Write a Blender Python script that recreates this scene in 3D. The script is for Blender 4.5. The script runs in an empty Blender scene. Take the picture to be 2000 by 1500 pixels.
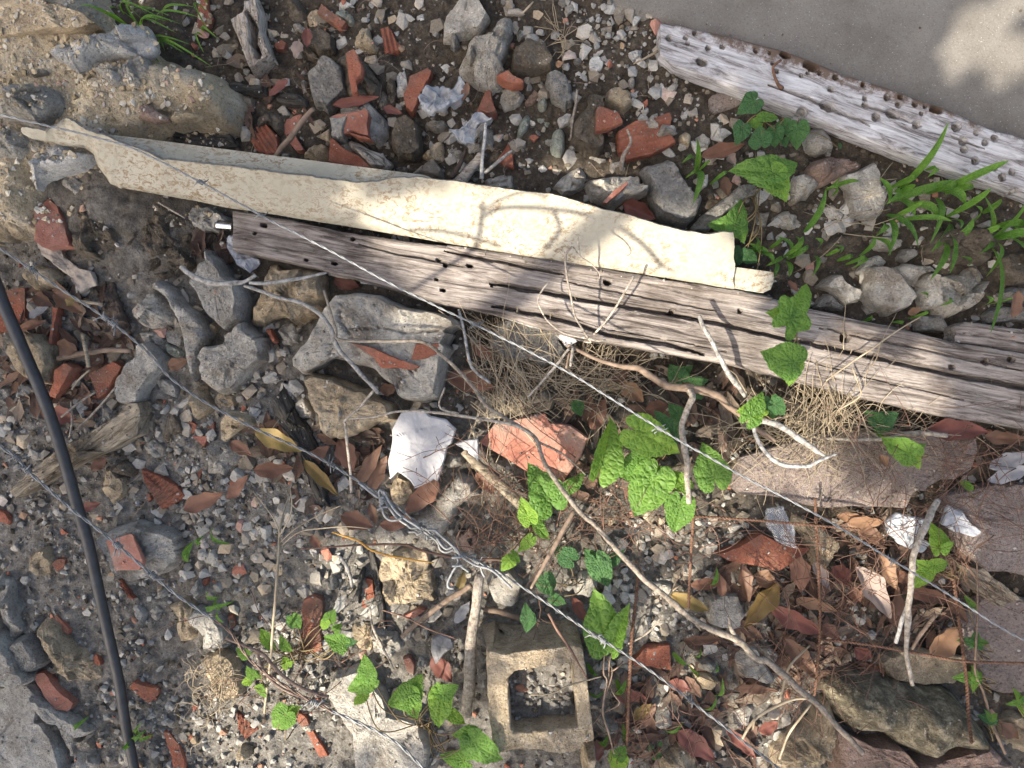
import bpy, math, random
import numpy as np
random.seed(7); RNG = np.random.default_rng(7)
SC = bpy.context.scene; COL = SC.collection
# ------------------------------------------------------------------ camera, sky, sun
H = 1.45                                   # phone held level, looking straight down from 1.45 m
cam = bpy.data.cameras.new('camera'); camo = bpy.data.objects.new('camera', cam); COL.objects.link(camo)
camo.location = (0, 0, H); cam.sensor_width = 36; cam.lens = 36 * H / 2.0; cam.clip_end = 400; cam.clip_start = 0.02
SC.camera = camo
SUN_AZ, SUN_EL = math.radians(41), math.radians(50)     # light travels towards the upper right of the picture
LX, LY, LZ = math.cos(SUN_AZ) * math.cos(SUN_EL), math.sin(SUN_AZ) * math.cos(SUN_EL), -math.sin(SUN_EL)
W = bpy.data.worlds.new('World'); SC.world = W; W.use_nodes = True
sky = W.node_tree.nodes.new('ShaderNodeTexSky'); sky.sky_type = 'NISHITA'; sky.sun_disc = False
sky.air_density = 1.0; sky.dust_density = 5.0; sky.ozone_density = .6; sky.sun_elevation = SUN_EL; sky.sun_rotation = math.atan2(-LX, -LY)
wb = W.node_tree.nodes.new('ShaderNodeMix'); wb.data_type = 'RGBA'; wb.blend_type = 'MULTIPLY'; wb.inputs[0].default_value = 1; wb.inputs[7].default_value = (1, .975, .925, 1)
W.node_tree.links.new(sky.outputs[0], wb.inputs[6]); W.node_tree.links.new(wb.outputs[2], W.node_tree.nodes['Background'].inputs[0])
W.node_tree.nodes['Background'].inputs[1].default_value = 0.15
sl = bpy.data.lights.new('sun', 'SUN'); sl.energy = 4.7; sl.angle = math.radians(0.42); sl.color = (1, .91, .77)
so = bpy.data.objects.new('sun', sl); COL.objects.link(so)
from mathutils import Vector
so.rotation_euler = Vector((LX, LY, LZ)).to_track_quat('-Z', 'Y').to_euler()
SC.view_settings.view_transform = 'Standard'; SC.view_settings.look = 'None'; SC.view_settings.exposure = 1.47
SC.cycles.max_bounces = 5; SC.cycles.diffuse_bounces = 3; SC.cycles.transparent_max_bounces = 8

# ------------------------------------------------------------------ helpers
S1 = 520 / 1500; S2 = 560 / 1615
TILE = {}
for r, y0 in enumerate((0, 480, 980)):
    for c, x0 in enumerate((0, 480, 960, 1440)):
        TILE['ABCDEFGHIJKL'[r * 4 + c]] = (x0, y0, S2 if c == 3 else S1)
TILE['X'] = (0, 0, 1); TILE['Z'] = (900, 1200, .2); TILE['Y'] = (700, 930, .1533); TILE['V'] = (1000, 330, .3)
def px(tile, s):
    x0, y0, k = TILE[tile]
    q = np.array([[float(a) for a in w.split(',')] for w in s.replace(';', ' ').split()]); return q * k + (x0, y0)
def P(p, z=0.0):                           # picture place + real height -> world point
    p = np.asarray(p, float); z = np.broadcast_to(np.asarray(z, float), p.shape[:-1]); k = (H - z) / H * .001
    return np.stack([(p[..., 0] - 1000) * k, (750 - p[..., 1]) * k, z], -1)
def _h(ix, iy, iz, s):
    n = (ix * 374761393 + iy * 668265263 + iz * 2147483647 + s * 1274126177) & 0xffffffff
    n = ((n ^ (n >> 13)) * 1274126177) & 0xffffffff
    n = ((n ^ (n >> 16)) * 2246822519) & 0xffffffff
    return ((n ^ (n >> 15)) & 0xffffff) / 16777215.0
def vn(p, s=0):
    i = np.floor(p).astype(np.int64); f = p - i; f = f * f * (3 - 2 * f); r = 0
    for a in (0, 1):
        for b in (0, 1):
            for c in (0, 1):
                w = (f[:, 0] if a else 1 - f[:, 0]) * (f[:, 1] if b else 1 - f[:, 1]) * (f[:, 2] if c else 1 - f[:, 2])
                r = r + w * _h(i[:, 0] + a, i[:, 1] + b, i[:, 2] + c, s)
    return r * 2 - 1
def fbm(p, sc, oct=4, s=0, g=.5):
    p = np.asarray(p, float); r = 0; a = 1; t = 0
    for o in range(oct):
        r = r + a * vn(p * sc + 17.3 * o, s + o); t += a; a *= g; sc *= 2.07
    return r / t
def ridged(p, sc, oct=4, s=0):
    r = 0; a = 1
    for o in range(oct):
        r = r + a * (1 - np.abs(vn(p * sc + 9.1 * o, s + o))); a *= .5; sc *= 2.1
    return r / 1.9
def mesh(name, V, F, smooth=True, sharp=None, uv=None):
    m = bpy.data.meshes.new(name); V = np.asarray(V, np.float32)
    if isinstance(F, np.ndarray):
        n = F.shape[1]
        m.vertices.add(len(V)); m.vertices.foreach_set('co', V.ravel())
        m.loops.add(F.size); m.loops.foreach_set('vertex_index', F.astype(np.int32).ravel())
        m.polygons.add(len(F)); m.polygons.foreach_set('loop_start', np.arange(0, F.size, n, dtype=np.int32))
        m.polygons.foreach_set('loop_total', np.full(len(F), n, np.int32)); m.update(calc_edges=True); m.validate()
    else:
        m.from_pydata(V.tolist(), [], F)
    m.polygons.foreach_set('use_smooth', np.full(len(m.polygons), smooth, bool))
    if sharp: m.set_sharp_from_angle(angle=math.radians(sharp))
    if uv is not None:
        ul = m.uv_layers.new(name='UVMap'); li = np.empty(len(m.loops), np.int32); m.loops.foreach_get('vertex_index', li)
        ul.data.foreach_set('uv', np.asarray(uv, np.float32)[li].ravel())
    m.update(); return m
def link(name, m, mat, parent=None, loc=None, rz=0.0):
    o = bpy.data.objects.new(name, m); COL.objects.link(o)
    if mat is not None and m is not None: m.materials.append(mat)
    if parent is not None: o.parent = parent
    if loc is not None: o.location = loc
    o.rotation_euler = (0, 0, rz); return o
def tag(o, label=None, cat=None, group=None, kind=None):
    if label: o['label'] = label
    if cat: o['category'] = cat
    if group: o['group'] = group
    if kind: o['kind'] = kind
    return o
def empty(name, loc=(0, 0, 0)):
    o = bpy.data.objects.new(name, None); COL.objects.link(o); o.location = loc; o.empty_display_size = .02; return o
def gridF(nu, nv, off=0, wrap=False):
    i = np.arange(nu - 1)[:, None]; j = np.arange(nv if wrap else nv - 1)[None, :]; j2 = (j + 1) % nv
    return np.stack([off + i * nv + j, off + (i + 1) * nv + j, off + (i + 1) * nv + j2, off + i * nv + j2], -1).reshape(-1, 4)
def resample(p, step, closed=False):
    p = np.asarray(p, float)
    if closed: p = np.vstack([p, p[:1]])
    d = np.r_[0, np.cumsum(np.linalg.norm(np.diff(p, axis=0), axis=1))]
    n = max(int(d[-1] / step), 6); t = np.linspace(0, d[-1], n + (0 if not closed else 1))
    q = np.stack([np.interp(t, d, p[:, k]) for k in range(p.shape[1])], 1)
    return q[:-1] if closed else q
def smooth_path(p, step):
    p = np.asarray(p, float)
    if len(p) < 3: return resample(p, step)
    q = np.vstack([2 * p[0] - p[1], p, 2 * p[-1] - p[-2]]); out = []
    for i in range(1, len(q) - 2):
        t = np.linspace(0, 1, 8, endpoint=False)[:, None]; a, b, c, d = q[i - 1:i + 3]
        out.append(.5 * (2 * b + (c - a) * t + (2 * a - 5 * b + 4 * c - d) * t ** 2 + (3 * b - a - 3 * c + d) * t ** 3))
    return resample(np.vstack(out + [p[-1:]]), step)

# ------------------------------------------------------------------ materials
def nt(name):
    m = bpy.data.materials.new(name); m.use_nodes = True; t = m.node_tree
    b = t.nodes['Principled BSDF']; b.inputs['Specular IOR Level'].default_value = .25; return m, t, b
def nd(t, typ, **kw):
    n = t.nodes.new('ShaderNode' + typ)
    for k, v in kw.items():
        if k in n.inputs: n.inputs[k].default_value = v
        else: setattr(n, k, v)
    return n
def ramp(t, fac, stops, interp='LINEAR'):
    r = nd(t, 'ValToRGB'); r.color_ramp.interpolation = interp; e = r.color_ramp.elements
    while len(e) < len(stops): e.new(.5)
    for x, (pos, c) in zip(e, stops): x.position = pos; x.color = (*c, 1) if len(c) == 3 else c
    t.links.new(fac, r.inputs[0]); return r.outputs[0]
def mul(c, f): return tuple(min(1, x * f) for x in c)
def mixc(t, fac, a, b, mode='MIX'):
    n = nd(t, 'Mix', data_type='RGBA', blend_type=mode)
    for i, v in ((0, fac), (6, a), (7, b)):
        if hasattr(v, 'links'): t.links.new(v, n.inputs[i])
        elif i == 0: n.inputs[0].default_value = v
        else: n.inputs[i].default_value = (*v, 1)
    return n.outputs[2]
def coords(t, scale=(1, 1, 1), rnd=True):
    tc = nd(t, 'TexCoord'); mp = nd(t, 'Mapping'); mp.inputs['Scale'].default_value = scale
    t.links.new(tc.outputs['Object'], mp.inputs['Vector'])
    oi = nd(t, 'ObjectInfo')
    if rnd:
        v = nd(t, 'VectorMath', operation='MULTIPLY_ADD'); cx = nd(t, 'CombineXYZ')
        for i in range(3): t.links.new(oi.outputs['Random'], cx.inputs[i])
        v.inputs[1].default_value = (31.7, 17.3, 5.1); t.links.new(cx.outputs[0], v.inputs[0]); t.links.new(mp.outputs[0], v.inputs[2])
        return v.outputs[0], oi.outputs['Random']
    return mp.outputs[0], oi.outputs['Random']
def noise(t, vec, scale, detail=6, rough=.6, dist=0):
    n = nd(t, 'TexNoise', Scale=scale, Detail=detail, Roughness=rough, Distortion=dist); t.links.new(vec, n.inputs['Vector']); return n.outputs[0]
def bump(t, b, h, strength=.6, dist=.004, prev=None):
    n = nd(t, 'Bump', Strength=strength, Distance=dist); t.links.new(h, n.inputs['Height'])
    if prev: t.links.new(prev, n.inputs['Normal'])
    t.links.new(n.outputs[0], b.inputs['Normal']); return n.outputs[0]
def rockmat(name, a, b_, c, sc=40, bs=.8, speck=.35, dirt=None, pits=0.0, rough=.95, lift=1.0, vary=.8):
    a, b_, c = mul(a, lift), mul(b_, lift), mul(c, lift); dirt = mul(dirt, lift) if dirt else None
    m, t, b = nt(name); v, rn = coords(t)
    n1 = noise(t, v, sc, 8, .68, .3); col = ramp(t, n1, [(.3, a), (.5, b_), (.7, c)])
    if dirt:                                             # clinging earth, in blotches of its own
        n4 = noise(t, v, sc * .45, 5, .6); col = mixc(t, ramp(t, n4, [(.5, (0, 0, 0)), (.64, (.85, .85, .85))]), col, dirt)
    n2 = noise(t, v, 170, 4, .75); col = mixc(t, min(1, speck * 2), col, ramp(t, n2, [(.32, (.28, .27, .26)), (.44, (.85, .85, .85)), (.52, (1, 1, 1)), (.7, (1.0, 1.0, .97))]), 'MULTIPLY')
    col = mixc(t, 1.0, col, ramp(t, rn, [(0, (vary, vary * .985, vary * .965)), (1, (1.0, .97, .93))]), 'MULTIPLY')
    vo = nd(t, 'TexVoronoi', Scale=120.0); t.links.new(v, vo.inputs['Vector'])
    g2 = noise(t, v, 130, 3, .6); col = mixc(t, ramp(t, g2, [(.64, (0, 0, 0)), (.7, (.55, .55, .55))]), col, mul(c, 1.25))   # pale grit
    if pits: col = mixc(t, ramp(t, vo.outputs['Distance'], [(.12, (pits,) * 3), (.3, (0, 0, 0))]), col, mul(a, .4))
    t.links.new(col, b.inputs['Base Color']); b.inputs['Roughness'].default_value = rough
    p = bump(t, b, noise(t, v, 150, 6, .8), min(1, bs * 1.1), .016); bump(t, b, n2, min(1, bs), .008, p)
    return m
R = {}
EARTH = (.105, .083, .06)
R['g'] = rockmat('concrete grey', (.17, .16, .145), (.30, .288, .26), (.43, .41, .365), 30, dirt=(.15, .13, .105), lift=1.75)
R['h'] = rockmat('pitted grey concrete', (.11, .107, .1), (.17, .166, .155), (.24, .235, .215), 60, pits=.6, bs=1, lift=1.8)
R['d'] = rockmat('earthy stone', (.075, .062, .047), (.125, .106, .082), (.185, .16, .125), 45, bs=1, dirt=(.08, .066, .05), lift=1.5)
R['t'] = rockmat('tan stone', (.2, .16, .11), (.36, .295, .205), (.5, .42, .3), 28, dirt=(.16, .13, .09), lift=1.6)
R['p'] = rockmat('pale stone', (.33, .31, .27), (.5, .475, .42), (.66, .64, .58), 35, dirt=(.26, .23, .19))
R['b'] = rockmat('blue grey stone', (.155, .152, .142), (.245, .24, .225), (.35, .343, .322), 30, dirt=(.17, .155, .13), lift=1.75)
R['n'] = rockmat('greenish stone', (.15, .17, .145), (.25, .275, .235), (.38, .4, .345), 50, dirt=(.17, .155, .12), lift=1.5)
R['q'] = rockmat('white stone', (.5, .5, .48), (.68, .68, .66), (.8, .8, .78), 45)
R['k'] = rockmat('pinkish stone', (.24, .165, .135), (.34, .245, .2), (.44, .33, .27), 30, dirt=(.2, .15, .12), lift=1.2)
R['l'] = rockmat('mauve grey sheet', (.2, .165, .15), (.27, .225, .205), (.34, .29, .265), 25, speck=.5, lift=1.15)
R['m'] = rockmat('mossy stone', (.04, .037, .03), (.13, .115, .08), (.38, .34, .25), 38, bs=1.1, lift=1.7)
R['c'] = rockmat('block concrete', (.27, .21, .14), (.41, .34, .24), (.5, .43, .33), 45, bs=1.1, pits=.5, dirt=(.26, .215, .155), lift=1.45)
R['y'] = rockmat('sandy footing', (.3, .25, .17), (.42, .355, .25), (.5, .45, .36), 16, bs=1.2, pits=.45, dirt=(.33, .315, .28), lift=1.5)
R['T'] = rockmat('terracotta', (.22, .075, .047), (.31, .118, .075), (.37, .16, .11), 30, bs=.5, speck=.22, dirt=(.2, .12, .09), vary=.62)
R['U'] = rockmat('dusty terracotta', (.2, .08, .058), (.29, .13, .095), (.36, .19, .15), 25, bs=.28, speck=.16, dirt=(.27, .2, .165), vary=.7)
def woodmat(name, dark, mid, light, sx=5, sy=110, bs=.8, rnd=True, st=.75, edge=None):
    m, t, b = nt(name); v, rn = coords(t, (sx, sy, sy), rnd)
    n1 = noise(t, v, 1.0, 10, .78, 1.1); col = ramp(t, n1, [(.34, mul(dark, .5)), (.41, dark), (.5, mid), (.64, light)])
    v2, _ = coords(t, (1, 1, 1), rnd); n2 = noise(t, v2, 14, 6, .6)
    col = mixc(t, st, col, ramp(t, n2, [(.35, (.5, .46, .43)), (.55, (1, 1, 1))]), 'MULTIPLY')
    if edge:                                             # rotten brown outer edge of the timber
        sp = nd(t, 'SeparateXYZ'); tc = nd(t, 'TexCoord'); t.links.new(tc.outputs['Object'], sp.inputs[0]); ma = nd(t, 'Math', operation='MULTIPLY_ADD'); t.links.new(noise(t, v2, 40, 8, .75), ma.inputs[0]); ma.inputs[1].default_value = .09; t.links.new(sp.outputs[1], ma.inputs[2])
        col = mixc(t, ramp(t, ma.outputs[0], [(edge + .045, (0, 0, 0)), (edge + .06, (1, 1, 1))]), col, (.1, .07, .052))
    t.links.new(col, b.inputs['Base Color']); b.inputs['Roughness'].default_value = .92
    v3, _ = coords(t, (sx * 2.5, sy * 3, sy * 3), rnd); p = bump(t, b, noise(t, v3, 1.0, 6, .7), bs, .004); bump(t, b, n1, bs, .006, p)
    return m
R['W'] = woodmat('weathered brown plank', (.075, .062, .054), (.205, .178, .158), (.36, .32, .287), 7, 85)
R['V'] = woodmat('silvered plank', (.14, .125, .12), (.33, .32, .318), (.5, .5, .505), 9, 75, .5, True, .4, .034)
R['v'] = woodmat('pale split timber', (.14, .115, .09), (.38, .335, .28), (.55, .5, .44), 8, 90)
R['w'] = woodmat('dry board', (.1, .078, .055), (.24, .2, .145), (.36, .31, .235), 7, 80)
R['x'] = woodmat('black old wood', (.025, .023, .02), (.06, .056, .05), (.13, .12, .105), 7, 90, 1)
def plain(name, c1, c2, sc=60, rough=.7, bs=.3, spec=.3, metal=0.0, transl=None, trw=.35):
    m, t, b = nt(name); v, rn = coords(t); n1 = noise(t, v, sc, 6, .65)
    col = ramp(t, n1, [(.32, c1), (.68, c2)]); col = mixc(t, 1.0, col, ramp(t, rn, [(0, (.62, .6, .58)), (1, (1, 1, 1))]), 'MULTIPLY')
    t.links.new(col, b.inputs['Base Color']); b.inputs['Roughness'].default_value = rough
    b.inputs['Specular IOR Level'].default_value = spec; b.inputs['Metallic'].default_value = metal
    bump(t, b, noise(t, v, sc * 3, 6, .6), bs, .003)
    if transl:
        tr = nd(t, 'BsdfTranslucent', Color=(*transl, 1)); mx = nd(t, 'MixShader', Fac=trw)
        t.links.new(b.outputs[0], mx.inputs[1]); t.links.new(tr.outputs[0], mx.inputs[2]); t.links.new(mx.outputs[0], t.nodes['Material Output'].inputs[0])
    return m
R['twig'] = plain('pale peeled twig', (.13, .105, .08), (.46, .41, .345), 130, .9, 1)
R['twd'] = plain('brown twig', (.12, .085, .06), (.27, .2, .15), 60, .85)
R['mot'] = plain('mottled twig', (.1, .095, .09), (.5, .49, .46), 120, .9)
R['straw'] = plain('dry straw', (.19, .15, .1), (.37, .31, .22), 30, .8)
R['red'] = plain('red brown dead stem', (.075, .042, .03), (.2, .115, .08), 40, .8)
R['vine'] = plain('vine stem', (.1, .06, .035), (.2, .16, .07), 40, .7)
R['orange'] = plain('orange vine stem', (.42, .2, .03), (.5, .28, .06), 30, .6)
R['wire'] = plain('galvanised wire', (.15, .155, .16), (.3, .31, .315), 200, .6, .2, .4, .5)
R['rust'] = plain('rusty rod', (.07, .035, .022), (.2, .11, .07), 120, .9, .8)
R['rustw'] = plain('rusted wire', (.09, .055, .042), (.25, .18, .14), 120, .8, .6)
R['cable'] = plain('black rubber hose', (.022, .023, .026), (.045, .046, .05), 40, .5, .25, .4)
R['metal'] = plain('shiny metal', (.6, .6, .6), (.75, .75, .75), 20, .2, .1, .5, 1.0)
R['paper'] = plain('white paper', (.4, .4, .41), (.5, .5, .51), 25, .8, .5)
R['foam'] = plain('white foam', (.5, .51, .54), (.64, .65, .68), 120, .9, .8)
R['bark'] = plain('curled grey bark', (.26, .22, .18), (.46, .41, .35), 60, .9, .8)
R['fibre'] = plain('brown husk', (.05, .038, .03), (.13, .1, .08), 120, .95, 1)
for k, a, c in (('l0', (0.117, 0.055, 0.034), (0.211, 0.105, 0.066)), ('l1', (0.094, 0.051, 0.031), (0.172, 0.094, 0.058)), ('l2', (0.172, 0.094, 0.051), (0.265, 0.156, 0.090)),
                ('l3', (.24, .18, .15), (.36, .29, .25)), ('l4', (.1, .065, .016), (.17, .11, .03)), ('l5', (.11, .04, .03), (.2, .075, .055)), ('l6', (.22, .22, .23), (.36, .36, .37)), ('l7', (.13, .1, .03), (.24, .16, .05))):
    R[k] = plain('dry leaf ' + k, a, c, 35, .6, .35, .35, 0, mul(c, 1.2), .18)
def leafmat(name, base, lite, tl):
    m, t, b = nt(name); tc = nd(t, 'TexCoord'); oi = nd(t, 'ObjectInfo')
    v = nd(t, 'VectorMath', operation='ADD'); t.links.new(tc.outputs['UV'], v.inputs[0]); t.links.new(oi.outputs['Random'], v.inputs[1]); v = v.outputs[0]
    vo = nd(t, 'TexVoronoi', Scale=9.0, feature='DISTANCE_TO_EDGE'); t.links.new(v, vo.inputs['Vector'])
    n1 = noise(t, v, 3.0, 5, .6); col = mixc(t, ramp(t, n1, [(.35, (0, 0, 0)), (.65, (1, 1, 1))]), base, lite)
    ve = ramp(t, vo.outputs['Distance'], [(0, (1, 1, 1)), (.12, (0, 0, 0))]); col = mixc(t, mixc(t, .35, (0, 0, 0), ve), col, mul(lite, 1.7))
    col = mixc(t, 1.0, col, ramp(t, oi.outputs['Random'], [(0, (.72, .8, .8)), (1, (1, 1, .9))]), 'MULTIPLY')
    t.links.new(col, b.inputs['Base Color']); b.inputs['Roughness'].default_value = .5; b.inputs['Specular IOR Level'].default_value = .4
    bump(t, b, ramp(t, vo.outputs['Distance'], [(0, (0, 0, 0)), (.3, (1, 1, 1))]), .55, .004)
    tr = nd(t, 'BsdfTranslucent'); t.links.new(mixc(t, 1.0, col, tl, 'MULTIPLY'), tr.inputs[0]); mx = nd(t, 'MixShader', Fac=.5)
    t.links.new(b.outputs[0], mx.inputs[1]); t.links.new(tr.outputs[0], mx.inputs[2]); t.links.new(mx.outputs[0], t.nodes['Material Output'].inputs[0])
    return m
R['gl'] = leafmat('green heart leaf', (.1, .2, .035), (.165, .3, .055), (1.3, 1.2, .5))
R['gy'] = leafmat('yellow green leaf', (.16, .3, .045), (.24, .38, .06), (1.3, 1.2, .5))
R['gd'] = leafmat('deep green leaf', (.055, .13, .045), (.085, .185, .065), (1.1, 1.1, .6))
R['gg'] = leafmat('grass blade', (.09, .18, .035), (.14, .27, .05), (1.2, 1.2, .5))
def filmmat(name, col, clear, rough=.25, bs=.7):
    m, t, b = nt(name); b.inputs['Base Color'].default_value = (*col, 1); b.inputs['Roughness'].default_value = rough; b.inputs['Specular IOR Level'].default_value = .6
    v, rn = coords(t); bump(t, b, noise(t, v, 90, 8, .7, 1.0), bs, .004)
    tr = nd(t, 'BsdfTransparent'); mx = nd(t, 'MixShader', Fac=clear); t.links.new(b.outputs[0], mx.inputs[1]); t.links.new(tr.outputs[0], mx.inputs[2])
    t.links.new(mx.outputs[0], t.nodes['Material Output'].inputs[0]); return m
R['bag'] = filmmat('grey plastic film', (.4, .42, .44), .4); R['clear'] = filmmat('clear plastic film', (.75, .77, .8), .74, .1, .2)
R['wbag'] = filmmat('white plastic film', (.45, .47, .5), .3)
def sheetmat():
    m, t, b = nt('cream fibre cement'); v, rn = coords(t, (1, 1, 1), False)
    n1 = noise(t, v, 9, 6, .6); col = ramp(t, n1, [(.3, (.27, .252, .198)), (.7, (.35, .328, .265))])
    v2, _ = coords(t, (55, 80, 70), False); n2 = noise(t, v2, 1.5, 6, .8, .8); n3 = noise(t, v, 9, 4, .6)
    f = mixc(t, 1.0, ramp(t, n2, [(.48, (0, 0, 0)), (.58, (1, 1, 1))]), ramp(t, n3, [(.36, (.1, .1, .1)), (.56, (.9, .9, .9))]), 'MULTIPLY')
    col = mixc(t, f, col, (.15, .095, .045)); t.links.new(col, b.inputs['Base Color']); b.inputs['Roughness'].default_value = .8
    bump(t, b, noise(t, v, 160, 8, .7), .3, .003); return m
R['sheet'] = sheetmat()
R['sheetb'] = rockmat('raw fibre cement back', (.15, .145, .13), (.22, .21, .19), (.3, .29, .255), 60, bs=.4)
# ------------------------------------------------------------------ ground, paving
BLOCK_HOLE = px('Z', '460,620;520,560;650,530;1060,475;1100,500;1110,750;1150,1060;1140,1100;700,1150;520,1160;485,1110;465,750')
def inpoly(q, poly):
    x, y = q[:, 0], q[:, 1]; r = np.zeros(len(q), bool); j = len(poly) - 1
    for i in range(len(poly)):
        xi, yi = poly[i]; xj, yj = poly[j]; c = (yi > y) != (yj > y)
        r ^= c & (x < (xj - xi) * (y - yi) / (yj - yi + 1e-12) + xi); j = i
    return r
def ground_z(xy, fine=True):
    p = np.c_[xy, np.zeros(len(xy))]; q = np.c_[xy[:, 0] * 1000 + 1000, 750 - xy[:, 1] * 1000]
    z = .012 * fbm(p, 4.5, 4, 3)
    if fine: z = z + (.016 * (ridged(p, 22, 4, 5) - .55) + .009 * fbm(p, 75, 3, 8)) * np.clip((1.22 - np.maximum(np.abs(xy[:, 0]), np.abs(xy[:, 1]) * 1.27)) / .06, 0, 1)
    z = z + .055 * np.exp(-((q[:, 0] - 240) ** 2 + (q[:, 1] - 400) ** 2) / 130 ** 2) + .04 * np.exp(-((q[:, 0] - 120) ** 2 + (q[:, 1] - 180) ** 2) / 260 ** 2)
    z = z - .03 * np.exp(-((q[:, 0] - 20) ** 2 + (q[:, 1] - 500) ** 2) / 70 ** 2)
    hole = np.array([[a, b] for a, b in (BLOCK_HOLE - (1000, 750)) * (1 - .06) + (1000, 750)])
    z = np.where(inpoly(q, hole), .08 + .008 * fbm(p, 40, 3, 2), z)
    far = np.clip((np.hypot(xy[:, 0], xy[:, 1]) - 1.6) / 2, 0, 1)
    return z * (1 - far) - .004
def axis(a, n):
    c = np.linspace(-a, a, n); e = a + np.array([.03, .08, .16, .3, .55, 1, 2, 4, 9, 20, 60, 150]); return np.r_[-e[::-1], c, e]
ax, ay = axis(1.2, 520), axis(.95, 410)
GX, GY = np.meshgrid(ax, ay, indexing='ij'); gxy = np.c_[GX.ravel(), GY.ravel()]
gm, t, b = nt('rubble soil'); v, _ = coords(t, (1, 1, 1), False)
n1 = noise(t, v, 30, 10, .7); soil = ramp(t, noise(t, v, 55, 10, .8), [(.32, (.024, .019, .014)), (.46, (.055, .044, .033)), (.56, (.082, .067, .05)), (.68, (.17, .145, .11))])
dust = ramp(t, noise(t, v, 65, 10, .8), [(.33, (.07, .064, .054)), (.46, (.145, .134, .117)), (.55, (.21, .196, .173)), (.66, (.31, .293, .264))])
sx = nd(t, 'SeparateXYZ'); t.links.new(v, sx.inputs[0])
mm = nd(t, 'Math', operation='MULTIPLY_ADD'); t.links.new(sx.outputs[0], mm.inputs[0]); mm.inputs[1].default_value = -.55; mm.inputs[2].default_value = .12
m2 = nd(t, 'Math', operation='MULTIPLY_ADD'); t.links.new(sx.outputs[1], m2.inputs[0]); m2.inputs[1].default_value = -.9; t.links.new(mm.outputs[0], m2.inputs[2])
m3 = nd(t, 'Math', operation='ADD'); t.links.new(m2.outputs[0], m3.inputs[0]); t.links.new(noise(t, v, 5, 6, .65), m3.inputs[1])
col = mixc(t, ramp(t, m3.outputs[0], [(.5, (0, 0, 0)), (.95, (1, 1, 1))]), soil, dust)
col = mixc(t, .5, col, ramp(t, noise(t, v, 420, 3, .7), [(.35, (.45, .45, .45)), (.5, (1, 1, 1)), (.75, (1, .99, .95))]), 'MULTIPLY')
t.links.new(col, b.inputs['Base Color']); b.inputs['Roughness'].default_value = 1; p = bump(t, b, noise(t, v, 120, 12, .75), 1, .01)
tag(link('ground', mesh('ground', np.c_[gxy, ground_z(gxy)], gridF(len(ax), len(ay))), gm), kind='structure')
# concrete paving in the upper right, a thin sheet with a worn crumbling border
pm, t, b = nt('worn paving'); v, _ = coords(t, (1, 1, 1), False)
n1 = noise(t, v, 7, 8, .65); col = ramp(t, n1, [(.3, (.1, .092, .08)), (.55, (.145, .135, .12)), (.75, (.175, .165, .148))])
n2 = noise(t, v, 260, 4, .8); col = mixc(t, .8, col, ramp(t, n2, [(.3, (.62, .6, .57)), (.5, (1, 1, 1))]), 'MULTIPLY')
col = mixc(t, ramp(t, noise(t, v, 330, 1, .5), [(.70, (0, 0, 0)), (.76, (.7, .7, .7))]), col, (.3, .3, .29))
t.links.new(col, b.inputs['Base Color']); b.inputs['Roughness'].default_value = .93; bump(t, b, noise(t, v, 190, 10, .75), .6, .004)
pe = resample(px('X', '1120,-900;1135,-60;1178,-2;1215,30;1290,50;1420,90;1700,200;2100,340;2700,520;3600,700'), 6)
pe = np.c_[P(pe, .012)[:, :2]]; pe = pe + (.006 * np.c_[fbm(np.c_[pe, 0 * pe[:, 0]], 20, 4, 31), fbm(np.c_[pe, 0 * pe[:, 0]], 20, 4, 33)])
cc = np.array([3.0, 2.6]); rows = [pe * (1 - q) + cc * q for q in (0, .003, .008, .02, .06, .15, .35, .7)]; zz = (-.02, .006, .012, .014, .014, .014, .014, .014)
VV = np.concatenate([np.c_[r, np.full(len(r), z)] for r, z in zip(rows, zz)])
tag(link('pavement', mesh('pavement', VV, gridF(8, len(pe))[:, ::-1].copy()), pm), kind='structure')

# ------------------------------------------------------------------ gravel (nobody could count it)
from mathutils import noise as _mn
import bmesh
def hull_variants(n, k, seed):
    out = []; r = random.Random(seed)
    for _ in range(n):
        bm = bmesh.new()
        for _ in range(k):
            a = Vector((r.gauss(0, 1), r.gauss(0, 1), r.gauss(0, 1))).normalized() * r.uniform(.75, 1.1)
            bm.verts.new((a.x, a.y * r.uniform(.7, 1), a.z * .8))
        bmesh.ops.convex_hull(bm, input=bm.verts); bm.verts.ensure_lookup_table()
        loose = [q for q in bm.verts if not q.link_faces]; bmesh.ops.delete(bm, geom=loose); bmesh.ops.triangulate(bm, faces=bm.faces)
        bm.verts.index_update(); out.append((np.array([q.co[:] for q in bm.verts]), np.array([[q.index for q in f.verts] for f in bm.faces]))); bm.free()
    return out
HULLS = hull_variants(14, 13, 3)
def scatter(xy, rad, z, flat=.75):
    V, F, o = [], [], 0
    for (x, y), r, zz in zip(xy, rad, z):
        hv, hf = HULLS[random.randrange(len(HULLS))]; a = RNG.normal(size=4); a /= np.linalg.norm(a); w, i, j, k = a
        M = np.array([[1 - 2 * (j * j + k * k), 2 * (i * j - k * w), 2 * (i * k + j * w)], [2 * (i * j + k * w), 1 - 2 * (i * i + k * k), 2 * (j * k - i * w)], [2 * (i * k - j * w), 2 * (j * k + i * w), 1 - 2 * (i * i + j * j)]])
        V.append((hv @ M.T) * r * (1, 1, flat) + (x, y, zz + r * .35)); F.append(hf + o); o += len(hv)
    return np.concatenate(V), np.concatenate(F)
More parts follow.
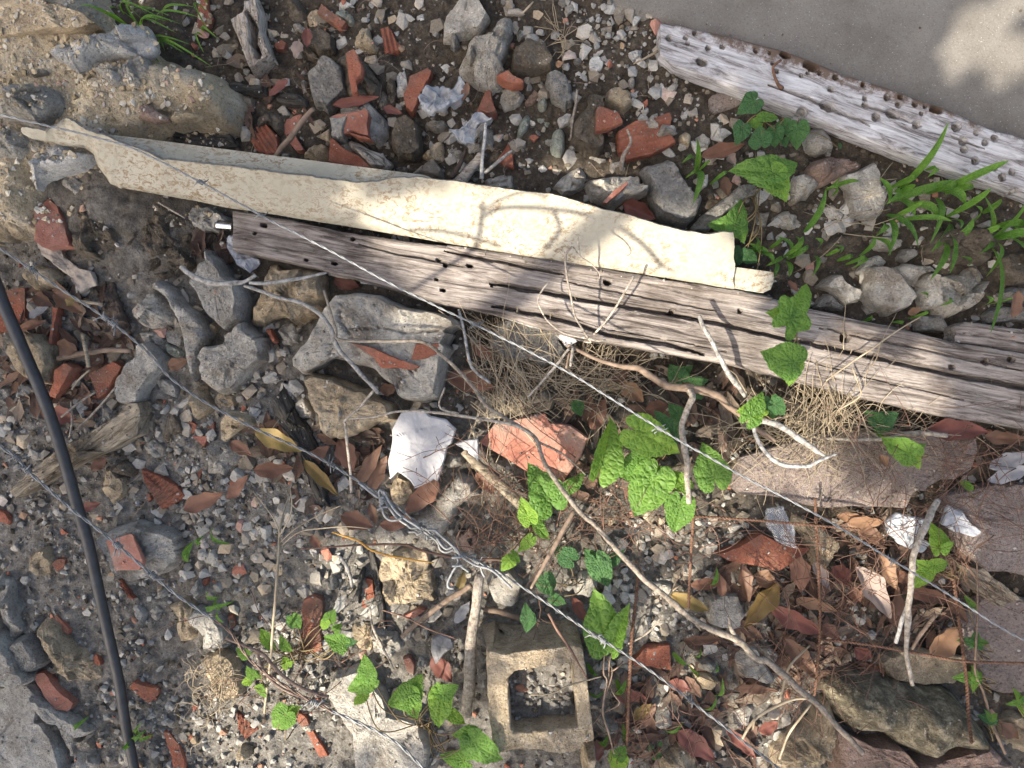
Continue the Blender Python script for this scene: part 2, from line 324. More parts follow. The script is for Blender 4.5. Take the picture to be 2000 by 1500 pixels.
def islandmat(name, stops):
    m, t, b = nt(name); g = nd(t, 'NewGeometry'); v, _ = coords(t, (1, 1, 1), False)
    col = ramp(t, g.outputs['Random Per Island'], stops); col = mixc(t, .7, col, ramp(t, noise(t, v, 260, 5, .7), [(.3, (.5, .48, .46)), (.6, (1, 1, 1))]), 'MULTIPLY')
    t.links.new(col, b.inputs['Base Color']); b.inputs['Roughness'].default_value = .95; bump(t, b, noise(t, v, 400, 6, .7), .5, .002); return m
DENSE = [px('X', '-200,720;240,780;330,850;430,850;470,960;700,1000;760,1180;650,1330;560,1600;-200,1700'), px('X', '300,760;560,730;640,1000;480,1000'),
         px('X', '1080,0;1330,40;1300,140;1180,130'), px('X', '1190,1010;1450,1010;1450,1250;1180,1200'), px('Z', '450,480;1120,480;1150,1120;480,1120')]
def field(n, lo, hi, keep, pw=2.2):
    q = np.c_[RNG.uniform(-260, 2260, n), RNG.uniform(-240, 1740, n)]; d = np.zeros(n, bool)
    for p in DENSE: d |= inpoly(q, p)
    k = RNG.random(n) < np.where(d, np.clip(.72 + .9 * fbm(np.c_[q * .001, 0 * q[:, :1]], 7, 3, 91), .12, 1), keep); q = q[k]
    xy = np.c_[(q[:, 0] - 1000) * .001, (750 - q[:, 1]) * .001]
    ok = ~((q[:, 0] > 1250) & (q[:, 1] < 60 + (q[:, 0] - 1300) * .38)) | (RNG.random(len(q)) < (.03 if hi > .01 else .07))
    for s in SOLIDS:
        c = s.mean(0); s2 = c + (s - c) * .97; l2, h2 = s2.min(0), s2.max(0); i = np.where(ok & (q > l2).all(1) & (q < h2).all(1))[0]
        if len(i): ok[i[inpoly(q[i], s2)]] = False
    xy = xy[ok]
    return xy, lo + (hi - lo) * RNG.random(len(xy)) ** pw
# ------------------------------------------------------------------ stones, shards, slabs: outline + height -> solid
def solid(name, pts, hgt, mat, style='f', z0=0.0, parent=None, ploc=None, tilt=None, rib=None, sink=.02, fine=5.0, nz=1.0, seed=None, carve=()):
    """A closed solid whose plan outline is pts; style f faceted rubble, r rounded, s broken slab, t fired-clay shard, b rough boulder."""
    sd = seed if seed is not None else int(abs(pts[0, 0] * 7 + pts[0, 1] * 13)) % 9973
    rr = np.random.default_rng(sd); w = P(pts, z0 + hgt * .6); c = w[:, :2].mean(0); a2 = w[:, :2]
    x, y = a2[:, 0], a2[:, 1]; x2, y2 = np.roll(x, -1), np.roll(y, -1); cr = x * y2 - x2 * y; A = cr.sum() / 2
    if abs(A) > 1e-9: c = np.array([((x + x2) * cr).sum(), ((y + y2) * cr).sum()]) / (6 * A)
    if A < 0: a2 = a2[::-1]
    st = .001 * (fine if rib is None else 2.5); st = max(st, min(.006, np.sqrt(abs(A)) / 45))
    o = resample(a2, st, True) - c; n = len(o); size = np.sqrt(abs(A))
    nrm = np.roll(o, -1, 0) - np.roll(o, 1, 0); nrm = np.c_[nrm[:, 1], -nrm[:, 0]]; nrm /= np.linalg.norm(nrm, axis=1)[:, None] + 1e-9
    if style in 'rb': o = (np.roll(o, 1, 0) + 2 * o + np.roll(o, -1, 0)) / 4          # worn corners
    amp = {'t': .022, 's': .05, 'f': .06, 'b': .085, 'r': .04}[style] * min(size, .15) * nz
    o = o + nrm * (amp * fbm(np.c_[o, np.zeros(n)] + sd, 2.2 / min(size, .2), 5, sd % 97, .6))[:, None]
    if style in 'fsbt':                                               # chipped, angular rim
        ka = int(rr.integers(11, 19)); ta = np.sort(rr.random(ka)); va = rr.normal(size=ka) * {'f': .042, 's': .032, 'b': .036, 't': .007}[style] * min(size, .2)
        o = o + nrm * np.interp(np.arange(n) / n, np.r_[ta[-1] - 1, ta, ta[0] + 1], np.r_[va[-1], va, va[0]])[:, None]
    rad = np.linalg.norm(o, axis=1).mean(); m = max(5, int(rad / st * .8)); inner = list(1 - (np.arange(1, m) / m) ** 1.0)
    T = [1.0, 1.0, .985, .95] + [q for q in inner if q < .92 and q > .04]; nT = len(T)
    pts3 = np.concatenate([o * q for q in T] + [np.zeros((1, 2))]); tt = np.concatenate([np.full(n, q) for q in T] + [[0.0]])
    s = (1 - tt) * np.concatenate([np.linalg.norm(o, axis=1)] * nT + [[rad]])         # distance in from the rim
    p3 = np.c_[pts3, np.zeros(len(pts3))]
    tl = np.array(tilt) if tilt is not None else rr.normal(size=2) * (.10 if style in 'ts' else .18)
    if style == 't': h = hgt * np.clip(s / .0016, 0, 1) ** .6
    elif style == 's': h = hgt * np.clip(s / (.12 * hgt + .002), 0, 1) ** .55
    elif style == 'r': h = hgt * np.sqrt(np.clip(1 - tt ** 2.6, 0, 1))
    else:
        h = hgt * (1 + pts3 @ (rr.normal(size=2) * .22) / rad); k = rr.integers(5, 9); a0 = rr.uniform(0, 6.28)
        for i in range(k):
            an = a0 + 6.283 * (i + rr.uniform(-.3, .3)) / k; dv = np.array([math.cos(an), math.sin(an)]); sup = (o @ dv).max()
            h = np.minimum(h, hgt * rr.uniform(.12, .6) + (sup - pts3 @ dv) * rr.choice([.35, .6, 1.0, 1.8, 3.0]) * (hgt / .045 if hgt > .045 else 1))
        h = np.maximum(h, hgt * .1) * np.clip(s / (.1 * hgt + .001), 0, 1) ** .6
        if style == 'b': h = h * .8 + .2 * hgt * np.clip(s / (.5 * hgt), 0, 1)
    h = h * (1 + np.clip((pts3 @ tl) / rad, -.8, .8)) if style in 'fbr' else h + np.where(tt < .99, (pts3 @ tl), 0) * np.clip(s / .002, 0, 1)
    if style in 'fsbr':                                              # fracture faces: each with a slope of its own
        ns = int(np.clip(size / (.03 if style != 's' else .045), 4, 34)) ** 2 // 2 + 3; sd_p = rr.uniform(o.min(0), o.max(0), (ns, 2)); jj = pts3 + .006 * np.c_[fbm(p3 + sd, 30, 3, 2), fbm(p3 + sd, 30, 3, 4)]
        dd = (jj[:, None, 0] - sd_p[None, :, 0]) ** 2 + (jj[:, None, 1] - sd_p[None, :, 1]) ** 2; ci = dd.argmin(1); tiltc = rr.normal(size=(ns, 2)) * {'f': .26, 's': .07, 'b': .34, 'r': .12}[style]; offc = rr.normal(size=ns) * {'f': .0022, 's': .0008, 'b': .004, 'r': .0007}[style]
        h = h + np.clip(s / .006, 0, 1) * (offc[ci] + np.einsum('ij,ij->i', tiltc[ci], pts3 - sd_p[ci])) * min(1, .35 + hgt / .05)
    if size > .3 and style == 'b': h = h + .034 * fbm(p3 + sd, 7, 4, 13, .6) + .022 * (ridged(p3 + sd, 13, 4, 17) - .6)
    e = np.clip(s / .004, 0, 1); q3 = p3 + [sd, 0, 0]; q3[:, 2] = h * .25
    na = {'t': .0008, 's': .0034, 'f': .0036, 'b': .0075, 'r': .003}[style] * nz * min(1.6, .4 + size / .1)
    h = h + e * (na * fbm(q3, 95, 5, sd % 31, .7) + (na * .9 * (ridged(q3, 58, 4, 3) - .6) if style in 'fbs' else 0))
    if rib is not None:
        d = np.array([math.cos(math.radians(rib[0])), -math.sin(math.radians(rib[0]))]); h = h + e * .0022 * np.sin((pts3 @ np.array([-d[1], d[0]])) * 6.283 / rib[1])
    for cp, cw, cd in carve:                                          # splits and cracks
        cw3 = P(resample(cp, 3), z0 + hgt)[:, :2] - c; dc = np.sqrt(((pts3[:, None] - cw3[None]) ** 2).sum(2).min(1)) * 1000
        h = h - cd * .001 * np.clip(1.4 - dc / (cw * (1 + .5 * fbm(p3, 60, 2, 3))), 0, 1)
    z = z0 + h; z[:n] = z0 - sink - .3 * hgt
    V = np.c_[pts3, z]; V[:n, :2] *= .97; rz = 0.0
    if mat in 'Vwvx' and ploc is None:                            # grain runs along the piece's length
        ev, em = np.linalg.eigh(np.cov(o.T)); ax = em[:, 1]; rz = math.atan2(ax[1], ax[0]); V = V @ rotm('z', -rz).T
    F = [tuple(f[::-1]) for f in gridF(nT, n, 0, True).tolist()]; last = (nT - 1) * n; cen = nT * n
    F += [(last + i, last + (i + 1) % n, cen) for i in range(n)]
    loc = np.array([c[0], c[1], 0.0]); gz = 0.0
    me = mesh(name, V, F, style in 'tr', 38 if style == 't' else 30)
    return link(name, me, R[mat], parent, loc if ploc is None else loc - ploc, rz)
def field_solid(name, pts, hgt, mat, z0, wid, lumps, parent=None, seed=3, step=.0055):
    """A big irregular mass as a height field over its outline, its rim sunk into the ground."""
    w = P(pts, z0 + hgt * .6)[:, :2]; lo, hi = np.maximum(w.min(0) - .05, (-1.4, -1.1)), np.minimum(w.max(0) + .05, (1.4, 1.15)); c = (lo + hi) / 2
    xs, ys = np.arange(lo[0], hi[0], step), np.arange(lo[1], hi[1], step); X, Y = np.meshgrid(xs, ys, indexing='ij'); g = np.c_[X.ravel(), Y.ravel()]; g3 = np.c_[g, np.zeros(len(g)) + seed]
    gj = g + .012 * np.c_[fbm(g3, 18, 4, seed), fbm(g3, 18, 4, seed + 5)] + .01 * np.c_[fbm(g3, 7, 2, seed + 9), fbm(g3, 7, 2, seed + 10)]; d = np.full(len(g), 9.)
    for a_, b_ in zip(w, np.roll(w, -1, 0)):
        e = b_ - a_; t_ = np.clip(((gj - a_) @ e) / (e @ e + 1e-12), 0, 1); d = np.minimum(d, np.linalg.norm(gj - a_ - t_[:, None] * e, axis=1))
    d = np.where(inpoly(gj, w), d, -d); k = np.clip((d + .004) / wid, 0, 1); sh = 1 - (1 - k) ** 2.2
    h = z0 + hgt * sh + lumps * np.clip(k * 2, 0, 1) * (.9 * fbm(g3, 6, 4, seed + 1, .55) + .6 * (ridged(g3, 15, 4, seed + 2) - .6)) + np.clip(k * 3, 0, 1) * (.007 * fbm(g3, 55, 4, seed + 3, .65) - .006 * np.clip(vn(g3 * 75, seed + 4) - .35, 0, .3) / .3)
    h = np.where(d < -.004, -.07, h); V = np.c_[g - c, h]; loc = np.array([c[0], c[1], 0.])
    keep = (d > -.03).reshape(len(xs), len(ys)); F = gridF(len(xs), len(ys))[:, ::-1].copy(); kf = keep.ravel()[F].any(1); F = F[kf]; u, inv = np.unique(F, return_inverse=True); V = V[u]; F = inv.reshape(F.shape)
    return link(name, mesh(name, V, F, True, 40), R[mat], parent, loc if parent is None else loc - np.array(parent.location))
KIND = {'S': ('stone', 'stone'), 'C': ('concrete_chunk', 'concrete chunk'), 'T': ('terracotta_shard', 'terracotta shard'), 'P': ('pebble', 'pebble'), 'W': ('wood_fragment', 'wood piece'),
        'L': ('stone_slab', 'stone slab'), 'F': ('fibre_board', 'sheet scrap'), 'M': ('mortar_lump', 'mortar'), 'R': ('roof_strip', 'roofing strip')}
LAST = {}; SOLIDS = []
CARVE = {'stub': [(px('B', '8,70;30,110;48,160;40,200;45,240;60,275;70,312'), 4.5, 40), (px('B', '40,150;45,225'), 7, 40)], 'bigslab': [(px('F', '540,330;530,420;590,500;600,540'), 2, 9), (px('F', '600,470;760,460;900,490;1080,480'), 2, 8), (px('F', '850,800;870,740;960,690'), 2, 9), (px('F', '470,640;480,560;560,520'), 2, 8)], 'pit': [(px('C', '900,1000;1000,1060;1100,1180'), 1.5, 6)]}
def build_rows(text):
    for ln in text.strip().splitlines():
        ln = ln.strip()
        if not ln or ln[0] == '#': continue
        head, pts, lab = [q.strip() for q in ln.split('|')]; f = head.split(); kd, mat, hs, style, tile = f[:5]; opt = dict(q.split('=') for q in f[5:])
        h, _, z = hs.partition('@'); h = float(h) * .001; q = px(tile, pts); SOLIDS.append(q); z0 = float(z or 0) * .001
        w = P(q, 0)[:, :2].mean(0)[None]
        if not z: z0 = float(ground_z(w, False)[0]) - .004
        kw = {}
        if 'rib' in opt: kw['rib'] = (float(opt['rib']), float(opt.get('rs', 9)) * .001)
        if 'tilt' in opt: kw['tilt'] = [float(v) for v in opt['tilt'].split(',')]
        if 'nz' in opt: kw['nz'] = float(opt['nz'])
        if 'fine' in opt: kw['fine'] = float(opt['fine'])
        if z: kw['sink'] = .002 if kd != 'L' else .02
        if 'sink' in opt: kw['sink'] = float(opt['sink'])
        if 'id' in opt and opt['id'] in CARVE: kw['carve'] = CARVE[opt['id']]
        par = LAST.get(opt['on']) if 'on' in opt else None
        nm, cat = KIND[kd]; nm = opt.get('name', nm); cat = opt.get('cat', cat).replace('_', ' ')
        ob = field_solid(nm, q, h, mat, z0, float(opt['wid']), float(opt['lumps']), par, len(nm)) if 'wid' in opt else solid(nm, q, h, mat, style, z0, par, np.array(par.location) if par else None, **kw)
        if not par: tag(ob, lab, cat)
        elif lab: ob['label'] = lab
        if 'id' in opt: LAST[opt['id']] = ob

# ------------------------------------------------------------------ tubes: twigs, wires, hose
def tube_geo(path, rad, sides=7, wob=0.0, seed=0):
    path = np.asarray(path); n = len(path); t = np.gradient(path, axis=0); t /= np.linalg.norm(t, axis=1)[:, None] + 1e-12
    up = np.tile([0., 0, 1.], (n, 1)); up[np.abs(t[:, 2]) > .9] = (1, 0, 0)
    a = np.cross(up, t); a /= np.linalg.norm(a, axis=1)[:, None] + 1e-12; b2 = np.cross(t, a); r = np.broadcast_to(rad, n)
    ang = np.arange(sides) * 2 * math.pi / sides
    V = path[:, None] + r[:, None, None] * (np.cos(ang)[None, :, None] * a[:, None] + np.sin(ang)[None, :, None] * b2[:, None])
    V = V.reshape(-1, 3)
    if wob: V = V + (V - np.repeat(path, sides, 0)) * (wob * fbm(V + seed, 90, 3, seed))[:, None]
    F = [tuple(q) for q in gridF(n, sides, 0, True).tolist()]; V = np.vstack([V, path[:1], path[-1:]])
    F += [(i, (i + 1) % sides, n * sides) for i in range(sides)] + [((n - 1) * sides + (i + 1) % sides, (n - 1) * sides + i, n * sides + 1) for i in range(sides)]
    return V, F
def join(geos):
    V, F, o = [], [], 0
    for v, f in geos: V.append(v); F += [tuple(i + o for i in q) for q in f]; o += len(v)
    return np.concatenate(V), F
def pathz(pts, zs, step=6, smoothit=True):
    z = [float(q) for q in str(zs).split(',')]; z = np.interp(np.linspace(0, 1, len(pts)), np.linspace(0, 1, len(z)), z) * .001
    w = P(pts, z); return smooth_path(w, step * .001) if smoothit else resample(w, step * .001)
def wpx(width, z): return width * .0005 * (H - z) / H
def stick(name, tile, pts, w, zs, mat, label=None, cat='twig', parent=None, wob=.25, sides=8, group=None):
    """w: picture widths 'start,end' in tile units."""
    k = TILE[tile][2]; ws = [float(q) * k for q in str(w).split(',')]; p = pathz(px(tile, pts), zs)
    r = np.interp(np.linspace(0, 1, len(p)), np.linspace(0, 1, len(ws)), ws) * .0004 * (H - p[:, 2]) / H
    p = p + np.c_[fbm(p, 25, 3, 5), fbm(p, 25, 3, 6), fbm(p, 25, 3, 7)] * np.minimum(.003, r * .6)[:, None]
    V, F = tube_geo(p, r * (1 + .1 * fbm(p, 60, 2, 9)), sides, wob * .5, 3); base = p[0] * (1, 1, 0) if parent is None else np.array(parent.location)
    o = link(name, mesh(name, V - base, F, True), R[mat], parent, base if parent is None else None)
    if label: tag(o, label, cat, group)
    return o

# ------------------------------------------------------------------ leaves
def heart_geo(r, fold=.25, droop=.25, wide=1.0, seed=0, lobed=0.0):
    """Heart-shaped blade, petiole point at the origin, tip along +x, length r."""
    th = np.linspace(-math.pi, math.pi, 97)[:-1]; a = np.abs(th)
    rad = np.interp(a, [0, .1, .3, .7, 1.2, 1.8, 2.3, 2.7, 2.95, 3.1416], [1, .92, .76, .62, .54, .5, .49, .45, .33, .05])
    rad = rad * (1 + .026 * np.abs(((th * 13 + seed) % (2 * math.pi)) / math.pi - 1) + .018 * np.cos(th * 31) + .035 * np.sin(th * 5 + seed * 2.1)) * (1 + lobed * .16 * np.cos(th * 5))
    wide = wide * .9; Tq = np.linspace(0, 1, 12)[1:]; q = np.concatenate([[[0, 0]]] + [np.c_[np.cos(th) * rad * s, np.sin(th) * rad * s * wide] for s in Tq])
    rr = np.hypot(q[:, 0], q[:, 1]); an = np.arctan2(q[:, 1], q[:, 0]); z = fold * np.abs(q[:, 1]) - droop * rr ** 2
    for v0 in (0, .62, -.62, 1.25, -1.25, 1.95, -1.95): z = z - .022 * np.exp(-((an - v0) * rr / .035) ** 2) * (rr > .04)
    z = z + .045 * fbm(np.c_[q, np.full(len(q), seed)], 3.2, 3, 11) + .02 * np.sin(an * 9 + seed) * rr
    n = len(th); F = [(0, 1 + i, 1 + (i + 1) % n) for i in range(n)] + [tuple(x) for x in gridF(len(Tq), n, 1, True).tolist()]
    return np.c_[q, z] * r, F, q
def rotm(ax, a):
    c, s = math.cos(a), math.sin(a)
    return np.array({'x': [[1, 0, 0], [0, c, -s], [0, s, c]], 'y': [[c, 0, s], [0, 1, 0], [-s, 0, c]], 'z': [[c, -s, 0], [s, c, 0], [0, 0, 1]]}[ax])
def vine(label, stemmat, leaves, root, group=None, cat='vine', name='heart_leaf_vine', stems=''):
    """leaves: rows 'tile bx,by tx,ty wide z mat [fold roll]'; every leaf a part, one stem part joining them to the root."""
    rt = P(px(*root.split())[0], 0); rt[2] = 0; e = empty(name, rt); tag(e, label, cat, group); geos = []
    for i, ln in enumerate(leaves.strip().splitlines()):
        f = ln.split(); tile = f[0]; z = float(f[4]) * .001; bq = P(px(tile, f[1])[0], z); tq = P(px(tile, f[2])[0], z); wd = float(f[3]); mt = f[5]
        fold = float(f[6]) if len(f) > 6 else random.uniform(.1, .35); roll = math.radians(float(f[7]) if len(f) > 7 else random.uniform(-30, 30))
        d = tq - bq; L = np.hypot(d[0], d[1]); V, F, uv = heart_geo(L, fold, random.uniform(.1, .35), wd, seed=i * 3.7 + bq[0] * 9, lobed=1.0 if 'L' in f[8:] else 0)
        V = V @ rotm('x', roll).T @ rotm('y', random.uniform(-.12, .2)).T @ rotm('z', math.atan2(d[1], d[0])).T
        o = link('leaf', mesh('leaf', V, F, True, uv=uv), R[mt], e, bq - rt)
        mid = (bq + rt) / 2 + [random.uniform(-.02, .02), random.uniform(-.02, .02), .01 + .3 * z]; g0 = rt + [random.uniform(-.012, .012), random.uniform(-.012, .012), 0]
        geos.append(tube_geo(smooth_path(np.array([g0, mid, bq - [0, 0, .012], bq]), .006) - rt, .0011, 5))
    V, F = join(geos); link('stem', mesh('stem', V, F, True), R[stemmat], e); return e
def dry_geo(L, wd, curl, twist, fold, seed=0):
    u = np.linspace(0, 1, 19); v = np.linspace(-1, 1, 9); U, Vv = np.meshgrid(u, v, indexing='ij')
    prof = np.sin(np.pi * U ** .85) ** .8 * (1 - .25 * U); y = Vv * prof * wd * .5 * (1 + .1 * np.sin(U * 17 + seed))
    z = fold * np.abs(Vv) ** 1.3 * prof * wd * .5 + curl * L * (U - .5) ** 2 + .06 * wd * np.sin(U * 11 + seed + 2 * Vv) * np.abs(Vv)
    a = twist * (U - .5); y2 = y * np.cos(a) - z * np.sin(a); z2 = y * np.sin(a) + z * np.cos(a); z2 = z2 - .03 * wd * np.exp(-(Vv / .15) ** 2)
    Vt = np.stack([(U - .5) * L, y2, z2], -1).reshape(-1, 3); Vt[:, 2] -= Vt[:, 2].min()
    return Vt, gridF(19, 9), np.c_[U.ravel(), Vv.ravel()]
def dry_rows(text, group=None):
    for ln in text.strip().splitlines():
        if '|' not in ln: continue
        head, lab = [q.strip() for q in ln.split('|')]; f = head.split(); tile, b0, t0, wd, mt = f[:5]; z = float(f[5]) * .001 if len(f) > 5 else .022
        bq, tq = P(px(tile, b0)[0], z), P(px(tile, t0)[0], z); d = tq - bq; L = np.hypot(d[0], d[1]) * 1.04; w = float(wd) * TILE[tile][2] * .001
        V, F, uv = dry_geo(L, w, random.uniform(-.1, .35), random.uniform(-.9, .9), random.uniform(.1, .7), random.random() * 9)
        V = V @ rotm('x', random.uniform(-.3, .3)).T @ rotm('z', math.atan2(d[1], d[0])).T; c = (bq + tq) / 2
        o = link('dry_leaf', mesh('dry_leaf', V, F, True, uv=uv), R[mt], None, c); tag(o, lab, 'leaf', group)
def blade_geo(b, t, w, arch, seed=0):
    b, t = np.asarray(b), np.asarray(t); n = 16; u = np.linspace(0, 1, n); d = t - b; side = np.array([-d[1], d[0], 0]); side /= np.linalg.norm(side) + 1e-9
    p = b + d * u[:, None] + np.array([0, 0, arch]) * (np.sin(np.pi * u ** .8))[:, None]
    wd = w * np.interp(u, [0, .12, .35, .7, .9, 1], [.45, .85, 1, .7, .32, .03]); tw = .5 * np.sin(seed + u * 2)
    rows = [p + side * (wd * s * .5)[:, None] * np.cos(tw)[:, None] + np.c_[0 * u, 0 * u, wd * (.28 * abs(s) + .5 * s * np.sin(tw))] for s in (-1, -.5, 0, .5, 1)]
    return np.stack(rows, 1).reshape(-1, 3), [tuple(q) for q in gridF(n, 5).tolist()]
def grass(label, tile, rows, mat='gg', z=(10, 90), name='grass_tuft', arch=.03, cat='grass', group=None):
    """rows: 'bx,by tx,ty width[ ztip]' per blade; each blade a part when large."""
    k = TILE[tile][2]; R0 = [r.split() for r in rows.strip().split(';') if r.strip()]; b0 = P(px(tile, R0[0][0])[0], 0); b0[2] = 0; e = empty(name, b0); tag(e, label, cat, group)
    for i, f in enumerate(R0):
        zt = float(f[3]) * .001 if len(f) > 3 else random.uniform(z[1] * .4, z[1]) * .001
        zb = random.uniform(z[0], z[0] + .25 * (z[1] - z[0])) * .001
        V, F = blade_geo(P(px(tile, f[0])[0], zb) - b0, P(px(tile, f[1])[0], zt) - b0, float(f[2]) * k * .00125 * (H - zt) / H, arch * random.uniform(.4, 1.2), i)
        link('blade', mesh('blade', V, F, True, uv=np.c_[V[:, 0] * 30, V[:, 1] * 30]), R[mat], e)
    return e
def strands(name, label, cat, mat, centre, spread, n, ln, zr, ang=None, r=.0009, curve=.3, branch=0, seed=1, group=None, kind=None):
    """One tuft or tangle of thin stems grown from about one place."""
    rr = np.random.default_rng(seed); c = P(np.array(centre, float), 0); geos = []
    for i in range(n):
        b0 = np.array([rr.normal() * spread[0], rr.normal() * spread[1], rr.uniform(*zr)]) * .001
        a = rr.uniform(0, 6.28) if ang is None else math.radians(rr.normal(ang[0], ang[1])) + (math.pi if rr.random() < .3 else 0); L = ln * .001 * rr.uniform(.4, 1.2); m = 9; p = [b0]; ca = rr.normal() * curve; el = rr.normal() * .25
        for j in range(m):
            a += ca / m * 2 + rr.normal() * curve * .35; el += rr.normal() * .12 - .02 - (.1 if p[-1][2] > zr[1] * .001 * 1.2 else 0)
            p.append(p[-1] + np.array([math.cos(a) * math.cos(el), math.sin(a) * math.cos(el), math.sin(el)]) * L / m); p[-1][2] = max(p[-1][2], .006)
            if branch and rr.random() < branch:
                q = [p[-1]]; ab = a + rr.choice([-1, 1]) * rr.uniform(.5, 1.3)
                for _ in range(4): q.append(q[-1] + np.array([math.cos(ab), math.sin(ab), rr.normal() * .3]) * L / m * rr.uniform(.4, .8)); ab += rr.normal() * .4; q[-1][2] = max(q[-1][2], .006)
                geos.append(tube_geo(np.array(q), r * .65, 4))
        if branch and not kind: geos.append(tube_geo(np.array([p[0], p[0] * (.98, .98, 0) + (0, 0, -.04), (0, 0, -.045)]), r * .8, 4))
        geos.append(tube_geo(np.array(p), np.linspace(r, r * .55, len(p)) * rr.uniform(.7, 1.3), 4))
    V, F = join(geos); o = link(name, mesh(name, V, F, True), R[mat], None, c); return tag(o, label, cat, group, kind)
# ------------------------------------------------------------------ planks
def poly_at(s, x, tile='X'):
    q = px(tile, s); return np.interp(x, q[:, 0], q[:, 1])
def plank(name, top, bot, x0, x1, th, z0, mat, label, holes=(), cracks=(), step=2.4, rough=.0012, edge=2.2, cat='plank', seed=1, bow=None):
    xs = np.arange(x0, x1 + .1, step); zt = z0 + th; T = poly_at(top, xs); B = poly_at(bot, xs); ww = (B - T).mean(); nv = int(ww / step); v = np.linspace(0, 1, nv)
    e3 = np.c_[xs * .001, 0 * xs, 0 * xs]; T = T + edge * fbm(e3, 30, 5, seed, .65); B = B + edge * fbm(e3, 26, 5, seed + 4, .65)
    Q = np.stack([np.repeat(xs[:, None], nv, 1), T[:, None] * (1 - v) + B[:, None] * v], -1)
    endn = 2.5 * fbm(np.c_[v * .1, 0 * v, 0 * v], 60, 4, seed + 7); Q[0, :, 0] += endn; Q[-1, :, 0] += endn
    W3 = P(Q, zt).reshape(-1, 3); a = math.atan2(-(poly_at(top, x1) - poly_at(top, x0)), x1 - x0); c = W3.mean(0); c[2] = 0; Rz = rotm('z', -a)
    q = Q.reshape(-1, 2); dz = np.zeros(len(q)); L = (W3 - c) @ Rz.T
    dz += rough * fbm(L * (6, 75, 1), 1.0, 5, seed + 11, .6) + .0022 * fbm(L, 9, 3, seed + 3)
    ed = np.minimum(np.repeat((v * ww)[None], len(xs), 0), np.repeat(((1 - v) * ww)[None], len(xs), 0)).ravel() * .001; dz -= .004 * np.exp(-(ed / .003) ** 1.2)
    for hx, hy, hr, *ex in holes:
        el = ex[0] if ex else 1.0; d = q - (hx, hy); dl = d @ (math.cos(a), -math.sin(a)); dc = d @ (math.sin(a), math.cos(a)); d = np.hypot(dl / el, dc) / hr * (1 + .18 * fbm(np.c_[q * .02, 0 * q[:, 0]], 6, 2, 5))
        dz -= .036 * np.clip(1.15 - d, 0, .28) / .28 * (.55 + .45 * min(1, hr / 5))
    for cr, cw, cd in cracks:
        cp = px('X', cr); yy = np.interp(q[:, 0], cp[:, 0], cp[:, 1]) + 2.5 * fbm(np.c_[q[:, 0] * .001, 0 * q], 40, 4, seed + 21)
        tap = np.clip(np.minimum(q[:, 0] - cp[0, 0], cp[-1, 0] - q[:, 0]) / 60, 0, 1); dz -= cd * .001 * np.clip(1.3 - np.abs(q[:, 1] - yy) / (cw * (.35 + .65 * tap) + .01), 0, 1) * (tap > 0)
    L[:, 2] += dz
    nu = len(xs); ring = np.r_[np.arange(nv), np.arange(1, nu) * nv + nv - 1, (nu - 1) * nv + np.arange(nv - 2, -1, -1), np.arange(nu - 2, 0, -1) * nv]
    bl = L[ring] * (1, .985, 1); bl[:, 2] = z0 - .004; Vv = np.vstack([L, bl]); N = len(L); m = len(ring); i = np.arange(m); j = (i + 1) % m
    F = np.vstack([gridF(nu, nv), np.stack([ring[i], N + i, N + j, ring[j]], -1)[:, ::-1]])
    o = link(name, mesh(name, Vv, F[:, ::-1].copy(), True, 50), R[mat], None, c, a); return tag(o, label, cat)
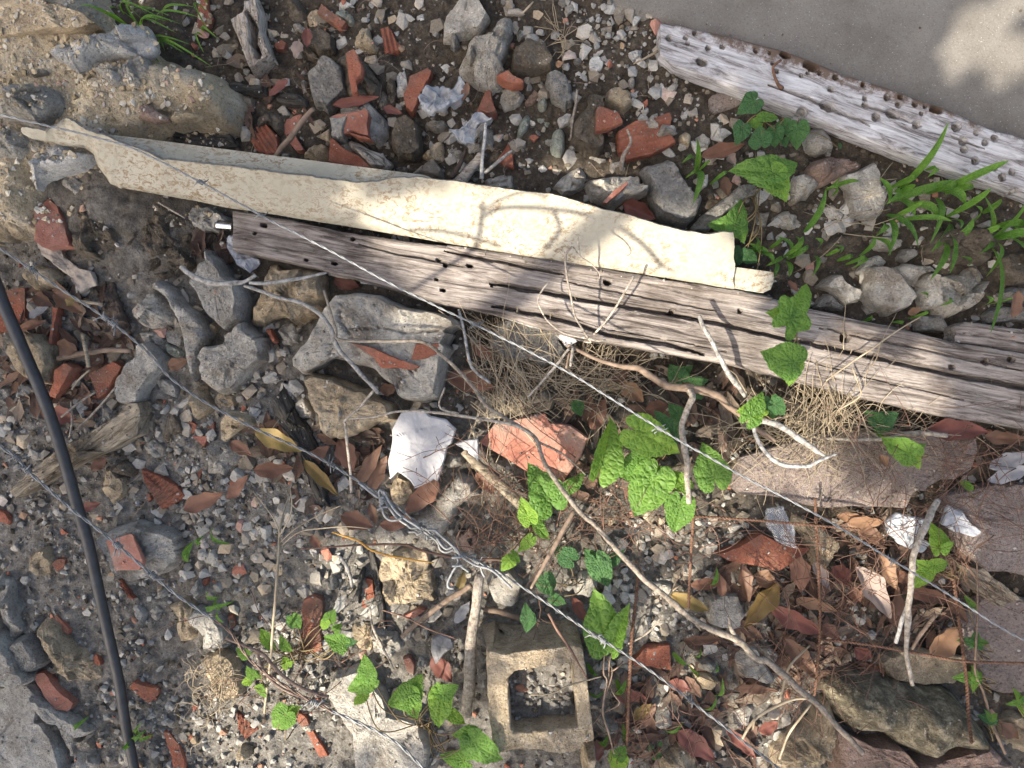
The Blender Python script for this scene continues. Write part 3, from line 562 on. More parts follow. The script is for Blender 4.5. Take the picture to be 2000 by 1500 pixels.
# ------------------------------------------------------------------ old footing in the upper left
build_rows("""
L y 105@0 b A id=foot name=old_footing cat=footing wid=.07 lumps=.022 nz=1.5 sink=.05 tilt=-.25,.05 fine=4 | -900,-900;560,-120;640,110;720,120;880,280;1200,370;1290,470;1330,560;1300,690;1000,740;760,870;640,1000;560,1060;400,1110;300,1060;200,1330;40,1360;-80,1330;-900,1500 | crumbling sandy yellow concrete footing filling the upper left corner
L t 16@104 s A on=foot name=smooth_top tilt=0,0 nz=.4 sink=.03 | -900,-900;290,-300;290,0;500,70;580,150;480,190;300,185;0,215;-900,260 |
M q 50@100 b A on=foot fine=4 nz=1.5 | 270,290;420,260;640,190;700,110;780,110;830,230;760,270;600,280;500,340;380,370;290,320 |
M p 54@100 b A on=foot fine=4 nz=1.5 | -60,460;60,450;200,480;290,470;310,560;270,640;200,690;120,690;-60,650 |
M q 50@84 b A on=foot fine=4 nz=1.5 | 150,840;300,800;420,860;520,860;400,930;240,970;150,1050;120,900 |
M p 48@88 b A on=foot fine=4 nz=1.3 | -40,700;110,720;160,790;100,880;-40,900 |
M g 36@92 b A on=foot fine=4 nz=1.5 | 520,400;640,330;800,300;860,420;800,500;700,480;600,470 |
M d 60@8 b A on=foot fine=4 nz=1.5 name=earth_lump | 330,1130;560,1060;700,1080;720,1200;650,1400;560,1480;440,1450;390,1280 |
M d 46@6 b A on=foot fine=4 nz=1.5 name=earth_lump | 700,1090;900,1100;1040,1190;1060,1300;1000,1420;850,1450;720,1400;680,1200 |
M d 30@2 b A on=foot fine=4 nz=1.5 name=earth_lump | 870,1320;1080,1310;1100,1480;1000,1590;860,1560;700,1560;720,1440 |
M t 44@14 b A on=foot fine=4 nz=1.4 name=earth_lump | -60,1080;140,1060;190,1180;180,1300;60,1350;-60,1330 |
M g 30@30 b A on=foot fine=4 nz=1.4 name=earth_lump | 340,1030;430,980;520,960;600,1010;560,1090;420,1130 |
M p 22@112 f A on=foot | 140,400;230,370;240,395;150,412 |
M k 24@108 f A on=foot | 760,575;820,575;920,640;940,665;860,680;780,655 |
P t 26@110 f A | 945,665;1005,600;1060,635;1130,640;1085,665;990,670 | ochre flint chip lying on the yellow footing above the cream sheet
S t 55@10 f A | 1215,570;1290,510;1335,540;1335,650;1290,715;1230,700;1205,640 | knobbly tan stone at the right end of the yellow footing
T U 40@20 t A tilt=-.2,-.3 | 215,1180;275,1110;330,1160;375,1260;400,1330;430,1395;360,1400;300,1420;245,1375;225,1290 | tall pointed terracotta shard leaning on the footing left of the soil bank
C b 45 f A | 1040,1200;1060,1150;1160,1150;1230,1190;1300,1250;1230,1260;1220,1300;1120,1310;1050,1270 | rounded grey chunk just under the left part of the cream sheet
""")
# ------------------------------------------------------------------ rubble above the cream sheet
build_rows("""
T T 14 t A | 1125,-40;1165,-40;1180,60;1205,110;1165,175;1115,170;1112,90 | narrow upright terracotta shard in the grass at the top edge
W x 20 f A | 920,770;1000,725;1280,715;1330,820;1200,830;980,800 | black rotten wood piece against the upper side of the cream sheet
T T 16 t A rib=55 | 1385,750;1498,690;1570,770;1572,868;1515,878;1440,850 | ribbed terracotta tile square left of the dark stick
S d 40 f B | 220,-30;290,-30;330,40;325,110;270,130;225,80 | brown earthy stone left of the terracotta channel piece
S t 38 f B | 325,60;380,20;415,50;410,130;350,140;325,105 | tan stone touching the left end of the terracotta channel piece
T T 24 t B rib=-35 rs=16 | 405,85;430,30;490,75;575,130;545,178;470,130 | long terracotta channel piece near the top edge
S n 34 f B | 485,60;540,40;605,65;600,130;575,122;500,85 | greenish stone tucked above the terracotta channel piece
P b 14 f B | 230,140;240,115;265,135;280,185;250,180 | thin blue grey chip right of the split timber stub
P p 16 f B | 260,140;300,125;340,160;320,185;270,170 | oval pale blue chip beside the thin blue grey chip
P p 20 r B | 122,190;150,182;163,210;145,238;125,225 | round pale pebble at the edge of the split timber stub
S d 30 s B | 345,190;420,155;490,200;495,290;420,310;350,260 | flat dark earthy stone left of the brown angular stone
T T 18 t B | 160,255;210,225;240,250;225,295;170,285 | small broken terracotta bit right of the split timber stub
S d 26 f B | 320,260;355,245;410,320;390,345;340,325 | small dark wedge stone under the dark red leaf
S t 40 f B | 580,190;640,150;690,125;700,215;745,260;735,285;650,270;590,245 | brown angular stone left of the upper ribbed terracotta piece
T T 14 t B rib=78 | 757,165;805,150;830,185;850,230;882,265;870,290;785,315;770,230 | bright ribbed terracotta piece standing alone near the top
P k 16 f B | 610,50;650,30;670,60;640,75 | pale pinkish chip above the brown angular stone
P b 18 f B | 670,80;700,30;720,70;705,120;680,115 | slim grey pebble right of the pale pinkish chip
P q 16 f B | 955,80;1000,65;1010,110;970,130 | whitish pebble inside the curled pale leaf near the top
P q 14 f B | 830,170;860,166;862,205;845,210 | small white pebble behind the bright ribbed terracotta piece
S h 46 s B nz=1.5 tilt=.1,.15 | 340,430;390,370;450,320;500,330;560,400;590,520;540,580;460,650;390,590;345,500 | big dark grey pitted stone left of the brown boulder
S d 75 b B id=boul | 470,320;520,270;590,260;660,300;720,370;755,440;745,540;680,550;600,545;510,470 | brown boulder with an orange tile strip set in it
T T 12@62 t B on=boul name=tile_strip tilt=.1,0 | 560,300;610,275;640,320;665,380;660,430;620,470;635,530;600,535;580,440 | orange tile strip
P q 16 f B | 848,420;895,365;905,420;915,480;890,545;845,540 | flat white chip left of the large smooth terracotta shard
T T 30 t B tilt=.12,-.12 | 890,545;925,430;960,420;1030,388;1055,410;1020,500;975,590;945,655;905,620 | large smooth terracotta shard left of the crumpled grey plastic
P p 30 f B | 740,530;770,495;800,535;800,590;760,615;735,590 | knobbly white stone right of the brown boulder
S g 30 f B | 765,390;805,385;800,460;760,465 | small square grey stone right of the brown boulder's top
S d 34 f B | 785,460;830,430;850,520;820,600;790,560 | dark stone squeezed left of the flat white chip
L p 62 b B fine=4 | 1190,370;1215,310;1260,195;1380,150;1440,85;1490,72;1503,160;1475,300;1460,400;1440,440;1415,490;1385,505;1310,470;1240,430 | largest rough pale buff stone near the top centre
C g 42 s B tilt=.1,.15 | 1100,220;1110,120;1200,0;1220,-40;1300,-40;1345,50;1380,100;1340,165;1260,190;1150,225 | flat light grey concrete lump at the top edge behind the buff stone
C h 38 s B | 1150,200;1195,190;1208,230;1180,275;1150,260 | small grey cube of concrete left of the buff stone
T T 26@28 t C | 25,430;90,400;130,440;185,460;180,480;120,488;60,465 | ragged red terracotta bit at the foot of the buff stone
T T 34 t B tilt=0,-.25 | 1300,640;1320,580;1350,515;1385,510;1400,590;1420,650;1370,668 | house-shaped terracotta shard below the buff stone
S p 28 f B | 1000,695;1050,680;1130,672;1140,720;1080,750;1010,730 | white angular stone under the crumpled grey plastic
P q 24 f B | 1195,660;1240,645;1265,690;1230,715 | small white stone right of the white angular stone
S d 44 s B nz=1.6 | 820,760;850,660;900,645;960,680;1000,760;990,870;930,910;850,900;815,830 | big round earthy stone above the middle of the cream sheet
C b 40 f B | 510,610;590,570;690,565;740,620;790,680;800,760;760,820;700,800;560,700 | blue grey mortar lump behind the curved red tile
T U 20@32 t B tilt=.15,.2 | 470,660;560,640;690,625;705,650;690,720;700,775;600,745;555,760;490,690 | curved dark red tile stuck to the blue grey mortar lump
C g 26@28 s B | 470,665;585,655;560,740;555,790;480,785 | flat grey mortar scrap lying on the curved dark red tile
T T 12@40 t B | 575,745;690,775;720,795;640,785 | thin terracotta sliver above the pale weathered wood chunk
W v 36@18 f B nz=1.3 | 560,790;575,765;640,790;760,850;820,910;790,950;720,940;640,870 | pale weathered wood chunk between terracotta and round earthy stone
T T 22@24 t B tilt=0,.2 | 470,870;485,785;560,840;640,880;715,950;600,945;468,915 | large pointed terracotta piece against the cream sheet's upper edge
S t 44 b B | 300,880;330,820;380,790;440,800;470,830;470,900;400,905 | rough brown stone against the cream sheet beside the dark stick
S t 34 f B | 375,755;470,705;475,800;440,790 | tan stone behind the rough brown stone
S d 36 f B | 40,670;130,600;200,640;210,720;180,750;120,690;60,720 | dark stone behind the ribbed terracotta tile square
T U 14 t B tilt=.2,0 | 190,685;300,650;330,650;270,740;340,860;290,860;230,790 | terracotta piece lying under the dark stick
S t 38 f B | 985,880;1070,790;1110,790;1120,900;1060,920 | brown wedge stone right of the big round earthy stone
S p 34 f B | 910,970;1000,920;1060,895;1110,950;1115,1000;1000,1000 | pale rough stone peeking over the cream sheet below the brown wedge
T T 16 t C | 25,905;95,810;125,870;130,960;70,945 | orange triangular shard crossed by a grey twig above the cream sheet
S h 32 f B | 1310,720;1390,715;1410,780;1380,880;1300,870 | grey stone behind the forked grey twig
S g 30 f B | 305,450;335,440;345,530;310,530 | thin upright grey stone left of the big pitted stone
S x 26 r B | 160,545;200,515;300,520;355,560;350,600;240,600;170,580 | smooth black oval stone below the grey wood slat
P p 18 r B | 1165,850;1190,838;1225,850;1220,885;1180,890 | small round pale pebble right of the brown wedge stone
S g 22 f B | 1120,820;1160,790;1205,810;1190,860;1140,870 | light grey pebble above the small round pale pebble
P b 16 f B | 1175,890;1215,885;1225,920;1190,940 | bluish white pebble below the small round pale pebble
S g 22 f B | 770,800;805,790;815,830;780,840 | squarish grey chip left of the round earthy stone
S h 26 f B | 835,945;890,925;920,945;910,970;850,965 | small grey stone at the sheet edge below the round earthy stone
S d 46 s C nz=1.5 | 95,350;130,270;190,215;290,225;360,320;340,390;230,420;110,400 | dark flat-topped stone right of the largest buff stone
S h 38 s C nz=1.3 | 305,410;350,395;420,420;460,480;455,590;410,615;340,570;310,490 | dark grey oval stone left of the thin upright stick
S p 30 f C | 40,480;140,470;180,530;160,590;70,620;40,560 | pale cream stone below the ragged red terracotta bit
S k 24 f C | 185,570;210,530;245,495;285,530;240,570;195,590 | pinkish wedge stone left of the dark grey oval stone
P n 20 f C | 255,430;290,440;308,510;275,480 | green grey sliver above the pinkish wedge stone
S n 24 r C | 255,570;300,535;320,580;300,630;265,610 | greenish rounded pebble below the dark grey oval stone
S n 22 r C | 140,760;160,680;200,630;225,665;205,740;160,785 | long greenish slate pebble standing upright
P n 20 f C | 255,660;290,645;335,685;320,720;270,700 | short green stone right of the long slate pebble
P q 24 f C | 375,650;420,625;455,640;440,700;385,710 | chalk white stone left of the thin upright stick
S n 28 r C | 325,830;350,730;390,710;415,740;415,840;390,900;340,880 | tall grey green stone below the chalk white stone
L d 52 s C nz=1.6 tilt=-.08,.05 | 450,790;460,700;510,610;550,530;620,530;640,600;600,760;650,800;640,850;590,865;470,810 | large dark earth-caked slab under the terracotta flake
S t 36 s C nz=1.3 | 640,570;650,500;720,490;790,530;800,590;750,630;680,610 | round mottled brown stone beside the dark earth-caked slab
T T 12@50 t C | 590,610;605,595;650,605;720,635;745,690;660,735;585,750 | smooth terracotta flake lying on the dark earth-caked slab
P q 26 f C | 770,290;810,275;858,270;850,310;800,345;780,320 | white quartz stone by the left end of the white plank
T T 30 t C rib=-14 rs=18 tilt=.02,.12 | 705,750;800,695;870,690;1000,645;1010,680;1000,760;1040,810;900,880;760,910;715,860 | large layered terracotta tile above the broken concrete
P p 24@26 f C | 875,690;905,640;945,620;945,715;890,710 | white knob resting on the layered terracotta tile
P b 24@26 f C | 930,745;970,685;1050,710;1050,750;950,755 | bluish white stone on the right of the layered terracotta tile
S t 28 r C | 1050,760;1100,725;1135,760;1110,840;1060,820 | tan pebble right of the layered terracotta tile
F l 12 t C name=flat_shard cat=shard | 1220,560;1240,540;1330,515;1420,565;1390,600;1250,645;1225,620 | flat mauve brown shard below the white plank
S g 28 f C | 1150,770;1200,735;1245,780;1230,840;1170,845 | rough grey stone above the red leaf
C h 62 s C fine=4 nz=.8 tilt=.05,-.05 | 865,940;980,880;1060,980;1140,1060;1195,1140;1160,1230;1100,1290;1060,1290;930,1230;890,1100 | big pitted dark grey concrete block above the sheet's right half
C g 58 b C | 530,1010;640,970;760,975;850,970;885,1085;820,1115;760,1120;700,1175;560,1130 | rough broken concrete carrying a brown tile slat
T U 9@57 t C | 620,1145;690,1070;770,1015;770,1040;720,1090;645,1150 | thin brown tile slat lying on the rough broken concrete
C g 46 f C | 340,1050;400,980;520,920;545,960;530,1040;470,1080;400,1090 | grey angular concrete left of the rough broken concrete
S p 34 f C | -40,1010;60,970;120,980;130,1060;0,1070 | pale flat stone showing over the sheet's edge
R h 26@8 f C tilt=0,-.2 | 1125,1285;1200,1200;1300,1120;1440,1020;1500,1040;1500,1090;1400,1130;1290,1220;1230,1300 | long curved grey strip running up to the heart leaves
P q 28 f C | 1160,1060;1190,990;1235,960;1225,1050;1180,1075 | bright white stone above the long curved grey strip
P n 24 f C | 1240,1010;1280,990;1295,1050;1250,1070 | pale green stone right of the bright white stone
P p 20 f C | 545,880;560,862;650,910;610,930 | pale sliver left of the twisted root
P b 18 r C | 425,830;470,808;500,830;450,860 | small blue grey pebble left of the earth-caked slab's foot
P b 16 r C | 630,860;660,848;678,870;650,895 | light blue pebble above the broken concrete
S d 24 f C | 450,870;520,835;545,850;540,890;470,905 | dark mossy stone at the earth-caked slab's foot
S d 34 f C | 980,880;1060,860;1180,920;1150,1000;1050,960 | dark stone behind the big pitted concrete block
P g 22 f C | 655,800;700,792;715,830;680,850 | round grey pebble below the terracotta flake
P q 18 f C | 600,95;640,85;645,140;610,135 | white pebble nearest the bare earth at the top
P q 16 f C | 910,100;955,90;940,122;915,118 | white chip by the paving's broken edge
P b 16 f C | 755,140;795,125;798,158;760,165 | flat blue chip among the chips near the paving
P t 16 f C | 865,75;905,70;905,100;870,105 | cream chip highest among the chips near the paving
P g 16 f C | 655,70;685,52;700,75;670,92 | grey chip above the white pebble on bare earth
P t 16 r C | 715,145;750,130;752,170;722,172 | tan round chip left of the flat blue chip
T T 14 t C | 845,580;880,555;885,590;865,615 | tiny terracotta crumb above the layered tile
P t 14 r C | 990,545;1005,540;1020,552;1005,562 | tiny yellow grain stone on the dark earth left of the mauve shard
S n 18 f C | 1050,550;1075,540;1100,560;1070,575 | small green grey chip left of the mauve shard
S g 20 r C | 770,440;800,425;812,450;805,500;775,490 | smooth grey pebble below the white bottle cap
P b 14 s C | 740,365;775,360;778,385;745,388 | flat grey square chip right of the white bottle cap
S h 18 r C | 460,330;490,320;518,340;505,362;465,360 | dim grey pebble left of the white bottle cap
S n 20 f C | 135,160;165,145;188,165;180,215;140,225 | dark green stone just right of the buff stone's top
""")
# ------------------------------------------------------------------ stones right of the sheet
build_rows("""
S b 40 r D | 380,770;400,720;480,705;540,780;550,850;460,868;390,840 | smooth blue grey stone under the white plank beside round leaves
S k 44@8 b D | 410,950;450,890;540,865;650,880;735,915;690,950;560,1000;480,1045;440,1000 | pale pinkish pitted rock right of the large heart leaf
C g 42 f D | 310,1070;330,1000;410,970;475,1040;400,1120;330,1150;305,1130 | light grey stone under the pinkish pitted rock
L g 36 s D tilt=.05,.1 | 580,1000;760,910;800,1000;840,1090;830,1220;760,1245;650,1230;610,1100 | big flat grey slab left of the wide-bladed grass
S p 42 f D | 210,1220;290,1170;370,1210;400,1260;340,1285;240,1275 | cream white angular stone right of the lower heart leaf
S h 30 f D | 115,1190;190,1185;170,1280;120,1280 | dull grey stone beside the lower heart leaf
C g 36 f D | 480,1180;560,1140;620,1200;600,1250;520,1255;490,1220 | rough grey stone left of the big flat slab
S d 60 b D | 1050,1400;1150,1300;1400,1290;1480,1380;1440,1480;1150,1490 | big dark boulder shaded by the wide-bladed grass
S d 40 b D | 500,1380;600,1310;700,1300;720,1420;650,1480;540,1460 | brown earthy stone under the big flat grey slab
S g 34 f D | 770,1340;850,1320;940,1350;940,1390;870,1420;790,1400 | pale grey rubble under the wide-bladed grass
S h 36 f D | -20,1070;60,1030;130,1050;80,1110;-20,1140 | grey wedge stone below the large heart leaf
C g 40 s H tilt=-.15,.2 nz=1.3 | 455,230;500,180;550,155;640,220;710,260;700,310;620,330;520,260 | grey stone above the lobed leaf by the plank
C h 40 f H | 440,350;480,280;515,255;560,300;640,380;500,360 | triangular pitted grey stone against the plank's upper edge
C g 48 s H tilt=.2,.2 nz=1.3 | 715,300;735,170;740,120;800,110;900,150;950,220;995,280;960,350;880,380;780,360 | big grey five-sided stone above the plank
S g 42 f H | 680,150;740,70;820,45;870,90;840,110;730,160 | grey stone behind the big five-sided stone
S g 40 f H | 900,120;960,95;1100,110;1145,140;1050,170;1030,230;960,200 | flat grey stone right of the big five-sided stone
S g 42 s H tilt=.2,-.1 nz=1.3 | 1030,190;1060,140;1120,150;1140,230;1140,350;1100,370;1040,350 | tall narrow grey stone left of the largest pale rubble
C p 60 b H fine=4 | 1140,250;1150,170;1250,130;1400,75;1440,130;1470,170;1430,250;1380,330;1330,370;1200,400;1150,370 | largest pale layered rubble below the grass
S h 34 s H | 900,70;930,15;1000,10;1020,60;960,95 | grey stone above the flat grey stone
S h 40 b H | 1480,260;1560,220;1700,240;1700,340;1560,330;1480,310 | grey stone at the right edge above the plank
C h 30 s H | 1370,400;1450,340;1700,340;1700,430;1500,440;1400,440 | flat grey stone tucked behind the plank's raised splinter
S h 26 s H | 1000,400;1160,380;1200,450;1180,490;1000,480 | low grey stone behind the plank under the pale rubble
P g 22 f H | 700,345;760,330;800,345;790,375;740,385 | small grey chip left of the five-sided stone's foot
P g 24 r H | 375,315;410,295;445,320;430,345;390,345 | small round grey stone right of the lobed leaf
S d 48 b H | 1480,60;1540,20;1720,20;1720,190;1560,230;1490,150 | dark stone at the right edge below the grass
""")
# ------------------------------------------------------------------ left middle
build_rows("""
S t 50 r E nz=2 | 85,170;110,110;200,100;310,120;360,180;340,240;250,255;170,250;130,200 | grey tan oval stone under the barbed wire at the left
T T 16 t E tilt=.1,0 | -40,290;50,240;160,235;160,420;100,470;-40,510 | large flat terracotta piece behind the black hose
C t 50 s E nz=1.5 | 15,600;40,530;130,500;230,490;290,560;310,680;290,780;240,790;160,780;60,690 | big grey tan concrete chunk under the black hose
T T 26@8 t E tilt=.1,.2 | 310,770;320,690;400,655;440,685;380,780;310,865;270,850 | bent terracotta corner piece right of the black hose
T T 22@6 t E | 290,560;310,400;305,345;340,345;320,470;308,560 | thin upright terracotta splinter near the brown husk
T T 14@8 t E | 500,720;560,690;650,650;700,680;650,770;610,830;555,870;540,810 | pointed terracotta shard left of the grey slab wedge
C g 46 s E tilt=.12,-.1 | 650,770;700,670;770,600;780,540;840,530;930,630;920,690;850,800;800,895;680,890 | grey slab wedge crossed by the barbed wire
C g 62 b E | 710,370;770,280;830,250;920,260;940,330;930,420;880,465;790,455;730,420 | knobbly grey lump left of the curved mortar strip
C b 44@0 b E wid=.014 lumps=.01 | 860,220;910,190;980,240;1020,300;1100,370;1150,440;1170,520;1140,560;1130,680;1080,750;1060,620;1040,500;990,360;930,280 | long curved grey mortar strip under the mottled twig
C b 70 s E nz=1.5 tilt=.25,.15 | 1060,200;1130,100;1190,20;1240,60;1290,170;1380,230;1400,320;1370,420;1290,500;1150,410;1090,280 | tall slate grey lump below the plank's left end
C g 62 s E fine=4 nz=1.4 tilt=-.2,.25 | 1120,630;1160,560;1290,530;1310,490;1380,440;1480,490;1500,560;1500,650;1400,720;1310,830;1230,840;1150,760 | large pale grey concrete chunk left of the biggest slab
S t 44 f E | 1040,830;1100,770;1170,770;1190,850;1210,920;1150,950;1090,985;1070,930 | tan angular stone just under the barbed wire
C t 70 b F fine=4 | -10,440;20,330;80,250;90,90;300,110;440,160;460,260;420,350;330,460;280,490;190,430;80,460 | large tan rock wedged under the plank's left end
C g 48 f E | 1165,1110;1215,1080;1300,1110;1360,1190;1320,1250;1220,1300;1150,1290;1160,1190 | grey stone with a white edge beside the brown leaf
S t 30@40 f E | 1215,1090;1220,990;1290,930;1400,960;1420,1010;1330,1050;1250,1110 | tan slab leaning on the grey stone with a white edge
L d 26 s E | 915,1090;940,970;990,940;1040,1040;980,1070 | dark triangular flake among the pale gravel
S p 36 f E | 800,1110;850,1080;920,1130;910,1190;850,1205;805,1180 | pale grey stone right of the dry board's end
P p 24 f E | 840,900;880,870;905,900;880,930 | upper cream pebble right of the grey slab wedge's foot
P q 24 f E | 885,950;930,895;955,920;920,960 | white pebble leaning on the dark triangular flake
P q 22 f E | 965,1090;1010,1075;1050,1090;1010,1130 | white oval stone below the dark triangular flake
T T 20 t E rib=-38 rs=9 | 808,1250;900,1285;1000,1350;1050,1410;990,1460;925,1485;890,1440;830,1330 | ribbed terracotta triangle on the gravel
S t 46 f E | 535,1340;560,1260;620,1250;690,1320;700,1390;640,1440;620,1470;560,1440 | pale tan stone right of the black hose below the board
S d 34 r E | 620,1270;670,1210;740,1215;770,1260;740,1310;680,1300 | dark rounded stone under the dry board
T T 12 t E | 1065,980;1120,1000;1110,1050;1070,1065 | small bright terracotta square right of the dark triangular flake
T U 14 t E | 1080,1070;1185,1065;1160,1140 | dull red terracotta triangle left of the white-edged stone
T T 12 t E | 1110,1310;1120,1205;1150,1260;1135,1315 | slim terracotta splinter left of the white-edged stone
T T 12 t E | 1160,1030;1215,985;1215,1035 | small terracotta corner touching the tan leaning slab
S b 34 f E | 65,860;90,760;160,800;160,870;110,880 | blue grey stone left of the black hose above the board
S g 30 f E | -40,800;30,800;45,890;-40,915 | grey stone cut by the left edge above the board
T T 14 t E tilt=0,.2 | 210,860;270,850;290,850;295,920;260,1000;230,950 | terracotta strip hidden beside the black hose
S g 26 f E | 160,930;200,900;235,960;230,1010;190,980 | small grey stone left of the hidden terracotta strip
S b 40 f E | 750,490;860,470;920,520;900,570;800,560 | grey stone behind the top of the slab wedge
S n 34 f E | 920,545;1000,570;1035,600;990,650;930,610 | pale green slate chip right of the slab wedge
S t 34 f E | 1150,450;1190,420;1230,455;1200,510;1160,500 | small tan knob in front of the slate grey lump
S g 28 f E | 910,460;970,470;1030,520;1010,580;940,540 | grey chip with white flecks left of the mortar strip
S t 24 f E | 1190,850;1260,820;1320,850;1310,900;1230,925;1190,890 | pale tan stone below the large pale concrete chunk
S b 24 f E | 860,750;910,830;990,870;1000,810;960,760;910,750 | flat grey chips pressed beside the tan angular stone
S g 22 f E | 855,1020;880,1015;895,1080;875,1105 | thin grey pebble beside the pale grey stone
S p 22 f E | 1070,1120;1100,1115;1125,1170;1100,1200 | whitish long pebble left of the slim terracotta splinter
S g 24 f E | 985,1250;1040,1240;1060,1290;1010,1310 | pale grey chip above the ribbed triangle's tip
S g 22 f E | 790,1250;815,1265;820,1310;795,1300 | pale pebble at the ribbed triangle's upper corner
T T 12 t E | 825,1400;850,1385;862,1430;840,1445 | terracotta crumb left of the ribbed triangle
P q 20 f E | 750,1440;775,1430;790,1475;765,1475 | white pebble below the ribbed triangle's left side
S h 20 f E | 1310,1430;1360,1415;1375,1455;1330,1470 | grey pebble under the curled leaf right of the ribbed triangle
""")
# ------------------------------------------------------------------ centre
build_rows("""
L g 85@0 s F id=bigslab fine=4 nz=1.2 tilt=.03,.1 | 230,640;270,570;430,340;500,260;620,235;760,260;900,330;1100,390;1190,440;1200,500;1130,640;1090,860;1000,890;880,880;850,820;760,770;700,720;470,640;440,670;300,730;240,690 | biggest grey concrete slab with red tile pieces set in it
T T 8@86 t F on=bigslab name=tile_inlay tilt=.03,.1 | 590,545;700,570;900,650;985,680;940,705;860,690;760,690;720,630 | long red tile piece
T T 8@85 t F on=bigslab name=tile_inlay tilt=.03,.1 | 930,640;960,550;1100,545;1080,620;960,645 | square red tile piece
C t 66 s F fine=4 nz=1.3 tilt=-.05,.1 | 320,730;380,710;490,730;620,780;740,830;830,890;860,985;800,1010;740,1010;690,1050;520,1100;430,1050;380,920;340,850 | tan concrete chunk with cream patches under the bent twig
P t 16@66 f F | 500,870;535,845;560,870;535,895 | tan pebble resting on the tan concrete chunk
P g 12@66 f F | 515,930;530,920;535,955;518,968 | small grey sliver resting on the tan concrete chunk
S t 40 f F | 805,1380;850,1290;910,1310;945,1390;900,1460;850,1480;810,1440 | tan pebble pinning the foot of the white paper
C g 46@0 b F wid=.02 lumps=.012 | 1120,1400;1190,1310;1280,1330;1290,1430;1180,1490;1130,1560;1060,1640;1010,1690;940,1640;910,1560;1040,1500 | grey boot-shaped stone under the wire knot
S g 36 r F | 1120,1240;1150,1150;1250,1170;1230,1240;1150,1260 | round grey stone right of the white paper
T U 20@12 t G fine=4 tilt=.05,.08 | -65,1110;20,1000;300,935;330,990;450,1010;545,1080;500,1200;400,1340;350,1290;230,1290;60,1180 | largest smooth terracotta tile in the centre under the long branch
W x 50 f F nz=1.6 | 130,850;200,740;250,860;330,1000;410,1090;440,1250;480,1500;380,1440;330,1250;240,1080;140,950 | black charred wood strip flecked with white left of the paper
S g 30 f F | 265,880;320,840;380,930;370,980;300,970 | grey flake behind the tan concrete chunk
S g 44 f F | 190,430;260,430;310,500;290,550;210,560;170,480 | grey round lump beside the red pencil-like bit
T T 16@14 t F | 110,470;140,465;180,540;160,550 | short red tile bit left of the biggest slab
C h 36 s G | -20,550;20,460;90,420;280,440;400,500;410,600;300,680;80,640 | smooth grey concrete under the plank behind straw
S t 20 f G | 560,760;650,730;760,760;720,830;600,830 | tan flat stone in shade right of the straw
C t 50 f J fine=4 nz=1.3 | 730,470;750,320;800,290;950,265;1020,290;1040,400;1080,500;1060,570;900,590;770,595 | pale squarish limestone chunk left of the peeled stick
T T 22 t J | 320,600;330,540;390,515;440,540;440,600;425,700;435,840;330,855;325,730 | upright brick red tile strip among the ivy leaves
L g 44 s J fine=4 nz=.8 tilt=.03,.05 | 440,1060;500,940;640,930;700,1000;780,1060;800,1180;1000,1240;1050,1380;1000,1560;590,1560;600,1300;520,1180 | large pale grey slab along the bottom under heart leaves
S t 40 f J | 580,730;640,695;700,695;740,800;700,870;600,800 | brown stone above the bottom grey slab
C g 46 f J | 700,720;850,750;890,830;820,900;720,850 | grey stone right of the brown stone above the slab
C g 46 s J | 1350,450;1385,400;1485,365;1570,460;1560,530;1510,600;1440,590;1390,560 | flat grey concrete right of the peeled stick's top
T U 20 t J | 885,640;980,590;1030,600;940,660 | dusty red tile bit below the limestone chunk
T U 18 t J | 885,870;930,860;955,910;950,980;910,960 | upright red tile bit above the heart leaves
S b 20 f J | 870,790;870,700;900,640;960,680;930,770;890,800 | grey pointed flake left of the peeled stick
S p 22 f J | 1050,800;1080,750;1130,740;1150,790;1100,830 | pale lump in the curled grey leaf by the stick
F k 14 t J | 1195,200;1260,140;1310,200;1290,280;1220,270 | pinkish flat shard under the wire knot's lower end
S p 34 f J | 430,460;480,410;520,460;505,505;450,510 | pale angular stone left of the flat dark bar
S g 40 f J | 700,180;780,100;900,130;910,200;850,250;740,245 | brown grey stone under the red stem left of the wire knot
S g 22 f J | 555,650;590,630;590,680;560,680 | white grey cube stone right of the ivy tile strip
S g 24 f J | 530,400;580,380;580,430;540,445 | round stone left of the dark wood stub
S p 20 f J | 640,570;650,480;685,500;680,560 | white chip between the dark stub and the dark bar
T T 10 t J | 650,600;680,420;720,430;740,560;700,600 | red tile piece behind the flat dark bar
S g 34 f J | 950,800;1010,690;1040,700;1030,780;990,830 | grey angular stone right of the pointed flake
C g 36 f J | 960,930;980,880;1040,900;1030,940;990,960 | small grey stone right of the upright red tile bit
S p 20 f J | 1165,940;1185,840;1200,850;1205,960;1180,970 | pale splinter stone beside the peeled stick
S g 20 f J | 350,1310;300,1260;380,1240;400,1290 | pale stone below the quilted leaf at the bottom
T T 14 t J | 290,1170;340,1200;400,1300;470,1430;420,1440;350,1300;280,1210 | long diagonal terracotta strip at the bottom by the quilted leaf
T T 12 t J | 540,1155;575,1135;585,1150;550,1170 | tiny red tile corner on the bottom grey slab
S k 14 t J | 1125,1400;1180,1390;1190,1420;1140,1440 | small pink flake at the bottom right of the grey slab
S q 18 f J | 1030,1500;1060,1430;1095,1415;1080,1470;1050,1510 | small white stone at the bottom right of the grey slab's foot
""")
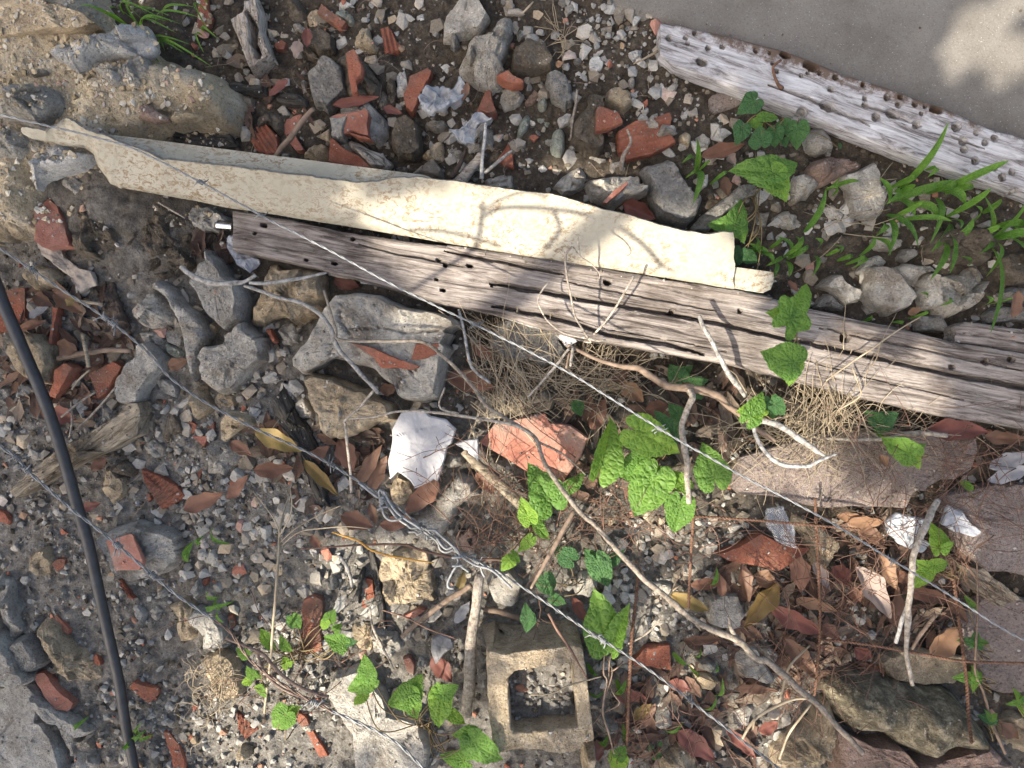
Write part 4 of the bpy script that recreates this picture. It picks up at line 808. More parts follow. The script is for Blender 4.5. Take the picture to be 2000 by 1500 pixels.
# ------------------------------------------------------------------ lower left
build_rows("""
C g 52 s I id=inl fine=4 nz=1.4 | 570,190;640,140;780,100;870,140;950,170;1030,240;1030,330;960,400;850,455;740,455;660,400;640,330 | round grey mortar lump with a pink tile inlay right of the hose
T U 7@52 t I on=inl name=tile_inlay | 595,220;740,180;815,340;800,380;660,385 | pink dusty tile
S t 44 f I | 120,340;170,280;260,260;280,330;270,420;200,430;130,390 | tan stone left of the hose near the small terracotta pentagon
T T 14 t I | 295,345;330,312;382,315;375,370;330,395 | small terracotta pentagon left of the hose
T T 14 t I | -40,20;50,60;75,110;60,130;-40,105 | terracotta corner cut by the left edge
C t 40 b I fine=4 | 205,700;240,660;310,680;340,760;430,830;540,930;555,1000;540,1050;400,1000;300,930;230,820 | long pale tan concrete piece left of the hose
T T 16 t I | 305,640;330,632;410,715;400,750;370,730 | slim terracotta bar above the long tan concrete
C t 36 f I | 930,590;1040,520;1110,570;1090,650;1110,770;1000,810;980,720;1000,640 | brown cracked stone left of the flat grey one
L g 40 s I | 1060,650;1100,590;1200,600;1280,700;1300,780;1290,830;1170,830;1140,760 | flat pale grey stone under the lowest barbed wire
L t 34 s I nz=1.3 | 1140,870;1250,820;1330,870;1380,1000;1380,1080;1270,1130;1180,1060 | sunlit yellowish stone left of the small ivy
T T 16 t I | 735,1030;770,1000;850,1030;900,1035;905,1080;840,1140;790,1100 | heart-shaped terracotta piece right of the hose
T T 14 t I | 525,870;555,840;580,920;545,920 | small terracotta chip beside the hose's middle
S p 30 f I | 850,560;870,510;920,490;935,530;900,580 | upper pale stone of the pair right of the hose
S p 32 f I | 820,610;860,585;900,615;890,670;860,690;830,660 | lower pale round stone of the pair right of the hose
S b 22 s I | 750,590;780,560;830,620;820,695;770,660 | flat blue grey chip left of the pale round pair
S p 24 f I | 675,780;720,735;745,760;720,795 | pale chip just right of the hose
T T 16 t I rib=-50 rs=8 | 655,440;690,430;770,540;745,550;700,490 | narrow ribbed terracotta piece under the mortar lump
T T 12 t I | 1070,490;1140,430;1185,420;1180,465;1110,500 | bright terracotta wedge right of the mortar lump
C h 42 s I sink=.05 | 70,790;160,740;230,830;260,910;210,960;130,960;80,890 | dim square concrete block at the lower left
T U 26 t I | 200,960;260,950;340,1050;430,1130;410,1170;330,1160;260,1080 | broken red brown tube tile at the lower left
C g 44 f I | 300,1260;460,1330;520,1300;490,1340;530,1520;420,1520;360,1370 | grey broken kerb piece at the bottom left
L g 48@-5 s I | -200,700;0,700;90,860;130,960;190,1000;150,1040;-200,1060 | squared grey slab cut by the left edge at the lower left
L g 34@-5 s I | 180,1090;280,1130;520,1300;460,1330;380,1300;260,1230 | sloping grey concrete strip below the tube tile
L b 22@-8 s I nz=.5 fine=6 | -300,1060;160,1050;200,1110;260,1240;340,1340;400,1520;-300,1560 | smooth grey slab filling the lower left corner
S g 40 f I | -40,430;0,400;50,520;130,740;60,790;-40,560 | grey stone edge at the left below the terracotta corner
T T 16 t I | 920,1290;950,1290;1020,1370;1060,1460;1060,1560;1000,1560;960,1400 | long curved terracotta strip at the bottom left
T T 14 t I rib=-70 rs=9 | 1335,1180;1400,1220;1460,1280;1390,1335;1340,1270 | sunlit ribbed terracotta piece near the bottom
S t 36 r I nz=2 | 1320,1430;1360,1370;1420,1400;1410,1450;1350,1460 | porous round stone below the sunlit ribbed terracotta
T T 12 t I | 1060,1325;1085,1305;1110,1325;1085,1345 | terracotta crumb above the long curved strip
T T 14 t I | 1280,640;1310,630;1340,690;1310,720 | terracotta chip beside the flat pale grey stone
S g 26 f I | 430,265;450,240;472,260;465,290;435,288 | pale pebble touching the hose above the mortar lump
S g 30 f I | 1120,70;1150,20;1200,20;1190,80;1140,100 | grey stone under the big brown leaf's end
S p 26 f I | 945,120;970,80;1010,70;1000,115;960,125 | pale stone above the mortar lump
S p 22 f I | 1095,250;1130,200;1170,200;1160,240 | cream chip right of the mortar lump
S q 22 f I | 1175,190;1190,140;1220,160;1215,195 | white chip in the gravel above the green blades
S p 24 f I | 1160,400;1165,330;1200,330;1195,400;1170,420 | pale upright stone right of the mortar lump
S p 20 f I | 330,540;345,470;365,500;360,555 | thin pale stone left of the hose above the bar
S g 20 f I | 790,890;830,870;845,910;810,930 | blue grey chip above the heart-shaped terracotta
S p 20 f I | 1050,850;1090,830;1105,860;1070,880 | white chip left of the yellowish stone
S g 24 f I | 1050,1240;1090,1215;1120,1250;1080,1275 | pale grey stone above the long curved strip
C g 30 f I | 560,60;600,20;650,40;640,90;580,100 | grey stone right of the hose below the tan stone
L b 30 s I | 1090,460;1130,420;1150,520;1110,560;1070,500 | dark flat slate under the bright terracotta wedge
S g 24 f I | 650,1500;660,1400;720,1390;740,1460;720,1520 | grey stone beside the hose at the bottom edge
""")
# ------------------------------------------------------------------ lower right
build_rows("""
T T 22 t K tilt=-.1,.05 | 785,890;860,810;1000,800;1015,945;900,930;800,915 | terracotta wedge right of the cinder block
S p 34 s K | 1150,890;1220,880;1270,920;1240,965;1160,940 | small white rectangular stone right of the terracotta wedge
S t 36 f K | 1095,1020;1130,960;1230,970;1290,1010;1250,1070;1140,1070 | rough tan stone under the small white rectangular stone
C p 40 s K | 1215,690;1210,540;1280,500;1400,510;1435,640;1400,700;1290,710 | square pale stone under the long branch
C g 36 s K | 455,470;500,400;580,390;605,470;560,540;470,530 | grey flat stone between the shaded heart leaves
S p 24 f K | 1060,390;1090,345;1170,380;1140,430;1080,430 | pale stone beside the upright rusty rod
C g 30 f K | 830,480;900,450;1030,470;1010,540;900,540 | grey stone under the long branch left of the rusty rod
S p 26 f K | 870,760;910,710;960,760;970,800;900,800 | pale chip above the terracotta wedge
S g 30 f K | 690,950;760,930;790,990;730,1030 | grey stone right of the cinder block's corner
C g 52 f K fine=4 | 1365,890;1400,830;1500,830;1570,940;1600,1010;1500,1020;1410,980 | grey stone under the long branch above the boulder
C t 50 f K nz=1.4 | 950,1460;1080,1350;1120,1345;1155,1430;1150,1560;940,1560 | tan angular stone cut by the bottom edge
S g 44 b K | 590,1270;640,1220;720,1260;730,1330;650,1340 | crumbly grey stone beside the cinder block's lower corner
P q 24 f K | 1355,1230;1420,1240;1430,1280;1370,1285 | white pebble right of the pale torn scrap
S g 30 f K | 920,1190;1000,1130;1020,1250;960,1300;915,1260 | grey stone above the tan angular stone
S p 26 f K | 830,1000;900,980;900,1050;840,1040 | grey chip below the terracotta wedge
S g 28 f K | 960,230;1010,210;1030,270;980,280 | grey stone among dark gravel above the rusty rod
P p 22 f K | 1260,340;1300,310;1325,350;1290,365 | white chip left of the flat red shard
F t 16@14 s L name=flat_shard cat=shard fine=4 | 775,890;870,840;1000,840;1060,830;1180,830;1305,890;1300,950;1220,1020;1040,1040;860,990;790,930 | wide flat grey tan shard above the mossy boulder
S m 120@0 b L wid=.05 lumps=.05 id=moss | 530,1090;600,1040;680,1005;800,1010;950,1050;1200,1110;1300,1200;1450,1330;1420,1420;1320,1440;1210,1430;1080,1480;960,1420;880,1350;700,1340;560,1200 | dark mossy boulder with yellow lichen at the bottom right
L k 66 s L nz=1.4 | 520,1240;600,1280;700,1330;900,1340;1000,1440;1200,1420;1310,1380;1480,1370;1540,1430;1530,1600;540,1600 | pinkish rock under the mossy boulder at the bottom edge
C t 70 b L nz=1.4 | 220,1440;260,1330;380,1280;500,1140;540,1100;560,1300;530,1600;230,1600 | tan rock on the left of the mossy boulder
T T 24@10 t L tilt=0,-.1 fine=4 | -120,290;0,250;130,175;240,235;410,255;350,320;220,385;60,350;-60,330 | flat red shard lying under the clear plastic wrapper
S t 42 f L | 320,60;420,120;560,180;600,260;500,400;440,370;340,150 | brown rock right of the clear plastic wrapper
S g 26 f L | 680,650;720,630;790,655;740,690 | small grey stone among the brown leaves
S g 34 f L | 60,800;180,790;250,880;200,930;110,860 | grey stone left of the rusty rod among leaves
S g 30 f L | 630,280;700,260;760,290;720,330;650,330 | grey stone in leaves under the barbed wire
S d 30 f L | 730,750;860,770;850,810;740,800 | dark stone left of the forked pale stick
F l 12@26 s H name=fibre_board fine=4 nz=.5 tilt=0,0 | -60,1370;0,1180;450,1060;1060,1040;1350,1070;1370,1150;1330,1270;1230,1335;1000,1350;960,1400;940,1460;500,1480;200,1430;0,1410 | long flat mauve brown board under the straw with a rounded end
L l 20@8 s H nz=.6 fine=6 | 1130,1440;1160,1400;1430,1340;1590,1340;1900,1400;1900,1900;1480,1830;1370,1830;1240,1700;1200,1540 | mauve grey slab at the right edge below the board
L l 24@8 s L nz=.6 fine=6 | 1230,620;1400,540;1900,560;1900,1080;1480,1090;1400,1060;1280,840 | pinkish grey slab at the right edge beside the small herbs
C t 30 f L | 1480,1220;1560,1180;1800,1250;1800,1500;1560,1420;1480,1320 | brown stone in the bottom right corner under herbs
S g 24 f L | -60,1180;60,1130;110,1180;60,1260;-40,1260 | grey stone left of the forked dead vine
C g 34 f L | 0,590;40,570;60,640;30,700;-20,660 | grey chip left of the yellow leaf
S g 22 f L | 1380,1230;1200,1110;1270,1180;1250,1230 | dark grey chip right of the mossy boulder
""")
# ------------------------------------------------------------------ planks and boards
def tp(tile, s): return [(*px(tile, f'{a},{b}')[0], r * TILE[tile][2], *e) for a, b, r, *e in s]
VH = tp('D', [(105, 287, 12), (180, 298, 9), (200, 360, 11), (220, 400, 13), (360, 425, 11), (397, 410, 10), (463, 413, 10), (553, 436, 15), (530, 503, 16), (368, 630, 25), (505, 598, 26, 1.7), (845, 548, 18), (918, 548, 13), (720, 553, 13), (722, 592, 15), (905, 592, 14),
    (875, 645, 22, 1.7), (783, 657, 22), (1010, 703, 20), (1235, 716, 24), (1270, 795, 22), (1345, 750, 13), (1450, 780, 18), (1395, 805, 16), (1280, 842, 18), (1340, 907, 20), (1450, 947, 16), (1545, 970, 16), (1490, 1000, 20), (1570, 1070, 13), (1000, 590, 15), (1055, 600, 11), (1035, 640, 9), (270, 310, 18, 1.6), (420, 375, 24, 1.8), (600, 410, 16, 1.6), (710, 475, 14), (1120, 620, 20, 1.8)]) + \
    tp('C', [(1000, 215, 15), (1095, 212, 13), (1145, 185, 13), (1155, 160, 10), (1105, 245, 11), (1220, 270, 14), (1300, 263, 14), (1185, 350, 20, 1.6)])
plank('timber_plank', '1200,20;1305,47;1340,50;1475,84;1533,98;1655,146;1752,177;1849,213;1932,250;2000,270;2260,362', '1200,76;1284,102;1320,130;1440,173;1510,200;1634,248;1773,303;1821,320;2000,378;2260,480', 1290, 2250, .038, .004, 'V',
      'silvery white plank full of dark bolt holes at the upper right', VH, [('1500,165;1540,178;1612,205;1700,245', 3.2, 20), ('1690,205;1745,225;1800,248', 3, 20), ('1858,268;1922,290', 2.6, 16)], seed=2, step=1.8)
MH = [(x, y, r * .8, *e) for x, y, r, *e in tp('F', [(340, 80, 9, 1.5), (500, 100, 12, 1.8), (1075, 190, 11), (1085, 78, 8, 2.0), (1385, 225, 8), (1110, 250, 12, 1.4)])] + \
    [(515, 440, 4, 1.6), (689, 467, 3.4), (870, 518, 4), (917, 519, 3.5, 1.6), (1650, 659, 9), (1445, 608, 4), (1859, 717, 4, 1.5), (1926, 707, 6), (498, 456, 3), (1186, 551, 5, 1.5), (1314, 608, 5), (1975, 702, 6, 1.3)]
plank('timber_plank', '440,405;455,409;520,420;700,458;860,478;930,488;1100,520;1430,570;1500,580;1590,605;1750,640;1860,668;2000,690;2260,735', '440,488;455,490;560,510;700,545;850,590;960,612;1130,662;1360,700;1440,715;1600,755;1700,782;1850,815;2000,838;2260,890', 455, 2250, .046, .022, 'W',
      'long weathered brown plank running across the middle below the cream sheet', MH,
      [('955,553;1047,567;1203,594;1400,630;1514,656;1586,671;1691,692;1790,717;2000,758;2250,806', 5.0, 26), ('960,598;1050,613;1133,632;1189,653;1300,671;1375,692', 5.0, 26), ('868,489;925,500;960,507;1100,536', 3.4, 18), ('1100,548;1250,578;1400,608', 2.6, 9), ('1180,642;1330,668;1420,688', 1.4, 7), ('700,478;800,500;905,520', 2.4, 9), ('1560,700;1750,752;1900,785', 1.5, 7), ('1600,640;1800,682;2000,725', 2.4, 9)], seed=3, edge=3, step=2.1)
plank('plank_splinter', '1860,640;1876,634;1888,628;1940,635;2000,644;2260,690', '1860,672;1876,668;1900,672;2000,690;2260,736', 1866, 2250, .034, .022, 'W', 'raised splinter of wood along the upper edge of the brown plank at the right', [], [('1880,650;1990,668;2200,706', 1.3, 6)], seed=9, cat='wood piece')
plank('timber_plank', '870,477;930,485;1100,511;1300,545;1440,566;1510,580', '870,484;930,497;1100,527;1300,556;1440,574;1510,586', 872, 1508, .012, .066, 'W', 'thin split sliver lying along the brown plank just under the cream sheet', [], [], seed=12, cat='wood piece')
W0 = P(np.array([495, 76.]), 0)
build_rows("""
W v 44 s X nz=1.0 fine=2.2 name=timber_stub id=stub tilt=.02,-.05 | 449,40;476,22;478,-20;496,-20;520,60;541,118;520,135;494,149;470,95 | short split timber stub with a long crack at the top left
W w 52 s E nz=1.2 fine=4 name=old_board | 30,1390;300,1150;520,1050;800,905;830,960;820,1070;560,1190;340,1310;90,1440 | dry tan board crossed by the black hose at the left
W w 40 f G nz=1.5 name=log_stub | 60,960;80,925;310,800;370,850;350,930;200,955 | brown broken log end in the straw above the largest terracotta tile
W w 34 s L nz=1.5 name=old_board fine=4 | 1210,330;1330,360;1700,600;1900,720;1900,840;1500,625;1240,430 | grey weathered board running to the right edge
W x 26 s B sink=.01 name=grey_board | -105,475;-60,470;130,495;125,540;-80,530 | flat grey wood slat pointing right from the yellow footing
W x 18 s J name=dark_bar | 685,275;715,270;760,420;790,640;800,720;770,690;740,560 | flat dark blue bar left of the limestone chunk
W x 26 s J name=wood_stub | 600,570;650,370;675,380;640,580 | dark wood stub left of the flat dark bar
W x 30 f J nz=1.3 | 1190,160;1240,150;1300,240;1270,260 | dark wood bit under the wire knot near the peeled stick
""")
# ------------------------------------------------------------------ cream sheet: a broken fold of corrugated fibre cement
xs = np.arange(42, 1437, 3.0)
CR = '42,247;60,247;90,255;110,243;129,232;145,240;159,249;180,261;210,266;258,284;315,311;390,318;510,333;600,344;695,357;740,355;770,348;815,345;920,358;1000,371;1075,378;1120,392;1162,405;1240,423;1290,440;1345,452;1384,459;1414,453;1440,455'
BT = '42,258;66,272;120,282;165,288;183,302;192,326;216,357;234,366;378,392;450,407;500,413;600,430;710,447;920,483;1000,498;1100,513;1250,535;1440,566'
cz = np.interp(xs, [42, 160, 260, 700, 850, 1440], [.135, .15, .145, .135, .13, .115]); bz = np.interp(xs, [42, 160, 230, 500, 1440], [.128, .12, .1, .085, .08])
e3 = np.c_[xs * .001, 0 * xs, 0 * xs]; rag = np.where(xs < 270, 2.2, 1.0); ct = poly_at(CR, xs) + 3.2 * rag * fbm(e3, 45, 5, 41, .65); cb = poly_at(BT, xs) + np.where(xs < 240, 4.0, .6) * fbm(e3, 40, 3, 45)
sh = empty('fibre_cement_sheet', P(np.array([740, 420.]), 0) * (1, 1, 0)); sloc = np.array(sh.location)
tag(sh, 'long broken cream fibre cement sheet lying above the brown plank', 'roofing sheet')
vs = np.linspace(0, 1, 28)
def sheet_part(top, bot, ztop, zbot, th, name, mat, bulge, rough_end=4, lab=None, curl=0.0, lip=0.0):
    Q = np.stack([np.repeat(xs_[:, None], len(vs), 1), top[:, None] * (1 - vs) + bot[:, None] * vs], -1)
    Q[-1, :, 0] += rough_end * fbm(np.c_[vs, 0 * vs, 0 * vs], 7, 4, 50); Q[0, :, 0] += rough_end * fbm(np.c_[vs, 0 * vs, 0 * vs], 7, 4, 51)
    f = vs[None] ** bulge + curl * np.clip((vs[None] - .84) / .16, 0, 1) ** 2 - lip * np.exp(-((vs[None]) / .06) ** 2); Z = ztop[:, None] * (1 - f) + zbot[:, None] * f
    T = P(Q, Z).reshape(-1, 3); nu, nv = len(xs_), len(vs); G = T.reshape(nu, nv, 3); N = np.cross(np.gradient(G, axis=0), np.gradient(G, axis=1)); N /= np.linalg.norm(N, axis=2)[..., None] + 1e-12
    N = np.where(N[..., 2:3] > 0, N, -N); N[:, :3] = N[:, 3:4]; N[:, 22:] = N[:, 22:23]; Bk = (G - N * th).reshape(-1, 3)
    i = np.arange(nu * nv).reshape(nu, nv); per = np.r_[i[:, 0], i[-1, 1:], i[-2::-1, -1], i[0, -2:0:-1]]; M = nu * nv; a = per; b2 = np.roll(per, -1)
    F = np.vstack([gridF(nu, nv)[:, ::-1], gridF(nu, nv) + M, np.stack([a, b2, b2 + M, a + M], -1)])
    V = np.vstack([T, Bk]) - sloc; o = link(name, mesh(name, V, F, True, 40), R[mat], sh)
    o.data.materials.append(R['sheetb']); idx = np.zeros(len(F), np.int32); idx[len(gridF(nu, nv)):] = 1; o.data.polygons.foreach_set('material_index', idx)
    if lab: o['label'] = lab
    return o
xs_ = xs; sheet_part(ct, cb, cz, bz, .0065, 'inner_face', 'sheet', .85, curl=.3)
k = (xs > 176) & (xs < 850); xs_ = xs[k]
fb = np.interp(xs_, [176, 200, 260, 830, 850], [262, 262, 268, 342, 350])
sheet_part(fb, ct[k] + 3, cz[k] - .04, cz[k] - .014, .007, 'outer_fold', 'sheet', 1.6, 1, 'outer slope of the fold along the upper edge')
xs_ = np.arange(1405, 1513, 2.0); t2 = np.interp(xs_, [1405, 1425, 1513], [517, 520, 532]); b2_ = np.interp(xs_, [1405, 1420, 1490, 1505, 1513], [558, 561, 573, 566, 545]) + 1.5 * fbm(np.c_[xs_ * .001, 0 * xs_, 0 * xs_], 60, 4, 3)
sheet_part(t2, b2_, np.full(len(xs_), .078), np.full(len(xs_), .072), .007, 'broken_tongue', 'sheet', 1, 3, 'narrow tongue at the right end')
# ------------------------------------------------------------------ hollow concrete block
OUT = px('Z', '240,335;400,395;600,360;900,325;1110,300;1190,330;1225,560;1270,950;1310,1240;1200,1250;1190,1310;1040,1370;830,1350;800,1320;500,1320;360,1370;320,1340;275,1000;255,600')
zt = .13; c2 = P(px('Z', '800,850')[0], zt); ang = np.linspace(0, 2 * math.pi, 180, endpoint=False)
def raycast(poly, c, ang):
    out = []
    for a in ang:
        d = np.array([math.cos(a), math.sin(a)]); best = 1e9
        for p0, p1 in zip(poly, np.roll(poly, -1, 0)):
            e = p1 - p0; den = d[0] * e[1] - d[1] * e[0]
            if abs(den) < 1e-12: continue
            w = p0 - c; tq = (w[0] * e[1] - w[1] * e[0]) / den; s = (w[0] * d[1] - w[1] * d[0]) / den
            if tq > 0 and -1e-6 <= s <= 1 + 1e-6: best = min(best, tq)
        out.append(best)
    return np.array(out)
po = P(OUT, zt)[:, :2]; pi_ = P(BLOCK_HOLE, zt)[:, :2]; ro = raycast(po, c2[:2], ang); ri = raycast(pi_, c2[:2], ang); ro = (np.roll(ro, 1) + 2 * ro + np.roll(ro, -1)) / 4
dirs = np.c_[np.cos(ang), np.sin(ang)]; rows = []
er = .0025 * fbm(np.c_[dirs, 0 * ang], 9, 5, 61, .65)
for q, z in ((1.015, -.02), (1.0, .05), (.995, zt - .012), (.985, zt - .003)): rows.append(np.c_[dirs * ((ri + (ro - ri) * q + er)[:, None]), np.full(180, z)])
for q in np.linspace(.95, .05, 14): rows.append(np.c_[dirs * ((ri + (ro - ri) * q)[:, None]), np.full(180, zt)])
for q, z in ((0.0, zt - .002), (-.03, zt - .012), (-.04, .06), (-.04, .0)): rows.append(np.c_[dirs * ((ri + (ro - ri) * q + er * .6)[:, None]), np.full(180, z)])
V = np.concatenate(rows); V[:, 2] += np.where(V[:, 2] > .11, .005 * fbm(V, 60, 5, 7, .65) + .004 * (ridged(V, 25, 4, 9) - .6), 0); V[:, :2] += .0012 * np.c_[fbm(V, 50, 4, 3), fbm(V, 50, 4, 4)]
Fb = [tuple(f[::-1]) for f in gridF(len(rows), 180, 0, True).tolist()]
blk = tag(link('concrete_block', mesh('concrete_block', V, Fb, True, 45), R['c'], None, (c2[0], c2[1], 0)), 'hollow concrete block with rubble in its cell at the bottom', 'concrete block')
bl = np.array(blk.location)
for q, h, z in (('205,210;330,165;365,215;410,330;410,392;245,335', .115, 0), ('1080,150;1160,190;1190,330;1105,300;1000,312;960,250;1000,170', .112, 0), ('1195,1255;1312,1240;1330,1640;1200,1640', .105, 0)):
    w = solid('block_wall', px('Z', q), h, 'c', 's', 0, blk, bl, tilt=(0, 0), nz=.8)
solid('block_end', px('Z', '340,180;1100,150;1120,300;900,330;600,365;410,395'), .1, 'c', 'f', 0, blk, bl, tilt=(0, -.1), nz=.6)['label'] = 'recessed upper end of the block'
# ------------------------------------------------------------------ paper, plastic, cap, metal
def crumple(name, tile, pts, z0, h, mat, label, cat, freq=60, fine=3, seed=1):
    q = px(tile, pts); o = solid(name, q, .006, mat, 's', z0, fine=fine, nz=.4, sink=.004, tilt=(0, 0)); me = o.data; n = len(me.vertices); V = np.empty(n * 3, np.float32); me.vertices.foreach_get('co', V); V = V.reshape(-1, 3).astype(float)
    f = h * (ridged(V + seed, freq, 4, seed) - .45) + h * .8 * fbm(V + seed, freq * .35, 3, seed + 3); V[:, 2] += f; V[:, :2] += .15 * h * np.c_[fbm(V, freq, 3, 8), fbm(V, freq, 3, 9)]
    me.vertices.foreach_set('co', V.astype(np.float32).ravel()); me.update(); return tag(o, label, cat)
crumple('paper_scrap', 'F', '890,940;1000,930;1040,960;1130,980;1190,1030;1165,1100;1140,1170;1080,1320;1060,1300;950,1375;850,1280;810,1320;800,1210;850,1060', .05, .009, 'paper', 'white crumpled paper lying in the centre below the long branch', 'paper', 17)
crumple('plastic_bag', 'B', '970,570;1020,490;1100,480;1170,500;1215,440;1250,480;1220,600;1150,630;1060,670;1000,630', .03, .045, 'bag', 'crumpled grey plastic bag right of the large smooth terracotta shard', 'plastic bag', 42, 2.4)
crumple('plastic_film', 'B', '1140,750;1200,740;1280,680;1310,640;1390,680;1310,720;1290,830;1220,820;1170,780', .025, .03, 'bag', 'torn grey plastic film below the house-shaped terracotta shard', 'plastic film', 55, 2.4, 4)
crumple('plastic_bag', 'E', '1290,20;1310,-50;1400,-50;1420,30;1480,90;1430,165;1340,110', .02, .03, 'wbag', 'white plastic bag poking out under the brown plank\'s left end', 'plastic bag', 45, 2.5, 5)
crumple('plastic_wrapper', 'L', '165,30;260,20;310,130;330,260;260,240;210,220;160,120', .045, .014, 'clear', 'clear plastic wrapper lying on the flat red shard', 'plastic wrapper', 45, 2.4, 6)
crumple('plastic_film', 'L', '830,110;900,60;1050,90;1020,200;1080,240;1030,280;900,230;840,170', .04, .015, 'wbag', 'white plastic scrap left of the pale forked stick', 'plastic film', 38, 1.8, 7)
crumple('plastic_film', 'L', '1140,120;1190,20;1270,50;1320,130;1375,180;1330,200;1240,180', .045, .014, 'wbag', 'white plastic scrap right of the pale forked stick', 'plastic film', 38, 1.8, 8)
crumple('plastic_scrap', 'G', '370,510;400,480;460,480;485,540;420,572', .03, .016, 'foam', 'white foam lump under the brown plank\'s lower edge', 'foam', 90, 2.2, 9)
crumple('plastic_scrap', 'F', '640,200;760,205;930,235;1000,275;980,290;850,250;650,215', .02, .008, 'wbag', 'strip of white plastic showing under the brown plank\'s lower edge', 'plastic film', 60, 2.4, 10)
crumple('paper_scrap', 'K', '1240,1270;1300,1280;1295,1330;1312,1385;1270,1370;1255,1310', .02, .008, 'straw', 'pale yellow torn scrap right of the cinder block', 'paper', 50, 2.2, 11)
th = np.linspace(0, 2 * math.pi, 40, endpoint=False); rr_ = np.where(np.abs(th - .62) < .28, 34.0, 40.0); cq = np.c_[590 + rr_ * np.cos(th), 357 - rr_ * 1.08 * np.sin(th)] * S1 + (960, 0)
tag(solid('bottle_cap', cq, .003, 'q', 't', .012, tilt=(.05, .03), nz=.0, fine=1.5), 'round white plastic cap with a nick on the dark earth', 'cap')
mp = pathz(px('A', '1225,1268;1310,1278'), 40); V, F = tube_geo(mp, .0085, 20); tag(link('metal_tube', mesh('metal_tube', V - mp[0], F, True, 40), R['metal'], None, mp[0]), 'short shiny metal tube end by the plank\'s left end', 'metal tube')
# curled bark strip in the left, fibre husk, curled leaf ring
crumple('bark_curl', 'E', '235,0;250,-50;300,-90;315,-30;350,40;480,140;530,150;560,230;470,270;420,200;330,110;260,50', .03, .022, 'bark', 'curled pale strip of bark by the tall pointed terracotta shard', 'bark', 24, 2.6, 12)
crumple('husk', 'E', '500,400;600,380;640,300;600,200;640,200;700,330;720,430;750,490;640,540;540,500', .012, .03, 'fibre', 'dark brown fibrous husk left of the knobbly grey lump', 'husk', 60, 2.4, 13)
crumple('dead_leaf', 'F', '1175,1110;1230,1095;1310,1085;1315,1150;1310,1215;1250,1160', .05, .012, 'l6', 'grey papery dead leaf right of the white paper', 'leaf', 40, 2.4, 14)
crumple('dead_leaf', 'J', '1040,830;1050,770;1100,740;1160,760;1180,820;1120,860;1070,910', .025, .014, 'l6', 'grey curled leaf beside the peeled stick', 'leaf', 40, 2.4, 15)
# ------------------------------------------------------------------ hose and rods
hp = pathz(px('X', '-90,420;-20,530;5,590;48,690;90,790;123,890;150,985;172,1060;192,1150;214,1250;232,1330;246,1420;262,1500;285,1640'), '60,70,75,75,72,65,55,45,35,30')
V, F = tube_geo(hp, np.interp(hp[:, 1], [-.7, .2], [.0092, .0112]), 16, .03); tag(link('rubber_hose', mesh('rubber_hose', V - hp[0], F), R['cable'], None, hp[0]), 'thick black rubber hose running down the left side', 'hose')
def rod(tile, pts, w, zs, label):
    p = pathz(px(tile, pts), zs, 3); r = w * TILE[tile][2] * .0005; L = np.r_[0, np.cumsum(np.linalg.norm(np.diff(p, axis=0), axis=1))]; gs = []
    p = p + .001 * np.c_[fbm(p, 30, 3, 5), fbm(p, 30, 3, 6), 0 * L]
    t = np.gradient(p, axis=0); s = np.c_[-t[:, 1], t[:, 0], 0 * L]; s /= np.linalg.norm(s, axis=1)[:, None]
    for ph in (0, math.pi): gs.append(tube_geo(p + r * .5 * (np.cos(L * 520 + ph)[:, None] * s + np.sin(L * 520 + ph)[:, None] * [0, 0, 1]), r * .6, 6))
    V, F = join(gs); tag(link('twisted_wire', mesh('twisted_wire', V - p[0], F), R['rust'], None, p[0]), label, 'rusty wire')
rod('L', '438,-20;445,120;452,300;466,600;460,850;435,1090', 17, '80,90,70', 'upright rusty twisted wire through the brown leaves below the red shard')
rod('L', '1208,360;1230,520;1250,680;1290,1000;1302,1200;1318,1360', 20, '80,100,90,140', 'upright rusty twisted wire at the right crossing the wide flat shard')
rod('K', '1137,70;1130,200;1120,380;1108,600', 17, '90,80', 'upright rusty twisted wire left of the flat red shard')
rod('K', '828,420;815,520;790,780;778,1000;760,1390', 20, '60,70,90,60', 'upright rusty twisted wire right of the cinder block')
rod('K', '1130,80;1500,105;1840,135;2080,155', 15, '100,110,100', 'upper level rusty twisted wire passing the clear plastic wrapper')
rod('L', '470,780;630,790;800,815;1050,860;1300,900;1800,915', 16, '110,120,100', 'lower level rusty twisted wire over the wide flat shard')
